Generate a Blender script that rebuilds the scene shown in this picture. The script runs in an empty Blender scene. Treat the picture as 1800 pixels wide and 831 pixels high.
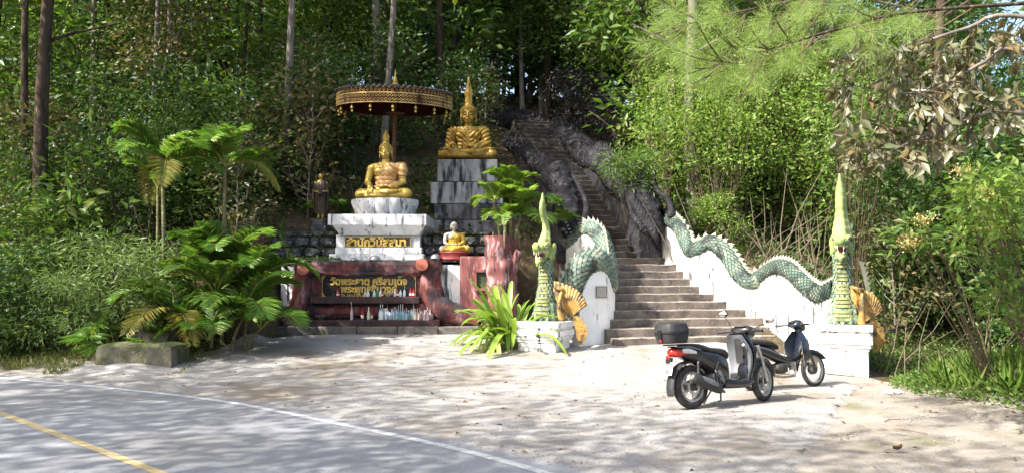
import bpy, bmesh, math, random
import numpy as np
from mathutils import Vector, Matrix, Euler

scene = bpy.context.scene
COL = scene.collection
R = math.radians
rng = np.random.default_rng(7)
random.seed(7)

# ------------------------------------------------------------------ camera
EYE = 1.85
FPX = 1386.0
PITCH = math.atan((485 - 415.5) / FPX)
cam_d = bpy.data.cameras.new('camera')
cam = bpy.data.objects.new('camera', cam_d)
COL.objects.link(cam)
cam.location = (0, 0, EYE)
cam.rotation_euler = (R(90) + PITCH, 0, 0)
cam_d.sensor_width = 36
cam_d.lens = 36 * FPX / 1800
cam_d.clip_end = 3000
cam_d.clip_start = 0.05
scene.camera = cam

# ------------------------------------------------------------------ sky, sun, exposure
SUN_EL = R(43)
SUN_AZ = math.atan2(-0.84, -0.50)      # direction towards the sun: left and behind the camera
world = bpy.data.worlds.new('World')
scene.world = world
world.use_nodes = True
wn = world.node_tree.nodes
wl = world.node_tree.links
sky = wn.new('ShaderNodeTexSky')
sky.sky_type = 'NISHITA'
sky.sun_disc = False
sky.sun_elevation = SUN_EL
sky.sun_rotation = SUN_AZ
sky.air_density = 1.0
sky.dust_density = 4.0
wl.new(sky.outputs[0], wn['Background'].inputs[0])
wn['Background'].inputs[1].default_value = 0.15
sun_d = bpy.data.lights.new('sun', 'SUN')
sun = bpy.data.objects.new('sun', sun_d)
COL.objects.link(sun)
sun_d.energy = 5.0
sun_d.angle = R(0.53)
sun_d.color = (1.0, 0.96, 0.90)
to_sun = Vector((math.sin(SUN_AZ) * math.cos(SUN_EL), math.cos(SUN_AZ) * math.cos(SUN_EL), math.sin(SUN_EL)))
sun.rotation_euler = to_sun.to_track_quat('Z', 'Y').to_euler()
scene.view_settings.view_transform = 'Standard'
scene.view_settings.look = 'None'
scene.view_settings.gamma = 1
scene.view_settings.exposure = 1.45
scene.cycles.max_bounces = 6
scene.cycles.diffuse_bounces = 3
scene.cycles.glossy_bounces = 2
scene.cycles.transmission_bounces = 4
scene.cycles.transparent_max_bounces = 6

# ------------------------------------------------------------------ helpers
_cp, _sp = math.cos(PITCH), math.sin(PITCH)
def P(px, py, D):
    """point of the place seen at photograph pixel (px, py) at distance D along +Y"""
    xr = (px - 900) / FPX
    yr = (415.5 - py) / FPX
    dy = _cp - yr * _sp
    dz = _sp + yr * _cp
    t = D / dy
    return Vector((t * xr, D, EYE + t * dz))

ORIGIN = {}
def tag(o, label=None, cat=None, group=None, kind=None):
    if label: o['label'] = label
    if cat: o['category'] = cat
    if group: o['group'] = group
    if kind: o['kind'] = kind
    return o
def thing(name, label, cat, loc=(0, 0, 0), rotz=0.0, group=None, scale=1.0, rot=None):
    o = bpy.data.objects.new(name, None)
    COL.objects.link(o)
    o.empty_display_size = 0.1
    o.location = loc
    o.rotation_euler = rot if rot is not None else (0, 0, rotz)
    o.scale = (scale,) * 3 if not isinstance(scale, tuple) else scale
    ORIGIN[o.name] = Vector(loc)
    return tag(o, label, cat, group)

def link(name, me, m, parent=None, loc=None, rot=None, scale=None):
    if m is not None:
        me.materials.clear()
        me.materials.append(m)
    o = bpy.data.objects.new(name, me)
    COL.objects.link(o)
    if parent is not None: o.parent = parent
    if loc is not None: o.location = loc
    if rot is not None: o.rotation_euler = rot
    if scale is not None: o.scale = scale if isinstance(scale, tuple) else (scale,) * 3
    return o

def relink(o, name=None, parent=None, m=None):
    c = o.copy()
    COL.objects.link(c)
    c.parent = parent
    return c
def copy_tree(o, parent=None):
    c = o.copy()
    COL.objects.link(c)
    c.parent = parent
    for ch in list(o.children):
        copy_tree(ch, c)
    return c

def mesh_np(name, V, F, smooth=False):
    """V (n,3); F list of int arrays (m,k)"""
    me = bpy.data.meshes.new(name)
    V = np.asarray(V, dtype=np.float32)
    if not isinstance(F, (list, tuple)): F = [F]
    F = [np.asarray(f, dtype=np.int32) for f in F if len(f)]
    nl = sum(f.size for f in F)
    npoly = sum(len(f) for f in F)
    me.vertices.add(len(V))
    me.vertices.foreach_set('co', V.ravel())
    me.loops.add(nl)
    me.loops.foreach_set('vertex_index', np.concatenate([f.ravel() for f in F]))
    me.polygons.add(npoly)
    sizes = np.concatenate([np.full(len(f), f.shape[1], dtype=np.int32) for f in F])
    starts = np.concatenate([[0], np.cumsum(sizes)[:-1]]).astype(np.int32)
    me.polygons.foreach_set('loop_start', starts)
    try: me.polygons.foreach_set('loop_total', sizes)
    except Exception: pass
    if smooth: me.polygons.foreach_set('use_smooth', np.ones(npoly, dtype=bool))
    me.update(calc_edges=True)
    return me

class MB:
    """collects shapes; build() links them as one mesh object"""
    def __init__(s):
        s.v = []; s.f = []
    def add(s, vs, fs):
        n = len(s.v)
        s.v += [tuple(v) for v in vs]
        s.f += [tuple(i + n for i in f) for f in fs]
        return s
    def box(s, c, size, rot=None, taper=None, M=None):
        sx, sy, sz = (x / 2 for x in size)
        tx, ty = taper if taper else (1, 1)
        vs = [(-sx, -sy, -sz), (sx, -sy, -sz), (sx, sy, -sz), (-sx, sy, -sz),
              (-sx * tx, -sy * ty, sz), (sx * tx, -sy * ty, sz), (sx * tx, sy * ty, sz), (-sx * tx, sy * ty, sz)]
        Q = Euler(rot).to_matrix() if rot else None
        vs = [Vector(v) for v in vs]
        if Q: vs = [Q @ v for v in vs]
        vs = [v + Vector(c) for v in vs]
        if M: vs = [M @ v for v in vs]
        return s.add(vs, [(0, 3, 2, 1), (4, 5, 6, 7), (0, 1, 5, 4), (1, 2, 6, 5), (2, 3, 7, 6), (3, 0, 4, 7)])
    def bbox(s, x0, x1, y0, y1, z0, z1):
        return s.box(((x0 + x1) / 2, (y0 + y1) / 2, (z0 + z1) / 2), (x1 - x0, y1 - y0, z1 - z0))
    def rings(s, rings, cap=True, closed=True):
        n = len(rings[0]); base = len(s.v)
        for r in rings: s.v += [tuple(v) for v in r]
        for i in range(len(rings) - 1):
            a = base + i * n; b = a + n
            for j in range(n if closed else n - 1):
                k = (j + 1) % n
                s.f.append((a + j, a + k, b + k, b + j))
        if cap:
            s.f.append(tuple(base + j for j in reversed(range(n))))
            s.f.append(tuple(base + (len(rings) - 1) * n + j for j in range(n)))
        return s
    def tube(s, pts, rad, n=8, cap=True, flat=1.0, up=None, twist=0):
        pts = [Vector(p) for p in pts]
        if not hasattr(rad, '__len__'): rad = [rad] * len(pts)
        rr = []
        ref = Vector(up) if up else None
        for i, p in enumerate(pts):
            t = (pts[min(i + 1, len(pts) - 1)] - pts[max(i - 1, 0)])
            if t.length < 1e-9: t = Vector((0, 0, 1))
            t.normalize()
            if up: u = Vector(up)
            elif ref is None: u = Vector((0, 0, 1)) if abs(t.z) < 0.9 else Vector((1, 0, 0))
            else: u = ref
            side = t.cross(u)
            if side.length < 1e-6: side = t.cross(Vector((1, 0.1, 0)))
            side.normalize()
            u = side.cross(t).normalized()
            if not up: ref = u
            r = rad[i]
            rr.append([p + side * (math.cos(a) * r) + u * (math.sin(a) * r * flat) for a in [2 * math.pi * j / n + twist for j in range(n)]])
        return s.rings(rr, cap)
    def lathe(s, prof, c=(0, 0, 0), n=24, M=None, sx=1, sy=1):
        c = Vector(c); rr = []
        for r, z in prof:
            ring = [Vector((math.cos(2 * math.pi * j / n) * r * sx, math.sin(2 * math.pi * j / n) * r * sy, z)) for j in range(n)]
            rr.append([(M @ v if M else v) + c for v in ring])
        return s.rings(rr, True)
    def ell(s, c, r, rot=None, n=14, m=9):
        if not hasattr(r, '__len__'): r = (r, r, r)
        Q = Euler(rot).to_matrix() if rot else Matrix.Identity(3)
        c = Vector(c); rr = []
        for i in range(m + 1):
            th = math.pi * i / m
            th = min(max(th, 0.02), math.pi - 0.02)
            rr.append([c + Q @ Vector((r[0] * math.sin(th) * math.cos(2 * math.pi * j / n), r[1] * math.sin(th) * math.sin(2 * math.pi * j / n), -r[2] * math.cos(th))) for j in range(n)])
        return s.rings(rr, True)
    def cap(s, a, b, ra, rb, n=12):
        """tapered capsule"""
        a = Vector(a); b = Vector(b)
        s.tube([a, b], [ra, rb], n)
        s.ell(a, ra, n=n, m=7); s.ell(b, rb, n=n, m=7)
        return s
    def prism(s, poly, d, M):
        """poly: 2-D outline in XZ of frame M, extruded +-d/2 along Y"""
        n = len(poly)
        vs = [M @ Vector((x, -d / 2, z)) for x, z in poly] + [M @ Vector((x, d / 2, z)) for x, z in poly]
        fs = [tuple(range(n)), tuple(range(2 * n - 1, n - 1, -1))]
        fs += [(i, i + n, (i + 1) % n + n, (i + 1) % n) for i in range(n)]
        return s.add(vs, fs)
    def mesh(s, name, bevel=0, smooth=None, seg=2):
        me = bpy.data.meshes.new(name)
        me.from_pydata(s.v, [], s.f)
        bm = bmesh.new(); bm.from_mesh(me)
        bmesh.ops.recalc_face_normals(bm, faces=bm.faces)
        if bevel:
            es = [e for e in bm.edges if len(e.link_faces) == 2 and e.calc_face_angle(0) > 0.5]
            bmesh.ops.bevel(bm, geom=es, offset=bevel, segments=seg, profile=0.6, affect='EDGES', clamp_overlap=True)
        if smooth is not None:
            for f in bm.faces: f.smooth = True
            for e in bm.edges:
                if len(e.link_faces) == 2 and e.calc_face_angle(0) > smooth: e.smooth = False
        bm.to_mesh(me); bm.free()
        return me
    def build(s, name, m, parent=None, bevel=0, smooth=None, world=False, seg=2, **k):
        me = s.mesh(name, bevel, smooth, seg)
        if world and parent is not None:
            me.transform(Matrix.Translation(-ORIGIN[parent.name]))
        return link(name, me, m, parent, **k)

def fuse(mb, voxel, smooth=3, name='fused'):
    """one continuous surface from overlapping closed shapes"""
    me = mb.mesh(name)
    o = bpy.data.objects.new(name, me); COL.objects.link(o)
    r = o.modifiers.new('r', 'REMESH'); r.mode = 'VOXEL'; r.voxel_size = voxel
    if smooth:
        q = o.modifiers.new('s', 'SMOOTH'); q.factor = 0.5; q.iterations = smooth
    dg = bpy.context.evaluated_depsgraph_get()
    out = bpy.data.meshes.new_from_object(o.evaluated_get(dg))
    bpy.data.objects.remove(o); bpy.data.meshes.remove(me)
    for p in out.polygons: p.use_smooth = True
    return out

def smoothstep(a, b, x):
    t = np.clip((x - a) / (b - a), 0, 1)
    return t * t * (3 - 2 * t)

# ------------------------------------------------------------------ materials
def srgb(h):
    h = h.lstrip('#')
    c = [int(h[i:i + 2], 16) / 255 for i in (0, 2, 4)]
    return tuple(x / 12.92 if x <= 0.04045 else ((x + 0.055) / 1.055) ** 2.4 for x in c)
def col4(c):
    return (*c, 1) if len(c) == 3 else c
MATS = {}
def mat(name, c, rough=0.8, spec=0.3, metal=0.0, c2=None, scale=4.0, lo=0.4, hi=0.62, detail=6.0,
        stain=None, st_scale=2.0, st_lo=0.5, st_hi=0.62, streak=None,
        bump=0.0, bscale=30.0, coords='Object', top=None, top_amt=0.5, third=None, th_scale=20, th_lo=0.6, th_hi=0.66, coat=0.0, stretch=(1, 1, 1)):
    """procedural surface: base colour c varied towards c2 by noise, stained (optionally in vertical streaks), moss/dirt 'top' on
    upward faces, fine relief by bump"""
    if name in MATS: return MATS[name]
    m = bpy.data.materials.new(name); m.use_nodes = True
    nt = m.node_tree; N = nt.nodes; L = nt.links
    b = N['Principled BSDF']
    b.inputs['Roughness'].default_value = rough
    b.inputs['Metallic'].default_value = metal
    b.inputs['Specular IOR Level'].default_value = spec
    if coat: b.inputs['Coat Weight'].default_value = coat; b.inputs['Coat Roughness'].default_value = 0.15
    tc = N.new('ShaderNodeTexCoord')
    if coords == 'World':
        g = N.new('ShaderNodeNewGeometry'); vec = g.outputs['Position']
    else: vec = tc.outputs['Object']
    def noise(sc, det=5.0, stretch=(1, 1, 1), ro=0.6, off=0):
        mp = N.new('ShaderNodeMapping'); L.new(vec, mp.inputs[0]); mp.inputs['Scale'].default_value = stretch
        mp.inputs['Location'].default_value = (off, off * 1.7, off * 0.3)
        n = N.new('ShaderNodeTexNoise'); L.new(mp.outputs[0], n.inputs['Vector'])
        n.inputs['Scale'].default_value = sc; n.inputs['Detail'].default_value = det; n.inputs['Roughness'].default_value = ro
        return n.outputs['Fac']
    def ramp(src, lo, hi):
        r = N.new('ShaderNodeMapRange'); L.new(src, r.inputs['Value'])
        r.inputs['From Min'].default_value = lo; r.inputs['From Max'].default_value = hi
        return r.outputs['Result']
    def mix(fac, a, bb):
        x = N.new('ShaderNodeMix'); x.data_type = 'RGBA'
        L.new(fac, x.inputs['Factor'])
        if isinstance(a, tuple): x.inputs['A'].default_value = col4(a)
        else: L.new(a, x.inputs['A'])
        if isinstance(bb, tuple): x.inputs['B'].default_value = col4(bb)
        else: L.new(bb, x.inputs['B'])
        return x.outputs['Result']
    cur = col4(c)
    if c2 is None: c2 = tuple(x * 0.72 for x in c[:3])
    cur = mix(ramp(noise(scale, detail, stretch), lo, hi), cur, col4(c2))
    if third: cur = mix(ramp(noise(th_scale, 3, stretch, off=7), th_lo, th_hi), cur, col4(third))
    if stain:
        cur = mix(ramp(noise(st_scale, 6, streak if streak else (1, 1, 1), 0.65, off=3.3), st_lo, st_hi), cur, col4(stain))
    if top:
        g2 = N.new('ShaderNodeNewGeometry'); sp = N.new('ShaderNodeSeparateXYZ'); L.new(g2.outputs['Normal'], sp.inputs[0])
        a = ramp(sp.outputs['Z'], 0.35, 0.8)
        nn = ramp(noise(5.0, 5, off=9), 0.62 - top_amt * 0.4, 0.78 - top_amt * 0.4)
        mu = N.new('ShaderNodeMath'); mu.operation = 'MULTIPLY'; L.new(a, mu.inputs[0]); L.new(nn, mu.inputs[1])
        cur = mix(mu.outputs[0], cur, col4(top))
    L.new(cur, b.inputs['Base Color'])
    if bump:
        bp = N.new('ShaderNodeBump'); bp.inputs['Strength'].default_value = min(bump, 1.0); bp.inputs['Distance'].default_value = 0.02 * max(1, bump)
        L.new(noise(bscale, 4, stretch), bp.inputs['Height']); L.new(bp.outputs[0], b.inputs['Normal'])
    MATS[name] = m
    return m

def leafmat(name, cols, trans=0.35, rough=0.42, spec=0.35, tint=(1.15, 1.25, 0.6)):
    """leaf: each leaf takes its own shade from the list, and lets some light through"""
    if name in MATS: return MATS[name]
    m = bpy.data.materials.new(name); m.use_nodes = True
    nt = m.node_tree; N = nt.nodes; L = nt.links
    b = N['Principled BSDF']; out = N['Material Output']
    g = N.new('ShaderNodeNewGeometry')
    oi = N.new('ShaderNodeObjectInfo')
    ad = N.new('ShaderNodeMath'); ad.operation = 'MULTIPLY_ADD'
    L.new(oi.outputs['Random'], ad.inputs[0]); ad.inputs[1].default_value = 0.3; L.new(g.outputs['Random Per Island'], ad.inputs[2])
    md = N.new('ShaderNodeMath'); md.operation = 'FRACT'; L.new(ad.outputs[0], md.inputs[0])
    cr = N.new('ShaderNodeValToRGB'); L.new(md.outputs[0], cr.inputs[0])
    el = cr.color_ramp.elements
    for i, cc in enumerate(cols):
        pos = i / max(1, len(cols) - 1)
        if i < 2: e = el[i]; e.position = pos
        else: e = el.new(pos)
        e.color = col4(cc)
    # sort-safe: set again by order
    for i, cc in enumerate(cols):
        pass
    L.new(cr.outputs[0], b.inputs['Base Color'])
    b.inputs['Roughness'].default_value = rough
    b.inputs['Specular IOR Level'].default_value = spec
    t = N.new('ShaderNodeBsdfTranslucent')
    mu = N.new('ShaderNodeMix'); mu.data_type = 'RGBA'; mu.blend_type = 'MULTIPLY'; mu.inputs['Factor'].default_value = 1
    L.new(cr.outputs[0], mu.inputs['A']); mu.inputs['B'].default_value = col4(tint)
    L.new(mu.outputs['Result'], t.inputs[0])
    mx = N.new('ShaderNodeMixShader'); mx.inputs[0].default_value = trans
    L.new(b.outputs[0], mx.inputs[1]); L.new(t.outputs[0], mx.inputs[2])
    L.new(mx.outputs[0], out.inputs['Surface'])
    MATS[name] = m
    return m
# ================================================================== THE SETTING
EDGE = np.array([(-60, 30), (-34, 24), (-20, 19.2), (-14, 16.7), (-9.35, 14.45), (-6.6, 13.1), (-4.26, 11.75), (-2.25, 10.05), (-0.96, 8.9), (0.0, 7.9), (1.1, 6.4), (2.2, 4.2), (3.0, 1.0), (3.4, -4), (3.5, -14), (3.5, -60)], float)
def resample(pts, n):
    pts = np.asarray(pts, float)
    # Catmull-Rom through the points
    out = []
    for i in range(len(pts) - 1):
        p0 = pts[max(i - 1, 0)]; p1 = pts[i]; p2 = pts[i + 1]; p3 = pts[min(i + 2, len(pts) - 1)]
        for t in np.linspace(0, 1, 12, endpoint=False):
            out.append(0.5 * ((2 * p1) + (-p0 + p2) * t + (2 * p0 - 5 * p1 + 4 * p2 - p3) * t ** 2 + (-p0 + 3 * p1 - 3 * p2 + p3) * t ** 3))
    out.append(pts[-1])
    out = np.array(out)
    d = np.concatenate([[0], np.cumsum(np.linalg.norm(np.diff(out, axis=0), axis=1))])
    s = np.linspace(0, d[-1], n)
    return np.stack([np.interp(s, d, out[:, k]) for k in range(out.shape[1])], 1)
EDGE_S = resample(EDGE, 240)
_tan = np.gradient(EDGE_S, axis=0); _tan /= np.linalg.norm(_tan, axis=1)[:, None]
EDGE_N = np.stack([-_tan[:, 1], _tan[:, 0]], 1)        # points away from the road (to the shrine)
if EDGE_N[120] @ np.array([1, 1]) < 0: EDGE_N = -EDGE_N

def edge_dist(x, y):
    x = np.asarray(x, float); y = np.asarray(y, float)
    sh = x.shape
    q = np.stack([x.ravel(), y.ravel()], 1)
    out = np.empty(len(q))
    for i in range(0, len(q), 4000):
        d = q[i:i + 4000, None, :] - EDGE_S[None]
        dd = (d ** 2).sum(2); k = dd.argmin(1)
        sg = np.einsum('ij,ij->i', d[np.arange(len(k)), k], EDGE_N[k])
        out[i:i + 4000] = np.sqrt(dd[np.arange(len(k)), k]) * np.sign(sg)
    return out.reshape(sh)

def vnoise(x, y, s=1.0):
    return (np.sin(x * 1.7 * s + 1.3 * np.sin(y * 1.1 * s)) + np.sin(y * 2.3 * s + 0.7 + 1.1 * np.sin(x * 1.9 * s)) + 0.5 * np.sin((x + y) * 4.1 * s)) / 2.5

def hgt(x, y):
    x = np.asarray(x, float); y = np.asarray(y, float)
    d = edge_dist(x, y)
    z = 0.08 * np.clip(np.minimum(y - 14.5, d - 0.8), 0, 6)
    y0 = np.interp(x, [-40, -20, -12, -7, -5.0, -2, 1.2, 2.0, 4.5, 6.8, 9, 14, 30], [40, 23, 17.6, 16.9, 17.6, 18.6, 19.2, 19.9, 20.0, 18.2, 18, 19, 24])
    sl = np.interp(x, [-40, -6, 4, 7, 12, 25], [0.5, 0.6, 0.62, 0.5, 0.13, 0.05])
    t = y - y0
    h = sl * np.log1p(np.exp(np.clip(t * 3, -40, 40))) / 3
    h = np.where(t > 10, sl * t, h)
    h = 15 * np.tanh(h / 15)
    inside = smoothstep(-6.4, -5.7, x) * smoothstep(2.2, 1.6, x)          # levelled site of the shrine
    h = h * (1 - inside * (1 - smoothstep(20.9, 22.4, y)))
    z = z + h + 0.08 * smoothstep(0.5, 3, h) * vnoise(x, y, 0.8)
    # low grassy mound at the right edge of the forecourt, a hollow behind it
    z = z + 0.35 * np.exp(-(((x - 8.6) / 1.8) ** 2 + ((y - 11.6) / 1.5) ** 2))
    z = z - 0.35 * np.exp(-(((x - 9.5) / 2.2) ** 2 + ((y - 15.5) / 1.6) ** 2))
    # bank at the left, behind the verge
    z = z + 0.10 * smoothstep(0.3, 1.6, d) * smoothstep(-6.3, -7.3, x)
    return z
def hz(x, y): return float(hgt(np.array([x]), np.array([y]))[0])

def axis_pts(lo, hi, fine_lo, fine_hi, step):
    a = [fine_lo]; s = step
    while a[-1] > lo: s *= 1.35; a.append(a[-1] - s)
    b = list(np.arange(fine_lo, fine_hi, step)); s = step
    while b[-1] < hi: s *= 1.35; b.append(b[-1] + s)
    return np.array(sorted(set(a + b)))
def grid_mesh(name, X, Y, Z):
    n, m = X.shape
    V = np.stack([X.ravel(), Y.ravel(), Z.ravel()], 1)
    i = np.arange(n * m).reshape(n, m)
    F = np.stack([i[:-1, :-1].ravel(), i[:-1, 1:].ravel(), i[1:, 1:].ravel(), i[1:, :-1].ravel()], 1)
    return mesh_np(name, V, F, True)

M_soil = mat('forest_soil', (0.085, 0.06, 0.038), 0.95, 0.1, c2=(0.045, 0.042, 0.022), scale=1.3, third=(0.16, 0.11, 0.06), th_scale=9, bump=1, bscale=14, coords='World')
M_dirt = mat('gravelly_dirt', (0.32, 0.285, 0.24), 0.95, 0.1, c2=(0.22, 0.195, 0.16), scale=1.1, third=(0.12, 0.10, 0.075), th_scale=26, th_lo=0.62, th_hi=0.7, stain=(0.16, 0.16, 0.07), st_scale=0.8, st_lo=0.56, st_hi=0.72, bump=1, bscale=40, coords='World')
M_conc = mat('forecourt_concrete', (0.35, 0.333, 0.312), 0.92, 0.15, c2=(0.26, 0.245, 0.225), scale=0.9, third=(0.16, 0.14, 0.115), th_scale=34, th_lo=0.56, th_hi=0.66, stain=(0.22, 0.18, 0.13), st_scale=0.55, st_lo=0.50, st_hi=0.70, bump=0.8, bscale=60, coords='World')
M_road = mat('worn_asphalt', (0.30, 0.30, 0.31), 0.85, 0.25, c2=(0.245, 0.245, 0.255), scale=0.7, third=(0.17, 0.17, 0.175), th_scale=60, th_lo=0.55, th_hi=0.68, stain=(0.235, 0.23, 0.225), st_scale=0.35, st_lo=0.46, st_hi=0.62, bump=0.6, bscale=110, coords='World')
M_white_line = mat('worn_white_paint', (0.52, 0.51, 0.50), 0.7, 0.3, c2=(0.40, 0.40, 0.395), scale=9, stain=(0.32, 0.31, 0.30), st_scale=14, st_lo=0.55, st_hi=0.62, coords='World')
M_yellow_line = mat('worn_yellow_paint', (0.50, 0.37, 0.16), 0.7, 0.3, c2=(0.42, 0.34, 0.18), scale=9, stain=(0.36, 0.31, 0.22), st_scale=14, st_lo=0.50, st_hi=0.60, coords='World')

xs = axis_pts(-500, 500, -16, 14, 0.3); ys = axis_pts(-300, 700, 3, 42, 0.3)
GX, GY = np.meshgrid(xs, ys)
ground = link('ground', grid_mesh('ground', GX, GY, hgt(GX, GY)), M_soil)
tag(ground, 'brown leafy forest ground rising behind the shrine', kind='structure')

def offset_strip(name, o0, o1, z, m, i0=0, i1=240, cols=8, jag=0.0):
    n = i1 - i0
    u = np.linspace(o0, o1, cols)
    off = np.repeat(u[None, :], n, 0)
    if jag: off[:, 0] += jag * vnoise(np.arange(n) * 1.3, np.arange(n) * 0.7, 3)
    X = EDGE_S[i0:i1, 0:1] + EDGE_N[i0:i1, 0:1] * off
    Y = EDGE_S[i0:i1, 1:2] + EDGE_N[i0:i1, 1:2] * off
    o = link(name, grid_mesh(name, X, Y, np.full(X.shape, z)), m)
    return tag(o, kind='structure')
road = offset_strip('road', 0.9, -6.4, 0.010, M_road)
offset_strip('road_edge_line', 0.04, -0.08, 0.015, M_white_line, cols=3)
_d = np.array([3.88, -3.5]); _d /= np.linalg.norm(_d); _n = np.array([-_d[1], _d[0]])
_s = np.linspace(-16, 13, 90)[:, None]
_c = np.array([-7.08, 10.9]) + _s * _d + _n * (0.004 * (_s ** 2) * (_s < 0))
_o = np.array([-0.055, 0.0, 0.055])[None, :]
tag(link('road_centre_line', grid_mesh('road_centre_line', _c[:, 0:1] + _n[0] * _o, _c[:, 1:2] + _n[1] * _o, np.full((90, 3), 0.015)), M_yellow_line), kind='structure')

# forecourt: a ruled sheet between the road edge and the foot of shrine, stairs and pillars
back = resample(np.array([(-9.6, 15.0), (-8.4, 15.3), (-7.2, 15.9), (-6.3, 16.9), (-5.3, 19.2), (-1.0, 19.5), (0.3, 19.0), (2.4, 18.3), (4.2, 18.6), (5.6, 17.2), (5.85, 15.2), (5.75, 13.2)], float), 120)
front_i = np.linspace(100, 200, 240)
fr = EDGE_S[(np.abs(EDGE_S[:, 0] + 9.6)).argmin():(np.abs(EDGE_S[:, 0] - 0.35)).argmin() + 1]
fr = resample(np.vstack([fr[::4] + EDGE_N[(np.abs(EDGE_S[:, 0] + 9.6)).argmin():(np.abs(EDGE_S[:, 0] - 0.35)).argmin() + 1][::4] * 0.2, [(2.0, 6.2)]]), 120)
t = np.linspace(0, 1, 60)[:, None]
FX = fr[None, :, 0] * (1 - t) + back[None, :, 0] * t
FY = fr[None, :, 1] * (1 - t) + back[None, :, 1] * t
FZ = hgt(FX, FY) + 0.03
jg = 0.13 * vnoise(np.linspace(0, 40, 120), np.linspace(3, 29, 120), 2.0) + 0.03 * vnoise(np.linspace(0, 90, 120), np.linspace(3, 49, 120), 3.0)
FY[0] += jg; FX[-1 * 1:, :] += 0; FX[:, -1] += 0.12 * vnoise(np.linspace(0, 30, 60), np.linspace(0, 17, 60), 2.0) - 0.03
FZ[0] -= 0.022; FZ[:, -1] -= 0.018; FZ[1] -= 0.004
fore = link('forecourt', grid_mesh('forecourt', FX, FY, FZ), M_conc)
tag(fore, 'pale concrete forecourt between road and shrine', kind='structure')
# older gravelly ground right of the joint and on the verge at the left
def patch(name, poly_a, poly_b, m, lift, n=60):
    a = resample(np.array(poly_a, float), n); b = resample(np.array(poly_b, float), n)
    t = np.linspace(0, 1, 40)[:, None]
    X = a[None, :, 0] * (1 - t) + b[None, :, 0] * t; Y = a[None, :, 1] * (1 - t) + b[None, :, 1] * t
    o = link(name, grid_mesh(name, X, Y, hgt(X, Y) + lift + 0.006 * vnoise(X, Y, 3)), m)
    return tag(o, kind='structure')
patch('dirt_lay_by', [(1.0, 5.6), (2.5, 8.6), (5.0, 13.1), (5.2, 15.0)], [(14, 3), (10.5, 8.5), (7.0, 12.8), (6.6, 14.6)], M_dirt, 0.014)
patch('dirt_verge', [(-22, 20.3), (-14, 16.9), (-9.5, 14.8), (-8, 14.2)], [(-21, 22.0), (-14, 18.0), (-9.6, 16.4), (-7.5, 17.0)], M_dirt, 0.012)

# ------------------------------------------------------------------ stairway
M_step = mat('stair_concrete', (0.185, 0.155, 0.13), 0.92, 0.15, c2=(0.115, 0.095, 0.082), scale=2.2, third=(0.42, 0.39, 0.35), th_scale=22, th_lo=0.64, th_hi=0.69, stain=(0.055, 0.05, 0.048), st_scale=1.6, st_lo=0.5, st_hi=0.66, bump=0.8, bscale=35, coords='World', top=(0.29, 0.255, 0.215), top_amt=0.6)  # paler treads: sunlight on the upward faces is painted into the colour
M_step_dark = mat('shaded_stair_concrete', (0.06, 0.05, 0.043), 0.95, 0.1, c2=(0.032, 0.028, 0.025), scale=2.5, third=(0.22, 0.20, 0.18), th_scale=24, th_lo=0.66, th_hi=0.7, bump=0.8, bscale=30, coords='World', top=(0.12, 0.105, 0.09), top_amt=0.45)  # darker copy for the upper flight, its shade painted into the colour
AX = np.array([-0.225, 0.974]); SX = np.array([0.974, 0.225])
N_STEP = 40
def ray_hit(p, d, px):
    """along p + s*d until the picture column px (world: x / y fixed)"""
    k = (px - 900) / FPX
    s = (k * p[1] - p[0]) / (d[0] - k * d[1])
    return p + s * d
RIGHT_PX = {1: 1440, 2: 1368, 3: 1345, 4: 1302, 5: 1272, 6: 1252, 7: 1226, 8: 1214, 9: 1202, 10: 1188, 11: 1176, 12: 1166, 13: 1154, 16: 1128, 18: 1106, 20: 1082, 24: 1045, 28: 1032, 34: 1020, 40: 1008}
kk = sorted(RIGHT_PX)
STEP = []
dist = 0.0
ang_left = 0.0
p = np.array([2.30, 17.75]); a = AX.copy(); sdir = SX.copy()
z0 = hz(2.5, 17.8)
for k in range(1, N_STEP + 1):
    z = z0 + 0.19 * k
    rp = ray_hit(p, sdir, float(np.interp(k, kk, [RIGHT_PX[q] for q in kk])))
    lp = p.copy()
    if k > 10: lp = rp - sdir * 2.3
    tread = 0.30
    if k == 10: tread = 0.95
    if k == 19: tread = 0.6
    STEP.append((k, lp, rp, z, tread, a.copy(), sdir.copy()))
    p = p + a * tread
stairs = thing('stairway', 'long weathered concrete stairway climbing between the serpent balustrades', 'stairway', (3.0, 17.8, z0))
stair_sets = []
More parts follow.
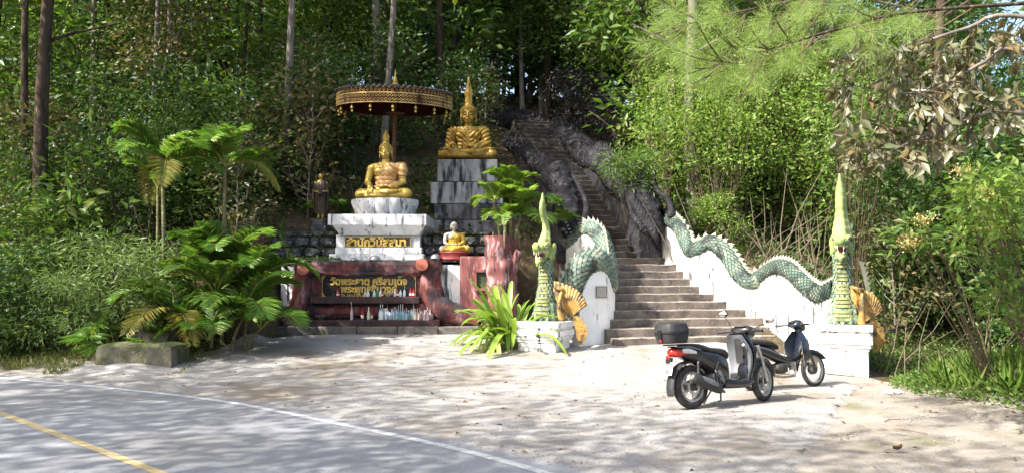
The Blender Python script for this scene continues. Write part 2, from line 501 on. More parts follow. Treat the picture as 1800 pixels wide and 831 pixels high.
for k, lp, rp, z, tread, a, sd in STEP:
    l = lp - sd * (0.05); r = rp + sd * 0.25
    if k <= 10: l = lp - sd * (0.10 if k > 1 else 0.0)
    f = np.array([0, 0]) 
    d = tread + 0.35
    h = 0.62 if k > 1 else 0.4
    jitter = 0.012 * math.sin(k * 12.9)
    q = [l, r, r + a * d, l + a * d]
    mb = MB()
    nseg = 9
    # front edge slightly chipped and uneven, so the step is not a perfect box
    top_f = [l + (r - l) * i / nseg + a * (0.012 * math.sin(i * 3.7 + k * 2.1)) for i in range(nseg + 1)]
    top_b = [l + (r - l) * i / nseg + a * d for i in range(nseg + 1)]
    vs = []
    for i in range(nseg + 1):
        zz = z + jitter + 0.008 * math.sin(i * 2.3 + k * 5.1)
        vs += [(top_f[i][0], top_f[i][1], z - h), (top_f[i][0] - a[0] * 0.0, top_f[i][1] - a[1] * 0.0, zz - 0.018), (top_f[i][0] + a[0] * 0.018, top_f[i][1] + a[1] * 0.018, zz), (top_b[i][0], top_b[i][1], zz), (top_b[i][0], top_b[i][1], z - h)]
    fs = []
    for i in range(nseg):
        b0 = i * 5; b1 = b0 + 5
        for j in range(5): fs.append((b0 + j, b1 + j, b1 + (j + 1) % 5, b0 + (j + 1) % 5))
    fs += [tuple(range(5)), tuple(nseg * 5 + j for j in reversed(range(5)))]
    mb.add(vs, fs)
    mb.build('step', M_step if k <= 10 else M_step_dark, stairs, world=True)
# ================================================================== SERPENT BALUSTRADES
M_wall = mat('whitewashed_plaster', (0.80, 0.79, 0.76), 0.85, 0.2, c2=(0.70, 0.69, 0.67), scale=2.0, stain=(0.10, 0.10, 0.10), st_scale=2.6, st_lo=0.545, st_hi=0.60, streak=(2.6, 2.6, 0.35), third=(0.45, 0.43, 0.40), th_scale=11, th_lo=0.66, th_hi=0.72, bump=0.3, bscale=25, coords='World')
M_wall_clean = mat('fresh_whitewash', (0.80, 0.79, 0.76), 0.85, 0.2, c2=(0.70, 0.69, 0.67), scale=2.0, stain=(0.22, 0.20, 0.18), st_scale=2.6, st_lo=0.585, st_hi=0.64, streak=(2, 2, 0.5), bump=0.25, bscale=25, coords='World')
M_scale_base = mat('naga_green_skin', (0.030, 0.062, 0.050), 0.8, 0.3, c2=(0.02, 0.035, 0.03), scale=5)
M_scale = mat('naga_scale_paint', (0.17, 0.215, 0.165), 0.7, 0.3, c2=(0.075, 0.125, 0.105), scale=2.2, lo=0.36, hi=0.66, third=(0.36, 0.33, 0.22), th_scale=5, th_lo=0.54, th_hi=0.70, stain=(0.032, 0.038, 0.036), st_scale=2.2, st_lo=0.50, st_hi=0.62, bump=0.2)
M_spine = mat('naga_pale_fin', (0.50, 0.48, 0.34), 0.7, 0.3, c2=(0.30, 0.33, 0.24), scale=6, stain=(0.10, 0.10, 0.08), st_scale=5, st_lo=0.56, st_hi=0.66)
M_naga_head = mat('naga_head_paint', (0.27, 0.32, 0.085), 0.6, 0.35, c2=(0.12, 0.20, 0.065), scale=6, third=(0.52, 0.42, 0.12), th_scale=9, th_lo=0.58, th_hi=0.68, stain=(0.05, 0.055, 0.03), st_scale=5, st_lo=0.58, st_hi=0.70, bump=0.4, bscale=18)
M_naga_pale = mat('naga_crest_paint', (0.29, 0.33, 0.13), 0.65, 0.3, c2=(0.18, 0.23, 0.08), scale=5, stain=(0.10, 0.11, 0.06), st_scale=4, st_lo=0.60, st_hi=0.72, bump=0.4, bscale=14, stretch=(1, 1, 0.3))
M_naga_chest = mat('naga_chest_paint', (0.20, 0.27, 0.17), 0.6, 0.35, c2=(0.08, 0.14, 0.09), scale=7, third=(0.46, 0.46, 0.36), th_scale=11, th_lo=0.58, th_hi=0.64, bump=0.4, bscale=18)
M_gold_paint = mat('weathered_gold_paint', (0.36, 0.225, 0.065), 0.5, 0.5, metal=0.25, c2=(0.36, 0.20, 0.045), scale=5, stain=(0.05, 0.04, 0.03), st_scale=5, st_lo=0.48, st_hi=0.64, bump=0.9, bscale=22)
M_belly = mat('belly_plate_paint', (0.25, 0.24, 0.09), 0.7, 0.3, c2=(0.14, 0.18, 0.08), scale=6, stain=(0.07, 0.08, 0.04), st_scale=6, st_lo=0.5, st_hi=0.64)
M_tooth = mat('ivory_paint', (0.72, 0.68, 0.58), 0.6, 0.3)
M_mouth = mat('mouth_red', (0.16, 0.035, 0.03), 0.6, 0.3)
M_black = mat('black_paint', (0.012, 0.012, 0.014), 0.35, 0.5)
M_old = mat('black_weathered_stone', (0.036, 0.034, 0.038), 0.95, 0.12, c2=(0.014, 0.014, 0.016), scale=5, third=(0.13, 0.125, 0.13), th_scale=16, th_lo=0.60, th_hi=0.70, stain=(0.04, 0.05, 0.025), st_scale=3, st_lo=0.58, st_hi=0.70, bump=1, bscale=26, coords='World')

def spath(keys, n):
    """keys (px, py, D) -> resampled world centre line"""
    return resample(np.array([tuple(P(*k)) for k in keys]), n)
def frames(C):
    T = np.gradient(C, axis=0); T /= np.linalg.norm(T, axis=1)[:, None]
    S = np.cross(T, np.array([0, 0, 1.0])); S /= np.linalg.norm(S, axis=1)[:, None]
    U = np.cross(S, T)
    return T, S, U
def ring_tube(C, r, n=16):
    T, S, U = frames(C)
    a = np.linspace(0, 2 * np.pi, n, endpoint=False)
    r = np.broadcast_to(np.asarray(r, float), (len(C),))
    V = C[:, None] + r[:, None, None] * (np.cos(a)[None, :, None] * S[:, None] + np.sin(a)[None, :, None] * U[:, None])
    m = len(C); i = np.arange(m * n).reshape(m, n)
    F = np.stack([i[:-1], np.roll(i, -1, 1)[:-1], np.roll(i, -1, 1)[1:], i[1:]], -1).reshape(-1, 4)
    return V.reshape(-1, 3), F
def scales_on(C, r, row=0.085, around=15, lift=0.026):
    L = np.concatenate([[0], np.cumsum(np.linalg.norm(np.diff(C, axis=0), axis=1))])
    n = int(L[-1] / row)
    s = np.linspace(0, L[-1], n)
    def at(sv):
        sv = np.clip(sv, 0, L[-1])
        return np.stack([np.interp(sv, L, C[:, k]) for k in range(3)], 1)
    T, S, U = frames(C)
    rr = np.broadcast_to(np.asarray(r, float), (len(C),))
    verts = []; 
    da = 2 * np.pi / around
    rows = []
    for i in range(n):
        a0 = np.arange(around) * da + (da / 2 if i % 2 else 0)
        rows.append((np.full(around, s[i]), a0))
    sv = np.concatenate([q[0] for q in rows]); av = np.concatenate([q[1] for q in rows])
    jit = rng.normal(0, 0.0025, len(sv))
    def surf(ds, dA, up):
        q = np.clip(sv + ds, 0, L[-1])
        c = np.stack([np.interp(q, L, C[:, k]) for k in range(3)], 1)
        Sx = np.stack([np.interp(q, L, S[:, k]) for k in range(3)], 1)
        Ux = np.stack([np.interp(q, L, U[:, k]) for k in range(3)], 1)
        r_ = np.interp(q, L, rr) + up
        aa = av + dA
        return c + (r_ * np.cos(aa))[:, None] * Sx + (r_ * np.sin(aa))[:, None] * Ux
    A = surf(-row * 0.75, 0, 0.002); B = surf(-row * .1, da * 0.47, 0.010); Cc = surf(row * 0.85, 0, lift + jit); D = surf(-row * .1, -da * 0.47, 0.010); E = surf(0, 0, lift * 0.95 + jit)
    V = np.stack([A, B, Cc, D, E], 1).reshape(-1, 3)
    b = np.arange(len(sv))[:, None] * 5
    F = np.concatenate([b + np.array([0, 1, 4]), b + np.array([1, 2, 4]), b + np.array([2, 3, 4]), b + np.array([3, 0, 4])])
    return V, F

_spm = MB().add([(-0.085, -0.014, 0), (0.085, -0.014, 0), (0.085, 0.014, 0), (-0.085, 0.014, 0), (-0.02, -0.012, 0.075), (0.045, -0.009, 0.085), (0.045, 0.009, 0.085), (-0.02, 0.012, 0.075), (0.075, 0, 0.14)],
                [(0, 3, 2, 1), (0, 1, 5, 4), (1, 2, 6, 5), (2, 3, 7, 6), (3, 0, 4, 7), (4, 5, 8), (5, 6, 8), (6, 7, 8), (7, 4, 8)]).mesh('spine')
_spm.materials.append(M_spine)
def spines_on(parent, C, r, gap=0.13, scale=1.0, name='dorsal_spine', me=None, m=None):
    me = me or _spm
    L = np.concatenate([[0], np.cumsum(np.linalg.norm(np.diff(C, axis=0), axis=1))])
    T, S, U = frames(C)
    for s in np.arange(gap / 2, L[-1], gap):
        g = lambda Q: Vector([float(np.interp(s, L, Q[:, k])) for k in range(3)])
        c, t, u = g(C), g(T).normalized(), g(U).normalized()
        sd = t.cross(u).normalized()
        M = Matrix((t, -sd, u)).transposed().to_4x4()
        o = bpy.data.objects.new(name, me); COL.objects.link(o); o.parent = parent
        rad = float(np.interp(s, L, np.broadcast_to(r, (len(C),))))
        o.matrix_local = Matrix.Translation(c + u * (rad - 0.005) - ORIGIN[parent.name]) @ M @ Matrix.Scale(scale * (0.9 + 0.2 * random.random()), 4)

def wall_under(C, zbot, thick, i0=0, i1=None, top_drop=0.0):
    C = C[i0:i1]
    T, S, U = frames(C)
    H = np.stack([T[:, 1], -T[:, 0], np.zeros(len(C))], 1); H /= np.linalg.norm(H, axis=1)[:, None]
    mb = MB()
    rr = []
    for c, h, zb in zip(C, H, zbot):
        a = c + h * thick / 2; b = c - h * thick / 2
        rr.append([(a[0], a[1], zb), (b[0], b[1], zb), (b[0], b[1], c[2] - top_drop), (a[0], a[1], c[2] - top_drop)])
    return mb.rings(rr)

PED_ROT = R(-25)
def pedestal(parent, loc, m, h0, base_z, plinth, tag_small=True):
    """stepped square plinth, rotated to face the road at an angle; h0 = height of the top above loc.z"""
    Mx = Matrix.Translation(Vector(loc)) @ Matrix.Rotation(PED_ROT, 4, 'Z')
    def blk(w, z0, z1, name='plinth', taper=None):
        return MB().box((0, 0, (z0 + z1) / 2), (w, w, z1 - z0), M=Mx, taper=taper).build(name, m, parent, bevel=0.012, world=True)
    t = 0.0
    for w, hh in plinth:
        blk(w, t, t + hh - 0.002, 'plinth_course'); t += hh
    return Mx

def naga_front(parent, Mx, top, spire, fat, tall=1.0):
    """neck, head, crest and golden hood standing on a plinth; local front is -Y"""
    Z = lambda x, y, z: Mx @ Vector((x, y, top + z * tall))
    # chest: wide scaled collar tapering into the neck
    neckC = np.array([tuple(Z(0, 0.10, 0.0)), tuple(Z(0, 0.08, 0.25)), tuple(Z(0, 0.07, 0.55)), tuple(Z(0, 0.12, 0.9)), tuple(Z(0, 0.09, 1.2)), tuple(Z(0, -0.03, 1.42))])
    nC = resample(neckC, 40)
    nr = np.interp(np.linspace(0, 1, 40), [0, .12, .3, .55, .8, 1], [0.28, 0.27, 0.21, 0.165, 0.15, 0.16])
    q = np.diff(nC, axis=0)
    def vert_tube(C, r, n=16, sx=1.0):
        mb = MB(); mb.tube([tuple(c) for c in C], list(r), n=n, up=tuple(Mx.to_3x3() @ Vector((0, 1, 0)))); return mb
    vert_tube(nC, nr).build('neck', M_scale_base, parent, smooth=1.2, world=True)
    # scales on the neck (frames use a fixed sideways reference because the neck is upright)
    global frames
    old = frames
    side = np.array(Mx.to_3x3() @ Vector((1, 0, 0)))
    def fr_v(C):
        T = np.gradient(C, axis=0); T /= np.linalg.norm(T, axis=1)[:, None]
        U = np.cross(np.broadcast_to(side, T.shape), T); U /= np.linalg.norm(U, axis=1)[:, None]
        S = np.cross(T, U)
        return T, S, U
    frames = fr_v
    V, F = scales_on(nC[::-1].copy(), nr[::-1] * 1.0, row=0.075, around=14, lift=0.02)
    frames = old
    me = mesh_np('scales', V - np.array(ORIGIN[parent.name]), F)
    tag(link('neck_scale', me, M_naga_chest, parent), kind='stuff')
    # belly plates up the front
    mb = MB()
    for i in range(15):
        f = i / 14
        c = Vector(nC[int(3 + f * 33)]); r = nr[int(3 + f * 33)]
        fwd = Mx.to_3x3() @ Vector((0, -1, 0)); sd = Mx.to_3x3() @ Vector((1, 0, 0))
        w = r * 0.62
        pts = [c + fwd * (r * math.cos(a) + 0.03) + sd * (r * math.sin(a) * 0.95) for a in np.linspace(-0.75, 0.75, 7)]
        up = Vector((0, 0, 0.032))
        rr = [[p - up * 0.9, p - up * 0.9 + fwd * 0.016, p + up * 0.8 + fwd * 0.004, p + up * 0.8 - fwd * 0.01] for p in pts]
        mb.rings(rr)
    mb.build('belly_plate', M_belly, parent, world=True)
    # collar petals at the foot
    for i in range(7):
        a = -1.5 + 3.0 * i / 6
        mb = MB()
        d = Mx.to_3x3() @ Vector((math.sin(a), -math.cos(a), 0)); sd = Mx.to_3x3() @ Vector((math.cos(a), math.sin(a), 0))
        b = Z(0, 0.10, 0.0)
        for lvl, (zz, ww, oo) in enumerate([(0.40, 0.115, 0.235), (0.2, 0.13, 0.275)]):
            z = Vector((0, 0, zz))
            mb.add([b + z + d * (oo - 0.03) - sd * ww, b + z + d * oo, b + z + d * (oo - 0.03) + sd * ww, b + z - Vector((0, 0, 0.20)) + d * (oo + 0.06), b + z - Vector((0, 0, 0.02)) + d * (oo + 0.035)], [(0, 4, 1), (1, 4, 2), (0, 3, 4), (4, 3, 2)])
        o = mb.build('collar_petal', M_naga_chest, parent, world=True)
    # head
    hb = MB()
    def E(c, r, rot=None): 
        cc = Z(*c); e = (rot or (0, 0, 0)); 
        tmp = MB().ell((0, 0, 0), (r[0] * fat, r[1], r[2]), rot=e)
        hb.add([cc + Mx.to_3x3() @ Vector(v) for v in tmp.v], tmp.f)
    E((0, 0.0, 1.56), (0.17, 0.23, 0.20))
    E((0, -0.10, 1.66), (0.165, 0.22, 0.11))
    E((0, -0.32, 1.60), (0.13, 0.19, 0.075), (0.12, 0, 0))
    E((0, -0.47, 1.62), (0.085, 0.06, 0.07))
    E((0.05, -0.47, 1.67), (0.04, 0.05, 0.04)); E((-0.05, -0.47, 1.67), (0.04, 0.05, 0.04))
    E((0, -0.20, 1.38), (0.12, 0.20, 0.055), (0.30, 0, 0))
    E((0, -0.33, 1.33), (0.085, 0.08, 0.055), (0.3, 0, 0))
    E((0, -0.38, 1.27), (0.04, 0.04, 0.07))
    for s in (-1, 1):
        E((s * 0.12, -0.14, 1.72), (0.06, 0.11, 0.05), (0, 0, s * 0.3))
        E((s * 0.16, 0.05, 1.45), (0.06, 0.12, 0.12))
        E((s * 0.18, 0.12, 1.62), (0.05, 0.10, 0.16), (-0.5, 0, 0))
    me = fuse(hb, 0.017, 3, 'head')
    me.transform(Matrix.Translation(-ORIGIN[parent.name]))
    head = link('head', me, M_naga_head, parent)
    mo = MB()
    tmp = MB().ell((0, 0, 0), (0.095 * fat, 0.17, 0.09)); cc = Z(0, -0.16, 1.49)
    mo.add([cc + Mx.to_3x3() @ Vector(v) for v in tmp.v], tmp.f).build('mouth_lining', M_mouth, head, world=False, smooth=1.0).data.transform(Matrix.Translation(-ORIGIN[parent.name]))
    tb = MB()
    for s in (-1, 1):
        for j, (y, l) in enumerate([(-0.44, .10), (-0.38, .07), (-0.31, .055), (-0.24, .05), (-0.17, .045)]):
            x = s * (0.055 + 0.055 * j / 4) * fat
            a = Z(x, y, 1.56); b = Z(x * 0.95, y - 0.01, 1.56 - l)
            tb.tube([a, b], [0.019, 0.003], 6)
            a = Z(x * 0.85, y + 0.08, 1.375 + 0.02 * (1 - j / 4)); b = Z(x * 0.85, y + 0.07, 1.375 + l * 0.9)
            tb.tube([a, b], [0.017, 0.003], 6)
    o = tag(tb.build('teeth', M_tooth, head), kind='stuff'); o.data.transform(Matrix.Translation(-ORIGIN[parent.name]))
    for s in (-1, 1):
        eb = MB().ell(Z(s * 0.125 * fat, -0.20, 1.675), 0.042, n=12)
        o = eb.build('eye', M_tooth, head, smooth=1); o.data.transform(Matrix.Translation(-ORIGIN[parent.name]))
        eb = MB().ell(Z(s * 0.142 * fat, -0.232, 1.677), 0.021, n=10)
        o = eb.build('pupil', M_black, head, smooth=1); o.data.transform(Matrix.Translation(-ORIGIN[parent.name]))
    # tall flame crest
    sp = resample(np.array([tuple(Z(*s[:3])) for s in spire]), 30)
    rad = np.interp(np.linspace(0, 1, 30), np.linspace(0, 1, len(spire)), [s[3] for s in spire])
    rings = []
    fx = Mx.to_3x3() @ Vector((1, 0, 0)); fy = Mx.to_3x3() @ Vector((0, 1, 0))
    for i in range(30):
        c = Vector(sp[i]); ring = []
        for j in range(20):
            a = 2 * math.pi * j / 20
            fl = 1 + 0.14 * math.cos(5 * a) * (1 - i / 32) + 0.05 * math.sin(i * 1.9)
            ring.append(c + fx * (rad[i] * math.cos(a) * fl) + fy * (rad[i] * 1.25 * math.sin(a) * fl))
        rings.append(ring)
    MB().rings(rings).build('crest', M_naga_pale, parent, smooth=1.3, world=True)
    for i in range(4):   # pale flame tips down the nape
        b = Z(0, 0.13 + 0.035 * i, 1.98 - 0.15 * i)
        MB().tube([b - Vector((0, 0, 0.06)), b + fy * 0.03 + Vector((0, 0, 0.05)), b + fy * 0.035 + Vector((0, 0, 0.17))], [0.05, 0.04, 0.008], 8).build('nape_flame', M_spine, parent, smooth=1, world=True)

def gold_hood(parent, base, fwd, side, s=1.0):
    """fan of golden feathers with a curled trunk, where the body leaves the plinth"""
    base = Vector(base); fwd = Vector(fwd).normalized(); side = Vector(side).normalized(); up = Vector((0, 0, 1))
    na, nr_ = 97, 14
    A0, A1 = -0.50, 0.95
    A = np.linspace(A0, A1, na); Tt = np.linspace(0.0, 1, nr_)
    front = []; backv = []
    for a in A:
        f = (a - A0) / (A1 - A0)
        ph = f * 13
        L = s * (float(np.interp(f, [0, .12, .3, .6, 1], [0.72, 1.06, 0.92, 0.80, 0.62])) + 0.018 * abs(math.sin(math.pi * ph)))
        d = up * math.cos(a) + side * math.sin(a)
        for t in Tt:
            rid = (0.014 * abs(math.sin(math.pi * ph)) * (0.3 + 0.7 * t) + 0.012 * (math.sin(t * 22) > 0.3)) * s
            bow = 0.22 * math.sin(t * 2.2) * s - 0.12 * f * t
            c = base + d * (0.06 + (L - 0.06) * t) + fwd * (bow + rid)
            front.append(c); backv.append(c - fwd * (0.05 * (1 - 0.6 * t) + rid * 0.6))
    n = len(front); fs = []
    for i in range(na - 1):
        for j in range(nr_ - 1):
            q = i * nr_ + j
            fs.append((q, q + nr_, q + nr_ + 1, q + 1)); fs.append((q + n, q + 1 + n, q + nr_ + 1 + n, q + nr_ + n))
        q = i * nr_ + nr_ - 1; fs.append((q, q + nr_, q + nr_ + n, q + n))
        q = i * nr_; fs.append((q, q + n, q + nr_ + n, q + nr_))
    for i in (0, na - 1):
        for j in range(nr_ - 1):
            q = i * nr_ + j; fs.append((q, q + 1, q + 1 + n, q + n))
    MB().add(front + backv, fs).build('hood_fan', M_gold_paint, parent, smooth=0.9, world=True)
    mb = MB()
    pts = [base + fwd * (0.16 + 0.10 * math.sin(t * 3)) - side * (0.10 + 0.14 * t - 0.16 * t * t) + up * (0.02 + 0.62 * t) for t in np.linspace(0, 1, 12)]
    mb.tube(pts, [0.085 * s * (1 - 0.72 * t) + 0.012 for t in np.linspace(0, 1, 12)], 10)
    tip = pts[-1]
    mb.tube([tip + fwd * (0.07 * math.sin(t)) * 1.0 + side * (0.09 * (1 - math.cos(t))) * -1 + up * (0.07 * t * 0.3) for t in np.linspace(0, 4.2, 10)], [0.045 * (1 - 0.07 * i) for i in range(10)], 8)
    mb.build('curled_trunk', M_gold_paint, parent, smooth=1, world=True)
    # spiny golden fin hanging below the fan, against the wall foot
    rr = []
    for i in range(12):
        f = i / 11
        c = base + side * (0.16 + 0.13 * math.sin(f * 2.6)) - up * (0.62 * f - 0.08) + fwd * (0.05 - 0.06 * f)
        w = (0.13 * math.sin(math.pi * (0.12 + 0.80 * f)) + 0.02) * s
        sp_ = 0.055 * (i % 2) * s
        rr.append([c - side * w, c + fwd * 0.05 * s, c + side * (w + sp_), c - fwd * 0.05 * s])
    MB().rings(rr).build('lower_fin', M_gold_paint, parent, smooth=0.6, world=True)

def naga_body(parent, C, r, nseg=16):
    V, F = ring_tube(C, r, nseg)
    o = Vector(ORIGIN[parent.name])
    link('body', mesh_np('body', V - np.array(o), F, True), M_scale_base, parent)
    V, F = scales_on(C, r)
    tag(link('body_scale', mesh_np('body_scale', V - np.array(o), F), M_scale, parent), kind='stuff')

# ---------------------------------------------------------- right-hand serpent
rp_px = np.array([(900 + FPX * s[2][0] / s[2][1], s[2][1]) for s in STEP if s[0] <= 13])
rp_px = rp_px[rp_px[:, 0].argsort()]
def D_right(px):
    if px < 1345: return float(np.interp(px, rp_px[:, 0], rp_px[:, 1])) + 0.18
    return float(np.interp(px, [1345, 1485], [np.interp(1345, rp_px[:, 0], rp_px[:, 1]) + 0.18, 15.45]))
ped_r = P(1484, 665, 15.35)
nag_r = thing('serpent_balustrade', 'green scaled serpent balustrade undulating along the long white wall at right', 'serpent statue', (ped_r.x, ped_r.y, ped_r.z))
kr = [(1150, 400), (1166, 391), (1182, 388), (1198, 402), (1208, 425), (1217, 441), (1230, 437), (1248, 428), (1268, 437), (1284, 458), (1300, 484), (1318, 497), (1340, 487), (1366, 471), (1392, 476), (1418, 500), (1444, 519), (1464, 512), (1478, 505)]
kr = [(x, y, D_right(x)) for x, y in kr]
CR = spath(kr, 170)
naga_body(nag_r, CR, 0.205)
spines_on(nag_r, CR[3:], 0.205)
zb = np.array([min(hz(c[0], c[1]), c[2] - 1.0) - 0.35 for c in CR])
ww = wall_under(CR, np.minimum(zb, CR[:, 2] - 0.6), 0.26)
ww.build('white_wall', M_wall, nag_r, world=True)
Mr = pedestal(nag_r, (ped_r.x, ped_r.y, ped_r.z - 0.05), M_wall_clean, 0, 0, [(0.98, 0.12), (0.88, 0.50), (0.92, 0.06), (0.98, 0.07), (1.04, 0.16), (0.98, 0.08), (1.06, 0.10)])
top_r = 1.09
naga_front(nag_r, Mr, top_r, [(0, 0.0, 1.70, 0.19), (0, 0.03, 1.95, 0.165), (0, 0.05, 2.15, 0.13), (0, 0.03, 2.35, 0.105), (0, 0.03, 2.5, 0.105), (0, 0.02, 2.68, 0.095), (0, -0.02, 2.85, 0.06), (0, -0.07, 2.98, 0.022)], 1.0, 0.98)
gold_hood(nag_r, Mr @ Vector((0.34, 0.12, top_r + 0.02)), Mr.to_3x3() @ Vector((0.5, -0.85, 0)), Mr.to_3x3() @ Vector((0.9, 0.3, 0)), 0.72)
spines_on(nag_r, np.array([tuple(Mr @ Vector((0.33 - 0.02 * i, 0.30, top_r + 0.5 + 0.1 * i))) for i in range(8)]), 0.12, gap=0.1)

# ---------------------------------------------------------- left-hand serpent
ped_l = P(957, 627, 17.45)
nag_l = thing('serpent_balustrade', 'green serpent balustrade with gold hood and white arch left of the stairs', 'serpent statue', (ped_l.x, ped_l.y, ped_l.z))
kl = [(992, 560, 17.75), (998, 525, 17.75), (1008, 492, 17.8), (1021, 470, 17.9), (1038, 459, 18.05), (1054, 460, 18.25), (1063, 476, 18.5), (1068, 500, 18.8), (1070, 492, 19.2), (1067, 455, 19.6), (1058, 420, 20.0), (1044, 404, 20.3), (1028, 404, 20.6), (1014, 420, 20.9), (1004, 428, 21.3)]
CL = spath(kl, 120)
rl = np.interp(np.arange(120), [0, 10, 30, 45, 60, 120], [0.22, 0.27, 0.275, 0.25, 0.21, 0.20])
naga_body(nag_l, CL, rl)
spines_on(nag_l, CL[14:], rl[14:])
zb = np.array([c[2] - 0.3 for c in CL]); 
zb = np.array([hz(c[0], c[1]) - 0.1 for c in CL])
i0 = 20
wl_ = wall_under(CL, np.minimum(zb, CL[:, 2] - 0.3)[i0:], 0.30, i0=i0)
wl_.build('white_wall', M_wall_clean, nag_l, world=True)
# shoulder of the arch on which the grey plaque sits: face of the wall near the plinth
Ml = pedestal(nag_l, (ped_l.x, ped_l.y, ped_l.z - 0.05), M_wall, 0, 0, [(0.98, 0.14), (0.86, 0.26), (0.92, 0.06), (0.98, 0.07), (1.03, 0.13), (0.96, 0.06), (1.04, 0.12)])
top_l = 0.84
naga_front(nag_l, Ml, top_l, [(0, -0.02, 1.68, 0.15), (0, 0.08, 1.88, 0.12), (-0.01, 0.15, 2.06, 0.085), (-0.02, 0.10, 2.24, 0.068), (-0.02, -0.01, 2.42, 0.075), (-0.02, -0.06, 2.6, 0.07), (-0.02, -0.03, 2.75, 0.05), (-0.02, -0.03, 2.88, 0.018)], 0.95, 0.98)
gold_hood(nag_l, Ml @ Vector((0.56, 0.02, top_l + 0.05)), Ml.to_3x3() @ Vector((0.1, -1, 0)), Ml.to_3x3() @ Vector((1, 0.1, 0)), 0.82)
# grey plaque on the arch
pc = P(1049, 513, 18.02)
j = int(np.abs(CL[i0:, 0] - pc.x)[:60].argmin()) + i0
tdir = Vector(CL[j + 3] - CL[j - 3]); tdir.z = 0; tdir.normalize()
nrm = Vector((tdir.y, -tdir.x, 0))
if nrm.y > 0: nrm = -nrm
pw = Vector((CL[j][0], CL[j][1], pc.z)) + nrm * 0.158
Mq = Matrix((tdir, -nrm, Vector((0, 0, 1)))).transposed().to_4x4(); Mq.translation = pw
M_plaque = mat('grey_stone_plaque', (0.30, 0.28, 0.25), 0.5, 0.4, c2=(0.23, 0.21, 0.19), scale=14)
plq = thing('memorial_plaque', 'small grey stone plaque on the white arch of the left serpent', 'plaque', tuple(pw))
MB().box((0, 0, 0), (0.36, 0.024, 0.26), M=Mq).build('slab', M_plaque, plq, bevel=0.004, world=True)
fb = MB()
for (x, z, w, h) in [(0, 0.125, 0.37, 0.014), (0, -0.125, 0.37, 0.014), (-0.178, 0, 0.014, 0.236), (0.178, 0, 0.014, 0.236)]:
    fb.box((x, -0.014, z), (w, 0.012, h), M=Mq)
fb.build('rim', mat('plaque_rim', (0.16, 0.14, 0.12), 0.6), plq, world=True)

# ---------------------------------------------------------- older dark serpents higher up
def old_head(name_label, keys, rad, trunk, jaw, flat, outward):
    C = spath(keys, 16)
    base = tuple(C[0])
    t = thing('stone_sea_monster', name_label, 'statue', base)
    mb = MB()
    rr = np.interp(np.linspace(0, 1, 16), np.linspace(0, 1, len(rad)), rad)
    for i in range(16):
        mb.ell(C[i], (rr[i], rr[i] * flat, rr[i] * 0.9), n=14, m=9)
    for i in range(70):        # scalloped scales and flames over the hide
        k = rng.integers(1, 15); a = rng.uniform(0, 2 * math.pi); b = rng.uniform(-0.9, 0.9)
        q = C[k] + np.array([math.cos(a) * rr[k] * 0.97 * math.cos(b), math.sin(a) * rr[k] * flat * 0.97 * math.cos(b), math.sin(b) * rr[k] * 0.88])
        mb.ell(q, (0.075, 0.06, 0.085), n=8, m=5)
    for i in range(9):
        a = -1.5 + 3.0 * i / 8
        q = C[-1] + np.array([math.sin(a) * rr[-1] * 1.0, 0, math.cos(a) * rr[-1] * 0.95])
        mb.ell(q, (0.09, 0.12, 0.10), n=8, m=5)
    me = fuse(mb, 0.03, 1, 'head'); me.transform(Matrix.Translation(-Vector(base)))
    link('head', me, M_old, t)
    tp = spath(trunk, 20)
    MB().tube([tuple(q) for q in tp], list(np.linspace(0.10, 0.035, 20)), 10).build('trunk', M_old, t, smooth=1, world=True)
    jb = MB()
    jc = spath(jaw, 12)
    for i in range(12):
        f = i / 11
        jb.ell(jc[i], (0.10 + 0.07 * math.sin(f * 3), 0.2, 0.13 + 0.05 * math.sin(f * 3)), n=10, m=7)
    me = fuse(jb, 0.03, 1, 'jaw'); me.transform(Matrix.Translation(-Vector(base)))
    link('jaw', me, M_old, t)
    for i in range(11):
        q = Vector(jc[i]) + Vector((outward[0], -0.18, outward[1]))
        MB().tube([q, q + Vector((outward[0] * 1.2, -0.02, outward[1] * 1.2))], [0.032, 0.006], 6).build('tooth', M_tooth_old, t, world=True)
    return t
M_tooth_old = mat('grey_tooth', (0.34, 0.33, 0.33), 0.8, 0.2, c2=(0.2, 0.2, 0.2), scale=12)
oh_l = old_head('dark weathered stone sea monster spouting the left serpent beside the stairs', [(1010, 405, 21.5), (1003, 380, 21.6), (995, 350, 21.8), (988, 322, 22.0), (984, 303, 22.1)], [0.24, 0.30, 0.33, 0.33, 0.26], [(1026, 394, 21.2), (1031, 366, 21.2), (1026, 343, 21.3), (1015, 322, 21.4), (1007, 306, 21.5), (1005, 290, 21.5)],
         [(1004, 424, 21.2), (996, 408, 21.2), (988, 392, 21.3), (980, 375, 21.4), (975, 358, 21.5)], 0.75, (0.06, 0.02))
oh_r = old_head('dark weathered stone sea monster with long curved trunk at top of right white wall', [(1148, 395, 21.75), (1138, 375, 21.8), (1128, 352, 22.0), (1120, 328, 22.2), (1118, 305, 22.4)], [0.30, 0.40, 0.44, 0.42, 0.34], [(1180, 382, 21.3), (1179, 362, 21.4), (1172, 347, 21.5), (1158, 338, 21.6), (1151, 322, 21.7), (1151, 300, 21.7)],
         [(1148, 412, 21.5), (1134, 402, 21.45), (1122, 386, 21.5), (1115, 368, 21.6), (1112, 348, 21.7)], 0.75, (0.05, 0.03))
_fl = MB()
fur = thing('stone_mane', 'grey stone mane of locks beneath the right sea monster', 'statue', tuple(P(1120, 400, 21.5)))
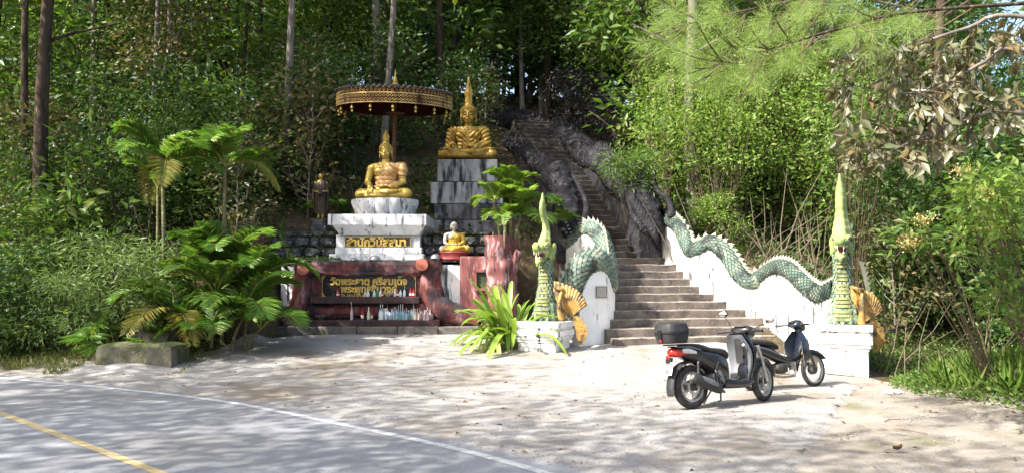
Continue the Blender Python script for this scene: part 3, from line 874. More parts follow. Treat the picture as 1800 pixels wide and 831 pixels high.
for i in range(9):
    f = i / 8
    a = P(1112 + 36 * f, 342 + 48 * f, 21.55 - 0.2 * f); 
    pts = [a, a + Vector((-0.02, -0.16, -0.22)), a + Vector((0.04, -0.2, -0.45)), a + Vector((0.10, -0.14, -0.62))]
    MB().tube([tuple(q) for q in resample(np.array([tuple(p) for p in pts]), 8)], [0.05, .09, .105, .10, .09, .07, .045, .012], 8).build('lock', M_old, fur, smooth=1, world=True)

_spo = _spm.copy(); _spo.materials.clear(); _spo.materials.append(M_old)
def old_body(label, keys, r, wave):
    C = spath(keys, 110)
    L = np.linspace(0, 1, 110)
    C[:, 2] += wave * np.sin(L * 26)
    t = thing('stone_balustrade', label, 'balustrade', tuple(C[0]))
    V, F = ring_tube(C, r, 18)
    n = V.shape[0]
    V = V + (rng.normal(0, 1, (n, 3)) * 0.028)
    link('body', mesh_np('body', V - np.array(C[0]), F, True), M_old, t)
    V, F = scales_on(C, r * 1.0, row=0.13, around=17, lift=0.05)
    tag(link('body_scale', mesh_np('body_scale', V - np.array(C[0]) + rng.normal(0, 0.012, V.shape), F), M_old, t), kind='stuff')
    zb = np.array([min(hz(c[0], c[1]), c[2]) - 0.6 for c in C])
    wall_under(C, zb, r * 1.5).build('wall', M_old, t, world=True)
    spines_on(t, C, r, gap=0.24, scale=1.9, me=_spo)
    return t
old_body('black mossy stone balustrade climbing on the right of the upper stairs', [(1142, 380, 22.0), (1112, 340, 23.2), (1082, 308, 24.8), (1052, 284, 26.5), (1012, 258, 28.5), (965, 236, 30.5), (905, 218, 32.5), (840, 205, 34.5)], 0.42, 0.10)
old_body('black mossy stone balustrade climbing on the left of the upper stairs', [(990, 345, 22.3), (975, 320, 23.5), (955, 297, 25.5), (930, 275, 27.5), (905, 258, 29.5), (880, 246, 31.5)], 0.26, 0.06)
# ================================================================== SHRINE
M_plinth_white = mat('stained_white_plaster', (0.66, 0.66, 0.67), 0.85, 0.2, c2=(0.56, 0.56, 0.57), scale=2.0, stain=(0.085, 0.08, 0.08), st_scale=3.0, st_lo=0.55, st_hi=0.66, streak=(2.4, 2.4, 0.5), third=(0.30, 0.29, 0.28), th_scale=9, th_lo=0.62, th_hi=0.70, bump=0.3, bscale=20, coords='World', top=(0.06, 0.06, 0.05), top_amt=0.7)
M_log = mat('red_brown_cement_bark', (0.19, 0.055, 0.045), 0.8, 0.25, c2=(0.10, 0.030, 0.030), scale=3.0, third=(0.36, 0.20, 0.19), th_scale=5, th_lo=0.52, th_hi=0.74, stain=(0.028, 0.022, 0.026), st_scale=1.4, st_lo=0.46, st_hi=0.62, bump=1, bscale=12, coords='World', top=(0.03, 0.028, 0.03), top_amt=0.85, stretch=(1, 1, 0.45))
M_log_pale = mat('faded_red_cement_bark', (0.25, 0.095, 0.085), 0.85, 0.2, c2=(0.13, 0.045, 0.045), scale=3.0, third=(0.46, 0.33, 0.32), th_scale=5, th_lo=0.52, th_hi=0.68, stain=(0.05, 0.035, 0.04), st_scale=2.2, st_lo=0.50, st_hi=0.66, streak=(2.5, 2.5, 0.4), bump=1, bscale=10, coords='World', stretch=(1.5, 1.5, 0.3))
M_log_end = mat('cut_log_paint', (0.38, 0.13, 0.085), 0.7, 0.3, c2=(0.30, 0.09, 0.06), scale=8)
M_soot = mat('sooty_shelf', (0.035, 0.024, 0.026), 0.75, 0.3, c2=(0.075, 0.035, 0.03), scale=5, third=(0.20, 0.17, 0.15), th_scale=22, th_lo=0.66, th_hi=0.70, bump=0.8, bscale=25, coords='World')
M_rock = mat('dark_lichen_rock', (0.10, 0.10, 0.105), 0.95, 0.12, c2=(0.04, 0.04, 0.042), scale=3.5, third=(0.30, 0.30, 0.31), th_scale=9, th_lo=0.57, th_hi=0.68, bump=1, bscale=14, coords='World', top=(0.05, 0.07, 0.02), top_amt=0.8)
M_tier = mat('black_streaked_concrete', (0.30, 0.28, 0.27), 0.9, 0.15, c2=(0.13, 0.12, 0.12), scale=2.0, stain=(0.02, 0.02, 0.021), st_scale=1.8, st_lo=0.38, st_hi=0.62, streak=(2.6, 2.6, 0.5), bump=0.5, bscale=18, coords='World', top=(0.03, 0.03, 0.028), top_amt=0.9)
M_tier_pale = mat('pale_streaked_concrete', (0.50, 0.48, 0.47), 0.9, 0.15, c2=(0.34, 0.32, 0.31), scale=2.0, stain=(0.045, 0.043, 0.045), st_scale=2.0, st_lo=0.46, st_hi=0.60, streak=(2.6, 2.6, 0.45), bump=0.5, bscale=18, coords='World', top=(0.03, 0.03, 0.028), top_amt=0.9)
M_kerb = mat('old_kerb_concrete', (0.17, 0.15, 0.13), 0.95, 0.12, c2=(0.09, 0.08, 0.07), scale=3, third=(0.32, 0.29, 0.25), th_scale=20, th_lo=0.62, th_hi=0.68, stain=(0.06, 0.075, 0.025), st_scale=2, st_lo=0.6, st_hi=0.7, bump=0.8, bscale=25, coords='World')
M_sign = mat('black_granite_sign', (0.012, 0.011, 0.014), 0.25, 0.5, c2=(0.018, 0.016, 0.02), scale=20)
M_gold_letter = mat('gold_lettering', (0.62, 0.42, 0.09), 0.4, 0.5, metal=0.2, c2=(0.52, 0.34, 0.07), scale=9)
M_gold = mat('satin_gold_statue', (0.52, 0.37, 0.085), 0.36, 0.5, metal=0.35, c2=(0.40, 0.27, 0.05), scale=3, stain=(0.20, 0.13, 0.03), st_scale=6, st_lo=0.6, st_hi=0.72, bump=0.1, bscale=20)
M_gold_dark = mat('aged_gold_statue', (0.44, 0.28, 0.05), 0.42, 0.5, metal=0.35, c2=(0.30, 0.18, 0.03), scale=4, stain=(0.10, 0.06, 0.02), st_scale=6, st_lo=0.58, st_hi=0.70, bump=0.2, bscale=25)
M_robe_peach = mat('peach_satin_robe', (0.56, 0.34, 0.14), 0.38, 0.5, metal=0.15, c2=(0.50, 0.28, 0.10), scale=4)
M_robe_yellow = mat('faded_yellow_robe', (0.50, 0.34, 0.055), 0.7, 0.3, c2=(0.36, 0.22, 0.03), scale=6, stain=(0.12, 0.09, 0.03), st_scale=7, st_lo=0.58, st_hi=0.7)
M_robe_bronze = mat('dark_bronze_robe', (0.070, 0.046, 0.030), 0.5, 0.4, metal=0.2, c2=(0.04, 0.026, 0.02), scale=7, third=(0.15, 0.10, 0.05), th_scale=14)
M_skin_grey = mat('chalky_grey_skin', (0.40, 0.38, 0.34), 0.8, 0.2, c2=(0.26, 0.24, 0.21), scale=8, stain=(0.10, 0.09, 0.08), st_scale=8, st_lo=0.58, st_hi=0.68)
M_red_base = mat('red_lacquer_base', (0.27, 0.035, 0.032), 0.5, 0.4, c2=(0.17, 0.025, 0.025), scale=6)
M_dark_eye = mat('painted_eye_line', (0.03, 0.015, 0.01), 0.5)
M_tin = mat('dull_tin', (0.42, 0.42, 0.43), 0.35, 0.5, metal=0.8, c2=(0.28, 0.28, 0.29), scale=9)
def wx(px, D): return P(px, 485, D).x
def wz(py, D): return P(900, py, D).z

def rough_log(pts, rad, n=14, amp=0.08, seed=0, flat=1.0, rs=40):
    pts = resample(np.array([tuple(p) for p in pts], float), rs)
    rad = np.interp(np.linspace(0, 1, rs), np.linspace(0, 1, len(rad)), rad)
    mb = MB(); rr = []
    prev = None
    for i in range(rs):
        t = Vector(pts[min(i + 1, rs - 1)] - pts[max(i - 1, 0)]).normalized()
        side = t.cross(Vector((0, 1, 0)) if abs(t.y) < 0.9 else Vector((1, 0, 0))).normalized()
        u = side.cross(t)
        ring = []
        for j in range(n):
            a = 2 * math.pi * j / n
            k = 1 + amp * (math.sin(a * 4 + seed + 0.35 * i) * 0.6 + math.sin(a * 7 + i * 0.9 + seed * 3) * 0.4 + 0.5 * math.sin(i * 0.8 + a + seed))
            ring.append(Vector(pts[i]) + side * (rad[i] * k * math.cos(a)) + u * (rad[i] * k * flat * math.sin(a)))
        rr.append(ring)
    return mb.rings(rr)

# ---- kerb step in front of the altar
D0 = 19.45
kerb = thing('altar_step', 'low dark concrete step along the foot of the red altar', 'step', (wx(660, D0), D0, wz(590, D0)))
xa, xb = wx(486, D0), wx(842, D0)
for i in range(5):
    a = xa + (xb - xa) * i / 5; b = xa + (xb - xa) * (i + 1) / 5 - 0.012
    MB().box(((a + b) / 2, D0 + 0.45, (wz(574, D0) + wz(596, D0)) / 2 - 0.05 + 0.006 * (i % 2)), (b - a, 0.9, wz(574, D0) - wz(596, D0) + 0.1)).build('slab', M_kerb, kerb, bevel=0.02, world=True)

# ---- altar
DA = 20.05
altar = thing('shrine_altar', 'red cement altar shaped like tree logs under the golden statue', 'altar', (wx(660, DA), DA, wz(575, DA)))
zt = wz(459, DA); zbm = wz(600, DA)
def slab(name, m, x0, x1, y0, y1, D, dep, bev=0.015, parent=None):
    """block whose front face covers picture columns x0..x1 and rows y0..y1 at distance D"""
    a, b = wx(x0, D), wx(x1, D); zt_, zb_ = wz(y0, D), wz(y1, D)
    return MB().box(((a + b) / 2, D + dep / 2, (zt_ + zb_) / 2), (b - a, dep, zt_ - zb_)).build(name, m, parent or altar, bevel=bev, world=True)
slab('core', M_wall, 494, 812, 459, 600, DA + 0.2, 1.2)
slab('top_beam', M_log, 524, 776, 458.5, 481, DA - 0.1, 0.5, 0.09)
rough_log([P(548, 478, DA - .08), P(620, 481, DA - .08), P(690, 480, DA - .08), P(738, 478, DA - .08)], [0.07, 0.05, 0.06, 0.08], 12, 0.25, 1).build('bark_ridge', M_log, altar, smooth=0.9, world=True)
rough_log([P(532, 458, DA), P(531, 490, DA), P(529, 520, DA - 0.05), P(522, 545, DA - 0.1), P(506, 568, DA - 0.12)], [0.22, 0.22, 0.23, 0.26, 0.24], 16, 0.08, 2, 0.9).build('left_trunk', M_log, altar, smooth=0.9, world=True)
rough_log([P(757, 457, DA), P(757, 490, DA), P(760, 515, DA), P(768, 535, DA - 0.05), P(800, 552, DA - 0.08), P(842, 566, DA - 0.1)], [0.27, 0.26, 0.28, 0.30, 0.25, 0.14], 16, 0.08, 3, 0.8).build('right_trunk', M_log, altar, smooth=0.9, world=True)
rough_log([P(518, 546, DA), P(600, 546, DA), P(700, 546, DA), P(776, 545, DA)], [0.19, 0.16, 0.17, 0.2], 14, 0.14, 4, 0.7).build('lower_log', M_log, altar, smooth=0.9, world=True)
slab('sign_recess', M_log, 548, 742, 474, 540, DA + 0.02, 0.3)
slab('upper_shelf', M_soot, 547, 737, 521, 533, DA - 0.26, 0.3, 0.02)
slab('offering_shelf', M_soot, 503, 773, 562, 583, DA - 0.45, 0.55, 0.025)
for (px, py, r, dy) in [(538, 473, 0.155, 0.30), (744, 465, 0.165, 0.30)]:     # sawn branch stubs
    c = P(px, py, DA)
    st = rough_log([c + Vector((0.08, 0.1, -0.04)), c + Vector((0.02, -0.16, -0.01)), c + Vector((0, -0.32, 0))], [r * 1.25, r * 1.08, r], 16, 0.05, px, rs=8).build('branch_stub', M_log, altar, smooth=0.9, world=True)
    e = MB().lathe([(r * 0.96, 0), (r * 0.9, 0.012), (0.001, 0.014)], n=18, M=Matrix.Rotation(R(90), 3, 'X')); e.v = [tuple(Vector(v) + c + Vector((0, -0.325, 0))) for v in e.v]
    e.build('sawn_end', M_log_end, st).data.transform(Matrix.Translation(-ORIGIN[altar.name]))
rough_log([P(521, 545, DA - 0.2), P(525, 528, DA - 0.22), P(528, 512, DA - 0.2)], [0.15, 0.10, 0.02], 12, 0.15, 6, rs=10).build('broken_branch', M_log_pale, altar, smooth=0.9, world=True)
slab('right_column', M_log_pale, 808, 872, 450, 598, DA + 0.0, 0.9, 0.06)
# window-like niche in the column: frame round a dark panel painted as the hole's shade
hb = MB()
c = P(850, 492, DA - 0.02); w2, h2 = 0.17, 0.20
for (x, z, w, h) in [(0, h2 + .04, 2 * w2 + .16, .08), (0, -h2 - .04, 2 * w2 + .16, .08), (-w2 - .04, 0, .08, 2 * h2 - .004), (w2 + .04, 0, .08, 2 * h2 - .004)]:
    hb.box(c + Vector((x, -0.03, z)), (w, 0.08, h))
hb.build('niche_frame', M_log_pale, altar, bevel=0.015, world=True)
MB().box(c + Vector((0, 0.012, 0)), (2 * w2, 0.03, 2 * h2)).build('niche_shade_panel', mat('niche_dark_green', (0.06, 0.07, 0.04), 0.9), altar, world=True)

stump = thing('stump_planter', 'tall faded red cement tree stump planter right of the altar', 'planter', tuple(P(884, 560, 19.9)))
rough_log([P(884, 570, 19.95), P(883, 520, 19.95), P(880, 470, 19.95), P(879, 440, 19.95), P(879, 415, 19.95)], [0.46, 0.40, 0.37, 0.36, 0.38], 22, 0.10, 8).build('trunk', M_log_pale, stump, smooth=0.9, world=True)
rough_log([P(893, 480, 19.9), P(905, 455, 19.85), P(913, 440, 19.8)], [0.2, 0.15, 0.11], 12, 0.08, 9, rs=10).build('side_branch', M_log_pale, stump, smooth=0.9, world=True)

llog = thing('log_planter', 'short dark red cement log standing left of the rock wall', 'planter', tuple(P(458, 452, 20.9)))
rough_log([P(459, 470, 20.9), P(459, 440, 20.9), P(459, 418, 20.9)], [0.27, 0.26, 0.25], 18, 0.06, 10, rs=10).build('log', M_log, llog, smooth=0.9, world=True)

# ---- rough rock retaining wall, stone by stone
def rock_wall(label, x0, x1, y0, y1, D, seed):
    rs = np.random.default_rng(seed)
    t = thing('rock_wall', label, 'wall', tuple(P((x0 + x1) / 2, y1, D)))
    a, b = wx(x0, D), wx(x1, D); zt_, zb_ = wz(y0, D), wz(y1, D) - 0.3
    MB().box(((a + b) / 2, D + 0.45, (zt_ + zb_) / 2 - 0.03), (b - a - 0.1, 0.7, zt_ - zb_ - 0.06)).build('mortar_core', M_rock, t, world=True)
    z = zb_; row = 0
    while z < zt_ - 0.06:
        h = rs.uniform(0.20, 0.30); x = a - rs.uniform(0, 0.1)
        h = min(h, zt_ - z)
        while x < b:
            w = rs.uniform(0.24, 0.48)
            mb = MB()
            c = Vector((x + w / 2, D + 0.16, z + h / 2))
            rr = []
            for i in range(6):
                th = math.pi * i / 5; th = min(max(th, .25), math.pi - .25)
                rr.append([c + Vector((math.copysign(abs(math.cos(p)) ** .6, math.cos(p)) * w * .52 * math.sin(th) ** .4 * rs.uniform(.88, 1.06), -math.cos(th) * .2 * rs.uniform(.85, 1.2), math.copysign(abs(math.sin(p)) ** .6, math.sin(p)) * h * .54 * math.sin(th) ** .4 * rs.uniform(.88, 1.06))) for p in np.linspace(0, 2 * math.pi, 8, endpoint=False)])
            mb.rings(rr).build('stone', M_rock, t, world=True)
            x += w
        z += h; row += 1
rock_wall('dark rock retaining wall left of the white statue plinth', 474, 588, 406, 462, 20.9, 3)
rock_wall('dark rock retaining wall behind the small seated monk', 748, 862, 408, 462, 20.9, 4)
ledge = thing('rock_ledge', 'mossy flat ledge on top of the altar', 'ledge', tuple(P(660, 460, 20.6)))
MB().box((wx(665, 20.6), 20.75, zt - 0.035), (wx(862, 20.6) - wx(490, 20.6), 1.0, 0.16)).build('slab', M_rock, ledge, bevel=0.03, world=True)

# ---- white plinth under the large statue
DP = 20.55
pl = thing('statue_plinth', 'stained white plaster plinth carrying the front golden statue', 'plinth', tuple(P(662, 458, DP)))
def course(name, x0, x1, y0, y1, D, dep, taper=None, bev=0.02, parent=pl, m=M_plinth_white):
    a, b = wx(x0, D), wx(x1, D); zt_, zb_ = wz(y0, D), wz(y1, D)
    return MB().box(((a + b) / 2, D + dep / 2, (zt_ + zb_) / 2), (b - a, dep, zt_ - zb_), taper=taper).build(name, m, parent, bevel=bev, world=True)
course('foot_course', 578, 745, 446, 462, DP - 0.05, 2.0)
course('foot_course', 588, 741, 434.5, 446.3, DP, 1.9)
course('shaft', 590, 738, 412, 435, DP + 0.08, 1.75)
fx0, fx1 = wx(600, DP), wx(738, DP)
# the flaring cornice: taper > 1 widens to the top
a, b = wx(597, DP), wx(737, DP)
zt_, zb_ = wz(395, DP), wz(414, DP)
MB().box(((a + b) / 2, DP + 0.95, (zt_ + zb_) / 2), (b - a, 1.9, zt_ - zb_), taper=(1.19, 1.14)).build('flared_cornice', M_plinth_white, pl, bevel=0.015, world=True)
a, b = wx(575, DP - 0.12), wx(749, DP - 0.12)
MB().box(((a + b) / 2, DP + 0.95, (wz(376, DP - .12) + wz(396, DP - .12)) / 2), (b - a, 2.16, wz(376, DP - .12) - wz(395.5, DP - .12))).build('top_slab', M_plinth_white, pl, bevel=0.02, world=True)
# lotus seat: ring of broad petals round a drum
DS = 21.45
seat_c = P(677, 376, DS)
ztop = wz(348.5, DS - 0.5); zlow = wz(376, DP) - 0.02
drum_h = ztop - zlow
ls = thing('lotus_seat', 'white flaring lotus seat beneath the front golden statue', 'statue seat', (seat_c.x, DS, zlow))
MB().lathe([(0.74, 0), (0.78, 0.04), (0.72, 0.09), (0.80, 0.2), (0.88, drum_h - 0.03), (0.86, drum_h)], n=40, sy=0.72).build('drum', M_plinth_white, ls, smooth=0.7)
pet = MB()
pts2 = []
npet = 14
for i in range(npet):
    a0 = 2 * math.pi * (i + 0.5) / npet
    rr = []
    for zf, w, o in [(0.08, 0.30, 0.0), (0.3, 0.42, 0.035), (0.6, 0.46, 0.055), (0.85, 0.46, 0.05), (1.0, 0.44, 0.02)]:
        ring = []
        for s in np.linspace(-0.5, 0.5, 5):
            a = a0 + s * w * 0.95
            rad = 0.75 + 0.14 * zf + o * math.cos(s * math.pi) + 0.004
            ring.append((rad * math.cos(a), rad * 0.72 * math.sin(a), drum_h * zf * 0.985))
        for s in (0.5, 0, -0.5):
            a = a0 + s * w * 0.9
            ring.append((0.66 * math.cos(a), 0.66 * 0.72 * math.sin(a), drum_h * zf * 0.98))
        rr.append(ring)
    MB().rings(rr).build('petal', M_plinth_white, ls, smooth=0.8)

# ---- lettering
def text_mesh(body, size, m, parent, loc, rot=(R(90), 0, 0), weight=0.0, depth=0.006, sx=1.0, name='lettering'):
    cu = bpy.data.curves.new(name, 'FONT')
    cu.body = body; cu.size = size; cu.extrude = depth; cu.offset = weight
    cu.align_x = 'CENTER'; cu.align_y = 'CENTER'; cu.resolution_u = 3
    o = bpy.data.objects.new(name, cu); COL.objects.link(o)
    bpy.context.view_layer.update()
    me = bpy.data.meshes.new_from_object(o.evaluated_get(bpy.context.evaluated_depsgraph_get()))
    w = o.dimensions.x
    bpy.data.objects.remove(o)
    ob = tag(link(name, me, m, parent, loc=loc, rot=rot, scale=(sx, 1, 1)), kind='stuff')
    return ob, w
def sign(label, x0, x1, y0, y1, D, lines, corners=True):
    c = P((x0 + x1) / 2, (y0 + y1) / 2, D)
    t = thing('sign_board', label, 'sign', tuple(c))
    w = wx(x1, D) - wx(x0, D); h = wz(y0, D) - wz(y1, D)
    MB().box((0, 0.02, 0), (w, 0.04, h)).build('board', M_sign, t, bevel=0.004)
    fr = MB()
    for (x, z, ww, hh) in [(0, h / 2 - .008, w - .004, .012), (0, -h / 2 + .008, w - .004, .012), (-w / 2 + .008, 0, .012, h - .03), (w / 2 - .008, 0, .012, h - .03)]:
        fr.box((x, -0.004, z), (ww, 0.01, hh))
    fr.build('gold_border', M_gold_letter, t)
    if corners:
        for sx in (-1, 1):
            for sz in (-1, 1):
                k = min(h * 0.22, 0.16)
                pts = [(0, 0), (k, 0)] + [(k - k * 0.92 * math.sin(a), k - k * 0.92 * math.cos(a)) for a in np.linspace(0.1, 1.47, 6)] + [(0, k)]
                M = Matrix.Translation((sx * (w / 2 - .016), -0.003, sz * (h / 2 - .016))) @ Matrix.Diagonal((-sx, 1, -sz, 1))
                MB().prism(pts, 0.008, M).build('corner_scroll', M_gold_letter, t)
    for body, px0, px1, py, hpx, wgt in lines:
        size = hpx * D / FPX
        cc = P((px0 + px1) / 2, py, D)
        ob, wd = text_mesh(body, size, M_gold_letter, t, (cc.x - c.x, -0.008, cc.z - c.z), weight=wgt)
        ob.scale.x = (wx(px1, D) - wx(px0, D)) / max(wd, 1e-3)
    return t
sign('black and gold sign board set in the red altar, two lines of large Thai lettering', 566, 731, 482, 523, DA - 0.02,
     [('วัดพระธาตุ ศรีสมเด็จ', 581, 716, 494.5, 17, 0.010), ('พระพุทธชินวงศ์', 599, 698, 508, 17, 0.010), ('อ.แม่จัน จ.เชียงราย', 600, 698, 518.5, 8, 0.002)])
sign('small black sign with one line of gold Thai lettering on white plinth', 606, 722, 416.5, 433.5, DP + 0.04, [('สำนักวิปัสสนา', 609, 714, 426.5, 20, 0.012)], corners=False)

# ================================================================== STATUES
def seated(name, label, cat, loc, rotz, scale, m_body, m_robe, style):
    t = thing(name, label, cat, loc, rotz, scale=scale)
    zt = style.get('ztorso', 1.0); hs = style.get('head', 1.0); vox = style.get('voxel', 0.012)
    b = MB()
    # crossed legs
    for s in (-1, 1):
        b.cap((s * 0.20, 0.08, 0.17), (s * 0.62, -0.22, 0.155), 0.20, 0.155)
        b.ell((s * 0.64, -0.20, 0.15), (0.16, 0.18, 0.15))
    b.cap((-0.62, -0.25, 0.15), (0.16, -0.46, 0.19), 0.14, 0.085)          # right shin on top
    b.cap((0.16, -0.46, 0.19), (0.40, -0.40, 0.22), 0.07, 0.055)
    b.cap((0.62, -0.25, 0.12), (-0.16, -0.46, 0.085), 0.125, 0.08)
    b.cap((-0.16, -0.46, 0.085), (-0.44, -0.42, 0.085), 0.07, 0.055)
    b.ell((0, 0.06, 0.24), (0.44, 0.30, 0.22))
    Zt = lambda z: 0.3 + (z - 0.3) * zt
    # torso
    for z, rx, ry in [(0.36, .30, .22), (0.48, .285, .205), (0.60, .30, .205), (0.72, .34, .215), (0.82, .365, .215), (0.90, .365, .195), (0.96, .30, .16)]:
        b.ell((0, 0.06, Zt(z)), (rx, ry, 0.13 * zt))
    for s in (-1, 1):
        b.ell((s * 0.13, -0.07, Zt(0.80)), (0.16, 0.10, 0.11))             # chest
        b.ell((s * 0.36, 0.05, Zt(0.90)), (0.125, 0.13, 0.115))
    b.cap((0, 0.05, Zt(0.98)), (0, 0.03, Zt(1.16)), 0.115, 0.10)
    b.cap((-0.30, 0.05, Zt(0.955)), (0.30, 0.05, Zt(0.955)), 0.085, 0.085)
    # right arm: hand laid over the shin, fingers down; left arm: hand open in the lap
    b.cap((-0.42, 0.04, Zt(0.88)), (-0.50, 0.0, Zt(0.50)), 0.115, 0.088)
    b.cap((-0.50, 0.0, Zt(0.50)), (-0.36, -0.34, 0.345), 0.088, 0.058)
    if style.get('earth', True):
        b.ell((-0.345, -0.42, 0.30), (0.065, 0.05, 0.085))
        for i in range(4):
            x = -0.40 + i * 0.043; L = [0.10, 0.135, 0.14, 0.11][i]
            b.cap((x, -0.455, 0.25), (x, -0.475, 0.25 - L * 0.5), 0.024, 0.021, 8)
            b.cap((x, -0.475, 0.25 - L * 0.5), (x, -0.48, 0.25 - L), 0.021, 0.016, 8)
        b.cap((-0.285, -0.42, 0.31), (-0.25, -0.46, 0.24), 0.026, 0.02, 8)
    else:
        b.cap((-0.36, -0.34, 0.345), (-0.10, -0.36, 0.33), 0.055, 0.05)
        for i in range(4): b.cap((-0.10, -0.40 + i * 0.035, 0.34), (0.08, -0.41 + i * 0.035, 0.345), 0.024, 0.018, 8)
        b.cap((-0.10, -0.30, 0.36), (0.0, -0.34, 0.40), 0.024, 0.018, 8)
    b.cap((0.42, 0.04, Zt(0.88)), (0.50, 0.0, Zt(0.50)), 0.115, 0.088)
    b.cap((0.50, 0.0, Zt(0.50)), (0.20, -0.28, 0.335), 0.088, 0.06)
    b.ell((0.10, -0.30, 0.33), (0.11, 0.075, 0.035))
    for i in range(4): b.cap((0.03, -0.35 + i * 0.036, 0.335), (-0.12 + 0.01 * abs(i - 1.5), -0.355 + i * 0.036, 0.345), 0.024, 0.018, 8)
    b.cap((0.12, -0.36, 0.35), (0.02, -0.39, 0.37), 0.026, 0.02, 8)
    # head
    hz0 = Zt(1.15)
    H = lambda x, y, z: (x * hs, 0.0 + y * hs, hz0 + z * hs)
    E = lambda c, r, rot=None: b.ell(H(*c), tuple(q * hs for q in r), rot)
    E((0, 0.0, 0.23), (0.165, 0.185, 0.17)); E((0, -0.05, 0.14), (0.14, 0.14, 0.15)); E((0, -0.11, 0.035), (0.07, 0.065, 0.05))
    E((0.075, -0.12, 0.12), (0.055, 0.05, 0.06)); E((-0.075, -0.12, 0.12), (0.055, 0.05, 0.06))
    b.cap(H(0, -0.18, 0.225), H(0, -0.213, 0.135), 0.018 * hs, 0.027 * hs, 8)
    E((0, -0.182, 0.082), (0.055, 0.022, 0.013)); E((0, -0.178, 0.058), (0.045, 0.022, 0.014))
    for s in (-1, 1):
        E((s * 0.068, -0.163, 0.195), (0.042, 0.022, 0.02))
        b.tube([H(s * 0.02, -0.185, 0.228), H(s * 0.07, -0.180, 0.25), H(s * 0.13, -0.135, 0.228)], [0.011 * hs] * 3, 6)
        E((s * 0.172, 0.02, 0.17), (0.02, 0.042, 0.07)); E((s * 0.172, 0.015, 0.07), (0.017, 0.027, 0.075))
    me = fuse(b, vox, 1, 'body')
    n = len(me.vertices)
    co = np.empty(n * 3); me.vertices.foreach_get('co', co); co = co.reshape(-1, 3)
    nor = np.empty(n * 3); me.vertices.foreach_get('normal', nor); nor = nor.reshape(-1, 3)
    x, y, z = co.T
    # garment: cut from the body surface, raised and pleated
    mode = style['robe']
    torso_top = Zt(1.0)
    if mode == 'one_shoulder':
        diag = z < Zt(1.03) + (x - 0.10) * 1.05
        arm_l = (x > 0.30)
        sel = diag & (z > 0.33) & (z < torso_top + 0.02) & ~((x < -0.37) & (z > 0.34)) & ~((y < -0.25) & (z < 0.42))
        sel &= ~((x > 0.40) & (z < Zt(0.66)))
        fold = np.sin((x * 0.75 + (z - 0.3) * 0.9) * 46 + 3 * np.sin(x * 6)) * 0.5 + 0.5
        lift = 0.014 + 0.018 * fold + 0.05 * smoothstep(0.34, 0.50, x) * smoothstep(Zt(0.6), Zt(0.85), z)
    elif mode == 'both':
        sel = (z > 0.26) & (z < torso_top + 0.015) & ~((y < -0.36) & (z < 0.40)) 
        u = z + 0.9 * np.maximum(np.abs(x - 0.06) - 0.02, 0) ** 1.25 * -1.0
        fold = np.abs(np.sin((z - 0.95 * np.abs(x - 0.06)) * 26 + 0.6 * np.sin(x * 14)))
        lift = 0.012 + 0.034 * fold
    else:                                        # monk: robe over one shoulder, legs covered
        diag = z < Zt(1.0) + (x + 0.02) * 1.3
        sel = (diag | (x > 0.0)) & (z < torso_top) & ~((x < -0.38) & (z > 0.30)) & ~((y < -0.3) & (z > 0.30) & (z < 0.42) & (np.abs(x) < 0.3))
        fold = np.abs(np.sin((x * 0.8 + z * 0.7) * 20 + np.sin(x * 8)))
        lift = 0.016 + 0.028 * fold
    poly = np.empty(len(me.loops), int); me.loops.foreach_get('vertex_index', poly)
    quads = poly.reshape(-1, 4)
    fs = quads[sel[quads].all(1)]
    used = np.unique(fs); remap = -np.ones(n, int); remap[used] = np.arange(len(used))
    Vr = co[used] + nor[used] * lift[used][:, None]
    rob = mesh_np('robe', Vr, remap[fs], True)
    link('body', me, m_body, t)
    ro = link('robe', rob, m_robe, t)
    sm = ro.modifiers.new('solid', 'SOLIDIFY'); sm.thickness = 0.02; sm.offset = -1
    # leg pleats for the full robe
    if mode == 'both':
        lp = MB()
        for s in (-1, 1):
            for i in range(5):
                f = i / 4
                pts = [(s * (0.70 - 0.08 * f), -0.16 - 0.10 * f, 0.27 - 0.02 * i), (s * 0.45, -0.40 + 0.0 * f, 0.27 - 0.035 * i), (s * 0.15, -0.50 - 0.01 * i, 0.22 - 0.035 * i)]
                lp.tube([tuple(q) for q in resample(np.array(pts), 9)], [0.012, .02, .022, .024, .024, .024, .022, .018, .01], 6)
        tag(lp.build('robe_pleat', m_robe, t, smooth=1), kind='stuff')
    # face
    for s in (-1, 1):
        MB().ell(H(s * 0.068, -0.182, 0.187), (0.034 * hs, 0.008 * hs, 0.005 * hs), n=8, m=5).build('eye', M_dark_eye, t)
        MB().tube([H(s * 0.018, -0.197, 0.232), H(s * 0.07, -0.192, 0.256), H(s * 0.125, -0.146, 0.235)], [0.005 * hs] * 3, 5).build('eyebrow', M_dark_eye, t)
    MB().tube([H(-0.05, -0.193, 0.072), H(0, -0.206, 0.069), H(0.05, -0.193, 0.072)], [0.004 * hs] * 3, 5).build('mouth_line', M_dark_eye, t)
    if style.get('hair', True):
        hb = MB().ell(H(0, 0.012, 0.265), (0.178 * hs, 0.195 * hs, 0.165 * hs))
        hb.ell(H(0, 0.03, 0.17), (0.165 * hs, 0.17 * hs, 0.16 * hs))
        hb.ell(H(0, 0.02, 0.43), (0.105 * hs, 0.105 * hs, 0.10 * hs))
        me2 = fuse(hb, 0.018, 2, 'hair')
        # trim the cap below the hair line
        bm = bmesh.new(); bm.from_mesh(me2)
        dele = [v for v in bm.verts if v.co.y < 0.02 * hs and v.co.z < hz0 + (0.27 - 0.16 * (v.co.y + 0.18 * hs) / hs) * hs]
        bmesh.ops.delete(bm, geom=dele, context='VERTS'); bm.to_mesh(me2); bm.free()
        hair = link('hair', me2, m_body, t)
        cl = MB()
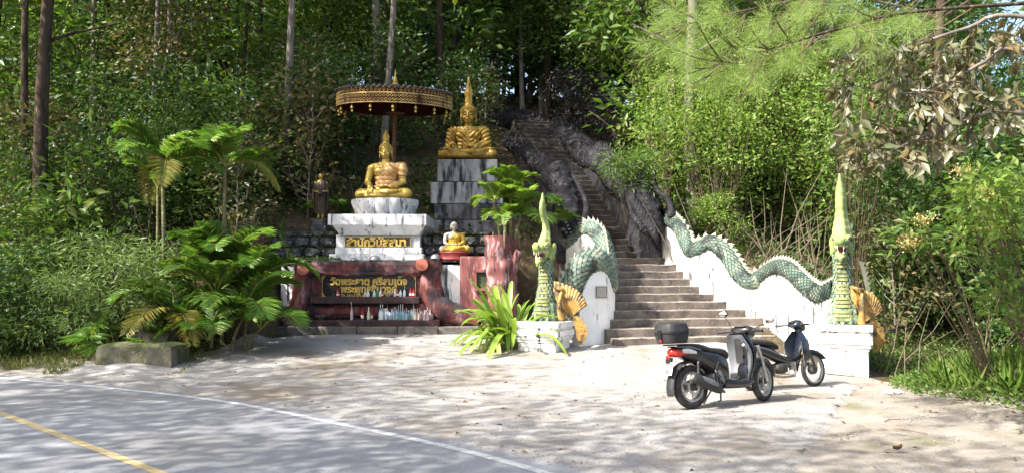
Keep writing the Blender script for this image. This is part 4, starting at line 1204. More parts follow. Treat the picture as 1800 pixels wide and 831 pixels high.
        for i in range(300):
            ph = math.acos(1 - 1.25 * (i + .5) / 300); th = i * 2.39996
            q = Vector((0.178 * math.sin(ph) * math.cos(th), 0.012 + 0.195 * math.sin(ph) * math.sin(th), 0.265 + 0.165 * math.cos(ph)))
            if q.y < 0.0 and q.z < 0.30 - 0.16 * (q.y + 0.18): continue
            cl.ell(H(*q), 0.014 * hs, n=6, m=4)
        tag(cl.build('hair_curl', m_body, hair, smooth=1), kind='stuff')
        f0 = style.get('flame', 0.28)
        fl = MB()
        prof = [(0.062, 0.0), (0.075, 0.07), (0.06, 0.16), (0.07, 0.26), (0.085, 0.34), (0.06, 0.50), (0.045, 0.64), (0.03, 0.8), (0.008, 1.0)]
        rr = []
        for r_, zf in prof:
            rr.append([H(r_ * (1 + 0.22 * math.cos(4 * a)) * math.cos(a), 0.02 + r_ * 0.8 * (1 + 0.22 * math.cos(4 * a)) * math.sin(a), 0.50 + f0 * zf) for a in np.linspace(0, 2 * math.pi, 16, endpoint=False)])
        fl.rings(rr).build('flame_finial', m_body, t, smooth=1)
        if style.get('tongues'):
            for i in range(3):
                for s in (-1, 1):
                    c = Vector(H(s * 0.05, -0.02, 0.50 + f0 * (0.2 + 0.2 * i)))
                    MB().tube([c, c + Vector((s * 0.045, -0.01, 0.05)), c + Vector((s * 0.03, -0.01, 0.14))], [0.03, 0.026, 0.004], 6).build('flame_tongue', m_body, t, smooth=1)
    if style.get('dot'):
        MB().ell(H(0, -0.185, 0.285), (0.012, 0.008, 0.014), n=8, m=5).build('forehead_jewel', M_dark_eye, t)
    return t
zs = ztop
B1S = 1.0
seated('golden_statue', 'golden seated statue in peach robe on white plinth under the parasol', 'statue', (seat_c.x, DS + 0.02, zs - 0.012), R(-4), (0.99, 0.95, 1.0), M_gold, M_robe_peach, {'robe': 'one_shoulder', 'flame': 0.31, 'dot': True, 'head': 1.0})

# small offerings on the lap ledge of the front statue
# ---- upper statue on streaked blocks
DU = 24.6
up_c = P(823, 281, DU)
pt = thing('tiered_plinth', 'black streaked concrete block tiers under the upper golden statue', 'plinth', tuple(P(815, 400, DU)))
def course2(name, x0, x1, y0, y1, D, dep, bev=0.03, m=M_tier):
    a, b = wx(x0, D), wx(x1, D); z1, z2 = wz(y0, D), wz(y1, D)
    MB().box(((a + b) / 2, D + dep / 2, (z1 + z2) / 2), (b - a, dep, z1 - z2)).build(name, m, pt, bevel=bev, world=True)
course2('block', 768, 874, 280, 319.5, DU - 0.75, 1.7, m=M_tier_pale)
course2('block', 756, 884, 320, 358, DU - 1.0, 2.2, m=M_tier_pale)
course2('block', 762, 884, 358.5, 386, DU - 1.1, 2.3)
course2('block', 756, 890, 386.5, 420, DU - 1.4, 2.6)
seated('golden_statue', 'large dark gold seated statue with pleated robe on the upper blocks', 'statue', (up_c.x, DU + 0.1, up_c.z - 0.03), R(-3), (1.20, 1.1, 1.16), M_gold_dark, M_gold_dark, {'robe': 'both', 'ztorso': 0.86, 'head': 1.15, 'flame': 0.62, 'tongues': False})

# ---- small seated monk on a red base
mk = P(798, 443, 20.45)
mb_ = thing('red_pedestal', 'oval red lacquered base under the small seated monk', 'pedestal', (mk.x, 20.45, wz(457, 20.4)))
hh = wz(441.5, 20.3) - wz(457, 20.4)
MB().lathe([(0.36, 0), (0.38, 0.03), (0.35, hh * .3), (0.35, hh * .7), (0.38, hh - .03), (0.36, hh)], n=28, sy=0.8).build('plate', M_red_base, mb_, smooth=0.7)
seated('seated_monk_statue', 'small seated monk statue with grey head and faded yellow robe', 'statue', (mk.x, 20.5, wz(457, 20.4) + hh - 0.005), R(12), 0.50, M_skin_grey, M_robe_yellow, {'robe': 'monk', 'hair': False, 'earth': False, 'head': 1.12, 'ztorso': 0.95, 'voxel': 0.02})

# ---- standing monk
sd = P(563, 404, 21.9)
st = thing('standing_monk_statue', 'slim standing monk statue, gold head and dark bronze robe, on grey block', 'statue', (sd.x, 21.9, wz(385, 21.9)), R(5))
sc_ = (wz(301, 21.9) - wz(385, 21.9)) / 1.72
st.scale = (sc_ * 0.95,) * 3
b = MB()
for s in (-1, 1):
    b.cap((s * 0.075, 0.02, 0.05), (s * 0.08, 0.02, 0.48), 0.048, 0.07); b.cap((s * 0.08, 0.02, 0.48), (s * 0.09, 0.02, 0.88), 0.075, 0.10)
    b.ell((s * 0.08, -0.05, 0.035), (0.045, 0.12, 0.035))
    b.cap((s * 0.20, 0.02, 1.36), (s * 0.25, 0.03, 1.06), 0.06, 0.048); b.cap((s * 0.25, 0.03, 1.06), (s * 0.10, -0.19, 1.02 if s > 0 else 1.0), 0.046, 0.034)
    b.ell((s * 0.07, -0.20, 1.0), (0.05, 0.03, 0.045))
    for i in range(4): b.cap((s * 0.06, -0.215, 1.03 - i * 0.024), (s * 0.0, -0.225, 1.03 - i * 0.024), 0.012, 0.010, 6)
    b.cap((s * 0.08, -0.21, 1.04), (s * 0.03, -0.225, 1.065), 0.012, 0.01, 6)
for z, rx, ry in [(0.9, .17, .12), (1.05, .155, .11), (1.2, .175, .115), (1.32, .19, .11), (1.39, .15, .085)]: b.ell((0, 0.02, z), (rx, ry, 0.11))
b.cap((0, 0.02, 1.42), (0, 0.01, 1.5), 0.055, 0.052)
b.ell((0, 0, 1.62), (0.08, 0.095, 0.105)); b.ell((0, -0.03, 1.57), (0.065, 0.07, 0.075)); b.cap((0, -0.09, 1.62), (0, -0.105, 1.585), 0.01, 0.014, 6)
for s in (-1, 1): b.ell((s * 0.083, 0.0, 1.60), (0.012, 0.025, 0.045))
me = fuse(b, 0.012, 2, 'body'); link('body', me, M_gold, st)
rb = MB(); rr = []
for z, rx, ry in [(0.20, .215, .15), (0.24, .22, .155), (0.5, .205, .15), (0.8, .20, .148), (1.0, .20, .15), (1.15, .21, .15), (1.28, .235, .145), (1.38, .215, .12), (1.43, .10, .08)]:
    rr.append([((rx * (1 + .05 * math.sin(a * 12) * min(1, (1.5 - z))) * math.cos(a)), 0.02 + ry * (1 + .05 * math.sin(a * 12)) * math.sin(a), z + (0.05 * math.cos(a) if z > 1.2 else 0)) for a in np.linspace(0, 2 * math.pi, 48, endpoint=False)])
rb.rings(rr, cap=False).build('robe', M_robe_bronze, st, smooth=1)
for s in (-1, 1):
    MB().tube([(s * 0.21, 0.02, 1.34), (s * 0.265, 0.02, 1.05), (s * 0.26, 0.02, 0.7), (s * 0.23, 0.02, 0.3)], [0.075, 0.07, 0.06, 0.03], 10, flat=0.8).build('sleeve', M_robe_bronze, st, smooth=1)
MB().lathe([(0.04, 0), (0.10, 0.03), (0.125, 0.09), (0.11, 0.16), (0.085, 0.18), (0.095, 0.20), (0.02, 0.22)], (0, -0.22, 0.84), n=18).build('alms_bowl', M_robe_bronze, st, smooth=0.8)
for s in (-1, 1): MB().ell((s * 0.032, -0.088, 1.628), (0.016, 0.006, 0.004), n=8, m=5).build('eye', M_dark_eye, st)
gb = thing('statue_block', 'grey two tier block under the standing monk statue', 'statue base', tuple(P(563, 410, 21.9)))
z1 = wz(385, 21.9); 
MB().box((sd.x, 21.95, z1 - 0.10), (0.36, 0.42, 0.20)).build('block', M_rock, gb, bevel=0.02, world=True)
MB().box((sd.x, 21.95, z1 - 0.50), (0.42, 0.48, 0.596)).build('block', M_rock, gb, bevel=0.02, world=True)
# robe hem / feet offset: the statue stands on the block
st.location.z = z1 - 0.002

# ---- ceremonial parasol
DQ = 22.4
pc_ = P(691, 190, DQ)
M_canopy = mat('dark_rusty_tin', (0.055, 0.038, 0.04), 0.6, 0.4, c2=(0.03, 0.024, 0.03), scale=4, third=(0.16, 0.13, 0.12), th_scale=8, bump=0.3, bscale=20)
M_canopy_in = mat('maroon_underside', (0.055, 0.014, 0.012), 0.85, 0.15, c2=(0.03, 0.009, 0.009), scale=5)
M_fret = mat('dull_gold_fretwork', (0.52, 0.37, 0.14), 0.55, 0.4, metal=0.2, c2=(0.36, 0.24, 0.09), scale=3, stain=(0.06, 0.03, 0.022), st_scale=2.0, st_lo=0.56, st_hi=0.66, streak=(2, 2, 0.6))
M_pole = mat('rust_brown_pole', (0.13, 0.05, 0.03), 0.6, 0.4, c2=(0.08, 0.035, 0.02), scale=6)
pz = 6.55
um = thing('ceremonial_parasol', 'round tiered ceremonial parasol with gold fretwork rim and maroon pole', 'parasol', (pc_.x + 0.02, DQ, hz(pc_.x, DQ) - 0.2), 0, rot=(R(5.0), R(1.2), 0))
z_ = pz - um.location.z
RR = 1.60
MB().lathe([(0.06, 0.0), (0.06, z_ - 0.1), (0.05, z_ + 0.55)], n=14).build('pole', M_pole, um, smooth=1)
MB().lathe([(0.07, z_ - 0.16), (0.26, z_ - 0.13), (0.28, z_ - 0.09), (0.1, z_ - 0.05)], n=20).build('pole_collar', M_pole, um, smooth=1)
MB().lathe([(RR + 0.05, z_ + 0.40), (RR - 0.2, z_ + 0.45), (0.75, z_ + 0.53), (0.42, z_ + 0.58), (0.40, z_ + 0.61), (0.16, z_ + 0.68), (0.07, z_ + 0.72)], n=48).build('canopy', M_canopy, um, smooth=0.7)
band_o = [(RR, z_), (RR + 0.02, z_ + 0.42)]
def annulus(r0, r1, za, zb, n=72):
    mb = MB(); rr = []
    for i in range(n + 1):
        a = 2 * math.pi * i / n; c, s = math.cos(a), math.sin(a)
        rr.append([(r0 * c, r0 * s, za), (r1 * c, r1 * s, za), (r1 * c, r1 * s, zb), (r0 * c, r0 * s, zb)])
    return mb.rings(rr, cap=False)
annulus(RR - 0.025, RR, z_, z_ + 0.41).build('rim_band', M_canopy_in, um, smooth=0.7)
annulus(0.06, RR - 0.03, z_ + 0.36, z_ + 0.38).build('ceiling', M_canopy_in, um)
for zz, hh_ in [(0.0, .03), (0.245, .035), (0.385, .03)]: annulus(RR - 0.004, RR + 0.024, z_ + zz, z_ + zz + hh_).build('rim_moulding', M_fret, um, smooth=0.7)
fr = MB()
for row, (zz, n, s, ) in enumerate([(0.085, 100, .05), (0.19, 100, .05), (0.335, 90, .042)]):
    for i in range(n):
        a = 2 * math.pi * (i + 0.5 * (row % 2)) / n
        er = Vector((math.cos(a), math.sin(a), 0)); et = Vector((-math.sin(a), math.cos(a), 0)); c = er * (RR + 0.004) + Vector((0, 0, z_ + zz))
        k = 8; ring_o = []; ring_i = []; top = []
        for j in range(k):
            b2 = 2 * math.pi * j / k
            d = et * math.cos(b2) + Vector((0, 0, 1)) * math.sin(b2)
            w = s * (1.05 if j % 2 == 0 else 0.8)
            ring_o.append(c + d * w); top.append(c + d * w * 0.75 + er * 0.018); ring_i.append(c + d * w * 0.45)
        b0 = len(fr.v); fr.v += [tuple(q) for q in ring_o + top + ring_i]
        for j in range(k):
            j2 = (j + 1) % k
            fr.f += [(b0 + j, b0 + j2, b0 + k + j2, b0 + k + j), (b0 + k + j, b0 + k + j2, b0 + 2 * k + j2, b0 + 2 * k + j)]
tag(fr.build('fretwork', M_fret, um), kind='stuff')
sc = MB()
for i in range(64):      # scalloped upper edge
    a = 2 * math.pi * i / 64
    sc.ell(((RR + .01) * math.cos(a), (RR + .01) * math.sin(a), z_ + 0.43), (0.07, 0.07, 0.05), n=6, m=4)
tag(sc.build('scalloped_edge', M_canopy, um), kind='stuff')
for i in range(12):
    a = 2 * math.pi * i / 12
    MB().tube([(0.08 * math.cos(a), 0.08 * math.sin(a), z_ + 0.30), ((RR - .03) * math.cos(a), (RR - .03) * math.sin(a), z_ + 0.30)], 0.018, 6).build('rib', M_pole, um)
MB().lathe([(0.085, 0.70), (0.09, 0.75), (0.06, 0.78), (0.075, 0.82), (0.05, 0.85), (0.055, 0.88), (0.03, 0.92), (0.02, 1.0), (0.012, 1.1), (0.003, 1.16)], (0, 0, z_ - 0.02), n=16).build('finial', M_gold, um, smooth=0.8)
bellm = MB().lathe([(0.045, -0.13), (0.042, -0.11), (0.03, -0.07), (0.012, -0.05), (0.006, 0.0)], n=12)
bellm.prism([(-0.035, -0.20), (0, -0.235), (0.035, -0.20), (0, -0.14)], 0.006, Matrix.Identity(4))
bmesh_ = bellm.mesh('bell', smooth=0.8); bmesh_.materials.append(M_gold)
for i in range(16):
    a = 2 * math.pi * (i + 0.3) / 16
    o = bpy.data.objects.new('bell', bmesh_); COL.objects.link(o); o.parent = um; o.location = ((RR - .05) * math.cos(a), (RR - .05) * math.sin(a), z_ + 0.005); o.rotation_euler = (0, 0, 0)

# ---- offerings
M_glass = mat('clear_bottle_glass', (0.62, 0.68, 0.70), 0.12, 0.5, c2=(0.55, 0.62, 0.64), scale=3)
M_redpop = mat('red_drink', (0.35, 0.02, 0.025), 0.15, 0.5); M_greenpop = mat('green_drink', (0.05, 0.26, 0.05), 0.15, 0.5)
M_bluegl = mat('pale_blue_bottle', (0.30, 0.42, 0.50), 0.15, 0.5); M_teal = mat('teal_bottle', (0.16, 0.32, 0.32), 0.15, 0.5)
M_pink = mat('pinkish_bottle', (0.52, 0.38, 0.36), 0.2, 0.5); M_cream = mat('cream_bottle', (0.58, 0.52, 0.36), 0.3, 0.4)
M_label = mat('paper_label', (0.70, 0.68, 0.64), 0.7, 0.2); M_straw = mat('white_straw', (0.75, 0.74, 0.72), 0.5)
def bottle_mesh():
    a = MB().lathe([(0.030, 0), (0.034, 0.012), (0.034, 0.13), (0.030, 0.16), (0.014, 0.205), (0.012, 0.235)], n=12).mesh('bottle_body', smooth=0.8)
    b = MB().lathe([(0.0145, 0.232), (0.0145, 0.258), (0.011, 0.262)], n=10).mesh('cap', smooth=0.8)
    c = MB().lathe([(0.0352, 0.055), (0.0352, 0.115)], n=12).mesh('label')
    d = MB().tube([(0, 0, 0.2), (0.004, 0, 0.27), (0.014, 0.002, 0.34)], 0.004, 6).mesh('straw', smooth=0.8)
    return a, b, c, d
BM = bottle_mesh()
BC = {}
def bottle(px, py, D, m, label, h=1.0, straw=False, cap=None, lab=False, group='drink bottles offered on the altar'):
    c = P(px, py, D)
    t = thing('drink_bottle', label, 'bottle', tuple(c), random.uniform(0, 6), group=group, scale=(1.15, 1.15, 1.25 * h))
    def put(nm, src, mm):
        k = (nm, mm.name)
        if k not in BC:
            q = src.copy(); q.materials.append(mm); BC[k] = q
        o = bpy.data.objects.new(nm, BC[k]); COL.objects.link(o); o.parent = t
    put('bottle_body', BM[0], m)
    if straw: put('straw', BM[3], M_straw)
    else: put('cap', BM[1], cap or M_label)
    if lab: put('label', BM[2], M_label)
DSH = DA - 0.26
zsh = 562 
lowrow = [(643, M_redpop, .95, 'two red drink bottles side by side', 1), (650, M_cream, 1.0, 'cream drink bottle between the two red ones on the altar shelf', 0), (656, M_redpop, .9, '', 1)]
bottle(637, 563.5, DSH, M_redpop, 'left red bottle beside the cream one on lower altar shelf', 1.0, straw=False, cap=M_redpop, lab=True)
bottle(648, 563.5, DSH, M_cream, 'cream bottle between two red ones on lower altar shelf', 1.05)
bottle(653, 563.5, DSH + 0.05, M_redpop, 'right red bottle beside the cream one on lower altar shelf', 0.95, cap=M_redpop, lab=True)
bottle(618, 564, DSH - 0.06, M_pink, 'lilac bottle with straw standing alone on lower altar shelf', 1.15, straw=True)
xx = 668
rr_ = random.Random(4)
while xx < 760:
    if xx < 680: m, l = M_glass, 'clear bottle at the left of the crowded lower altar shelf'
    elif xx < 692: m, l = M_glass, 'short clear bottle in the middle of the lower altar shelf'
    elif xx < 700: m, l = M_bluegl, 'pale blue bottle on the lower altar shelf'
    elif xx < 722: m, l = (M_teal if rr_.random() < .5 else M_bluegl), 'blue green bottle in the crowd on the lower altar shelf'
    elif xx < 735: m, l = M_glass if rr_.random() < .5 else M_greenpop, 'clear or greenish bottle right of the blue green crowd'
    else: m, l = M_pink, 'pinkish bottle at the right end of the lower altar shelf'
    if m is M_greenpop: m = M_cream; l = 'yellowish bottle right of the blue green crowd'
    elif 'clear or' in l: l = 'clear bottle right of the blue green crowd'
    if m is M_teal: l = 'teal bottle in the crowd on the lower altar shelf'
    bottle(xx, 563.5, DSH + rr_.uniform(-.1, .14), m, l, rr_.uniform(.72, 1.12) if xx > 682 else .95, straw=rr_.random() < .3, cap=rr_.choice([M_label, M_bluegl, M_redpop]))
    xx += rr_.uniform(2.6, 4.0)
DU2 = DA - 0.14
for px, m, h, l in [(594, M_redpop, .95, 'lone red bottle at left of the upper altar ledge'), (642, M_cream, .8, 'cream bottle left of the green one on upper altar ledge'), (647, M_glass, .8, 'clear bottle next to the cream one on upper altar ledge'), (658, M_glass, .85, 'clear bottle left of the green one on upper altar ledge'), (664, M_greenpop, .95, 'bright green bottle on the upper altar ledge'), (669, M_glass, .9, 'clear bottle right of the green one on upper altar ledge'),
                    (672, M_redpop, .85, 'red bottle right of the green one on upper altar ledge'), (694, M_glass, .9, 'clear bottle behind the plate on upper altar ledge'), (699, M_redpop, .9, 'single red bottle right of the plate on upper altar ledge'), (704, M_glass, .85, 'clear bottle beside the single red one on upper altar ledge'), (711, M_glass, 1.0, 'clear bottle with straw on upper altar ledge'), (722, M_redpop, 1.0, 'left of two red bottles at right end of upper altar ledge'), (727, M_redpop, 1.0, 'right of two red bottles at right end of upper altar ledge')]:
    bottle(px, 521.8, DU2, m, l, h * .68, straw=('straw' in l), cap=M_redpop if m is M_redpop else M_label, lab=(m is M_redpop))
def bowl(px, py, D, r, m, label, up=False, name='offering_bowl', group='bowls on the altar'):
    c = P(px, py, D); t = thing(name, label, 'bowl', tuple(c), 0, group=group)
    if up: MB().lathe([(r, 0), (r * .98, r * .25), (r * .75, r * .62), (r * .35, r * .82), (r * .1, r * .86)], n=20).build('bowl_body', m, t, smooth=0.9)
    else:
        MB().lathe([(r * .5, 0), (r * .55, r * .08), (r * .3, r * .2), (r * .8, r * .55), (r, r * .85), (r * .93, r * .83), (r * .7, r * .55), (r * .05, r * .3)], n=20).build('bowl_body', m, t, smooth=0.9)
    MB().lathe([(r * 1.03, -0.004), (r * 1.03, 0.016), (r * .97, 0.02)] if up else [(r * 1.03, r * .82), (r * 1.04, r * .87), (r * .98, r * .885)], n=20).build('rim', m, t, smooth=0.9)
bowl(480 + 40, 458.5, 20.3, 0.10, M_tin, 'small tin bowl upside down at left of the altar ledge', True)
bowl(622, 457.5, 20.25, 0.09, M_tin, 'tin cup upside down below the white plinth', True)
bowl(659, 456.5, 20.25, 0.15, M_tin, 'shiny metal bowl in front of the white plinth', True)
bowl(766, 454, 20.25, 0.14, M_tin, 'shiny metal bowl left of the red statue base', True)
bowl(553, 563.5, DSH, 0.09, M_soot, 'small black bowl at left end of lower altar shelf')
bowl(564, 563, DSH, 0.15, M_tin, 'footed white and tin bowl on lower altar shelf')
bowl(607, 563.5, DSH, 0.14, M_soot, 'wide black pot on lower altar shelf')
bowl(586, 563.5, DSH, 0.10, M_soot, 'black incense bowl between the tin bowl and the wide black pot')
bowl(683, 522, DU2, 0.14, M_cream, 'pale footed dish among bottles on the upper altar ledge')
# ================================================================== SCOOTERS
M_tyre = mat('tyre_rubber', (0.022, 0.021, 0.021), 0.85, 0.25, c2=(0.055, 0.05, 0.045), scale=8, bump=0.4, bscale=60)
M_alloy = mat('brushed_alloy', (0.46, 0.45, 0.44), 0.4, 0.5, metal=0.7, c2=(0.33, 0.32, 0.31), scale=12)
M_alloy_dark = mat('dark_engine_metal', (0.075, 0.072, 0.07), 0.5, 0.45, metal=0.5, c2=(0.04, 0.038, 0.037), scale=14, third=(0.20, 0.17, 0.13), th_scale=18)
M_fair = mat('black_fairing_gloss', (0.010, 0.010, 0.012), 0.22, 0.5, c2=(0.016, 0.015, 0.016), scale=5, third=(0.055, 0.05, 0.045), th_scale=40, th_lo=0.66, th_hi=0.70, coat=0.4)
M_navy = mat('navy_blue_fairing', (0.010, 0.014, 0.026), 0.25, 0.5, c2=(0.010, 0.012, 0.018), scale=5, third=(0.08, 0.085, 0.10), th_scale=36, th_lo=0.67, th_hi=0.70, coat=0.4)
M_plastic = mat('matt_black_plastic', (0.020, 0.020, 0.022), 0.55, 0.35, c2=(0.035, 0.034, 0.034), scale=9)
M_silver = mat('silver_grey_panel', (0.15, 0.155, 0.17), 0.45, 0.45, metal=0.15, c2=(0.115, 0.12, 0.13), scale=5, third=(0.13, 0.12, 0.11), th_scale=30, th_lo=0.66, th_hi=0.7)
M_seat = mat('black_vinyl_seat', (0.016, 0.016, 0.017), 0.5, 0.35, c2=(0.03, 0.029, 0.029), scale=7, bump=0.2, bscale=90)
M_taillight = mat('red_lens', (0.50, 0.035, 0.02), 0.15, 0.5, c2=(0.36, 0.02, 0.015), scale=9)
M_clear_lens = mat('clear_lens', (0.62, 0.62, 0.60), 0.1, 0.5)
M_mirror = mat('mirror_glass', (0.85, 0.86, 0.88), 0.04, 0.5, metal=1.0)
M_plate = mat('white_plate', (0.74, 0.74, 0.73), 0.5, 0.3, c2=(0.6, 0.6, 0.6), scale=9)
M_brass = mat('heat_tinted_pipe', (0.36, 0.30, 0.20), 0.38, 0.5, metal=0.7, c2=(0.25, 0.19, 0.12), scale=7)

def loft(secs, n=18, e=2.6, cap=True):
    """secs: (x, y, z, half width, half height)"""
    mb = MB(); rr = []
    for x, y, z, w, h in secs:
        ring = []
        for j in range(n):
            a = 2 * math.pi * j / n; c, s = math.cos(a), math.sin(a)
            ring.append((x, y + w * math.copysign(abs(c) ** (2 / e), c), z + h * math.copysign(abs(s) ** (2 / e), s)))
        rr.append(ring)
    return mb.rings(rr, cap)
def sloft(secs, k=4, **kw):
    s = resample(np.array(secs, float), (len(secs) - 1) * k + 1)
    return loft([tuple(q) for q in s], **kw)

def wheel(parent, c, r, w, spokes, m_rim, name, steer=0.0, wire=False, disc=True):
    """tyre, rim, spokes and hub round an axle along Y"""
    wt = bpy.data.objects.new(name, None); COL.objects.link(wt); wt.parent = parent; wt.location = c; wt.rotation_euler = (0, 0, steer)
    mb = MB(); rr = []
    N = 40; n = 12
    rt = w / 2
    for i in range(N + 1):
        a = 2 * math.pi * i / N; d = Vector((math.cos(a), 0, math.sin(a)))
        rr.append([d * (r - rt + rt * 1.0 * math.cos(b) * 1.0) + Vector((0, rt * math.sin(b) * 0.95, 0)) for b in [2 * math.pi * j / n for j in range(n)]])
    mb.rings(rr, cap=False).build('tyre', M_tyre, wt, smooth=1.2)
    ri = r - w * 0.92
    mb = MB(); rr = []
    for i in range(N + 1):
        a = 2 * math.pi * i / N; d = Vector((math.cos(a), 0, math.sin(a)))
        rr.append([d * (ri + q[0]) + Vector((0, q[1], 0)) for q in [(0.012, -w * .36), (-0.018, -w * .34), (-0.022, 0), (-0.018, w * .34), (0.012, w * .36)]])
    mb.rings(rr, cap=False, closed=True).build('rim', m_rim, wt, smooth=1.0)
    if wire:
        mb = MB()
        for i in range(28):
            a = 2 * math.pi * i / 28; b = a + (0.35 if i % 2 else -0.35); s = 1 if (i // 2) % 2 else -1
            mb.tube([(0.05 * math.cos(b), s * 0.03, 0.05 * math.sin(b)), ((ri - .01) * math.cos(a), 0, (ri - .01) * math.sin(a))], 0.0022, 5)
        tag(mb.build('wire_spoke', M_alloy, wt), kind='stuff')
    else:
        for i in range(spokes):
            a = 2 * math.pi * i / spokes
            for s in (-0.16, 0.16):
                MB().tube([(0.05 * math.cos(a), 0, 0.05 * math.sin(a)), ((ri - .012) * math.cos(a + s), 0, (ri - .012) * math.sin(a + s))], [0.018, 0.012], 6, flat=0.8).build('spoke', m_rim, wt, smooth=1)
    MB().lathe([(0.055, -w * .55), (0.06, -w * .4), (0.05, w * .4), (0.045, w * .55)], n=18, M=Matrix.Rotation(R(90), 3, 'X')).build('hub', M_alloy_dark, wt, smooth=0.7)
    if disc:
        mb = MB(); rr = []
        for i in range(33):
            a = 2 * math.pi * i / 32
            rr.append([(q[0] * math.cos(a), q[1], q[0] * math.sin(a)) for q in [(0.075, -w * .62), (0.11, -w * .62), (0.11, -w * .57), (0.075, -w * .57)]])
        mb.rings(rr, cap=False).build('brake_disc', M_alloy, wt)
    return wt

# ---------------------------------------------------------- nearer scooter with top box
pr = P(1217, 715, 10.95); pf = P(1345, 701.5, 11.62)
yaw = math.atan2(pf.y - pr.y, pf.x - pr.x)
zg = hz(pr.x, pr.y) + 0.03
sc1 = thing('motor_scooter', 'black motor scooter with hard top box and silver leg shield, parked nearest the road', 'scooter', (pr.x, pr.y, zg), rot=(R(-5.5), 0, yaw))
sc1.rotation_mode = 'XYZ'
q = sc1
wheel(q, (0, 0, 0.30), 0.30, 0.115, 5, M_alloy, 'rear_wheel')
ST = R(17)
wheel(q, (1.37, 0, 0.295), 0.295, 0.098, 5, M_alloy, 'front_wheel', ST)
# tail fairing and side covers
sloft([(-0.30, 0, 0.80, 0.05, 0.03), (-0.20, 0, 0.79, 0.12, 0.065), (0.0, 0, 0.74, 0.165, 0.105), (0.22, 0, 0.66, 0.19, 0.14), (0.42, 0, 0.58, 0.195, 0.19), (0.56, 0, 0.50, 0.17, 0.21), (0.62, 0, 0.46, 0.12, 0.20)], e=2.8).build('side_cover', M_fair, q, smooth=1)
for s in (-1, 1):
    sloft([(-0.27, s * 0.075, 0.855, 0.03, 0.010), (-0.1, s * 0.13, 0.845, 0.028, 0.014), (0.08, s * 0.16, 0.80, 0.02, 0.012)], n=10).build('grab_rail', M_silver, q, smooth=1)
    sloft([(0.30, s * 0.19, 0.50, 0.014, 0.02), (0.38, s * 0.20, 0.44, 0.016, 0.06), (0.44, s * 0.197, 0.36, 0.012, 0.04)], n=10).build('side_trim', M_silver, q, smooth=1)
sloft([(-0.12, 0, 0.845, 0.10, 0.03), (0.05, 0, 0.845, 0.145, 0.045), (0.22, 0, 0.81, 0.16, 0.05), (0.30, 0, 0.78, 0.165, 0.05), (0.42, 0, 0.765, 0.165, 0.05), (0.56, 0, 0.745, 0.14, 0.055), (0.66, 0, 0.70, 0.09, 0.06)], e=2.6).build('seat', M_seat, q, smooth=1)
# floor and belly
sloft([(0.50, 0, 0.33, 0.16, 0.09), (0.70, 0, 0.30, 0.17, 0.07), (0.92, 0, 0.30, 0.17, 0.07), (1.06, 0, 0.36, 0.15, 0.10)], e=3.2).build('floorboard', M_fair, q, smooth=1)
# leg shield: curved panel, silver inside, navy outside
def shield(off, m, name, wscale=1.0, z0=0.33, z1=0.98):
    mb = MB(); rr = []
    for f in np.linspace(0, 1, 10):
        z = z0 + (z1 - z0) * f
        w = float(np.interp(f, [0, .25, .5, .75, 1], [.17, .20, .225, .215, .13])) * wscale
        xc = float(np.interp(f, [0, .3, .6, 1], [1.03, 1.09, 1.09, 1.00])) + off
        ring = []
        for g in np.linspace(-1, 1, 11): ring.append((xc - 0.10 * abs(g) ** 2.2 + 0.02, w * g, z))
        for g in np.linspace(1, -1, 11): ring.append((xc - 0.10 * abs(g) ** 2.2 - 0.012, w * g * .985, z))
        rr.append(ring)
    return mb.rings(rr).build(name, m, q, smooth=0.9)
shield(-0.02, M_silver, 'inner_leg_shield')
shield(0.035, M_navy, 'front_cover', 1.05, 0.36, 1.0)
sloft([(1.10, 0, 0.45, 0.10, 0.08), (1.14, 0, 0.62, 0.12, 0.10), (1.12, 0, 0.80, 0.12, 0.12), (1.04, 0, 0.95, 0.10, 0.08)], e=2.4).build('front_nose', M_navy, q, smooth=1)
sloft([(0.945, 0, 0.60, 0.06, 0.035), (0.955, 0, 0.75, 0.075, 0.06), (0.94, 0, 0.88, 0.07, 0.05)], n=14).build('glove_box', M_plastic, q, smooth=1)
MB().box((0.985, -0.05, 0.66), (0.03, 0.045, 0.05)).build('bag_hook', M_black, q, bevel=0.008)
sloft([(0.985, 0, 0.36, 0.085, 0.02), (0.99, 0, 0.45, 0.10, 0.06), (1.0, 0, 0.55, 0.06, 0.02)], n=14).build('lower_inset', M_navy, q, smooth=1)
MB().ell((0.945, -0.105, 0.83), (0.012, 0.028, 0.022)).build('key_switch', M_clear_lens, q, smooth=1)
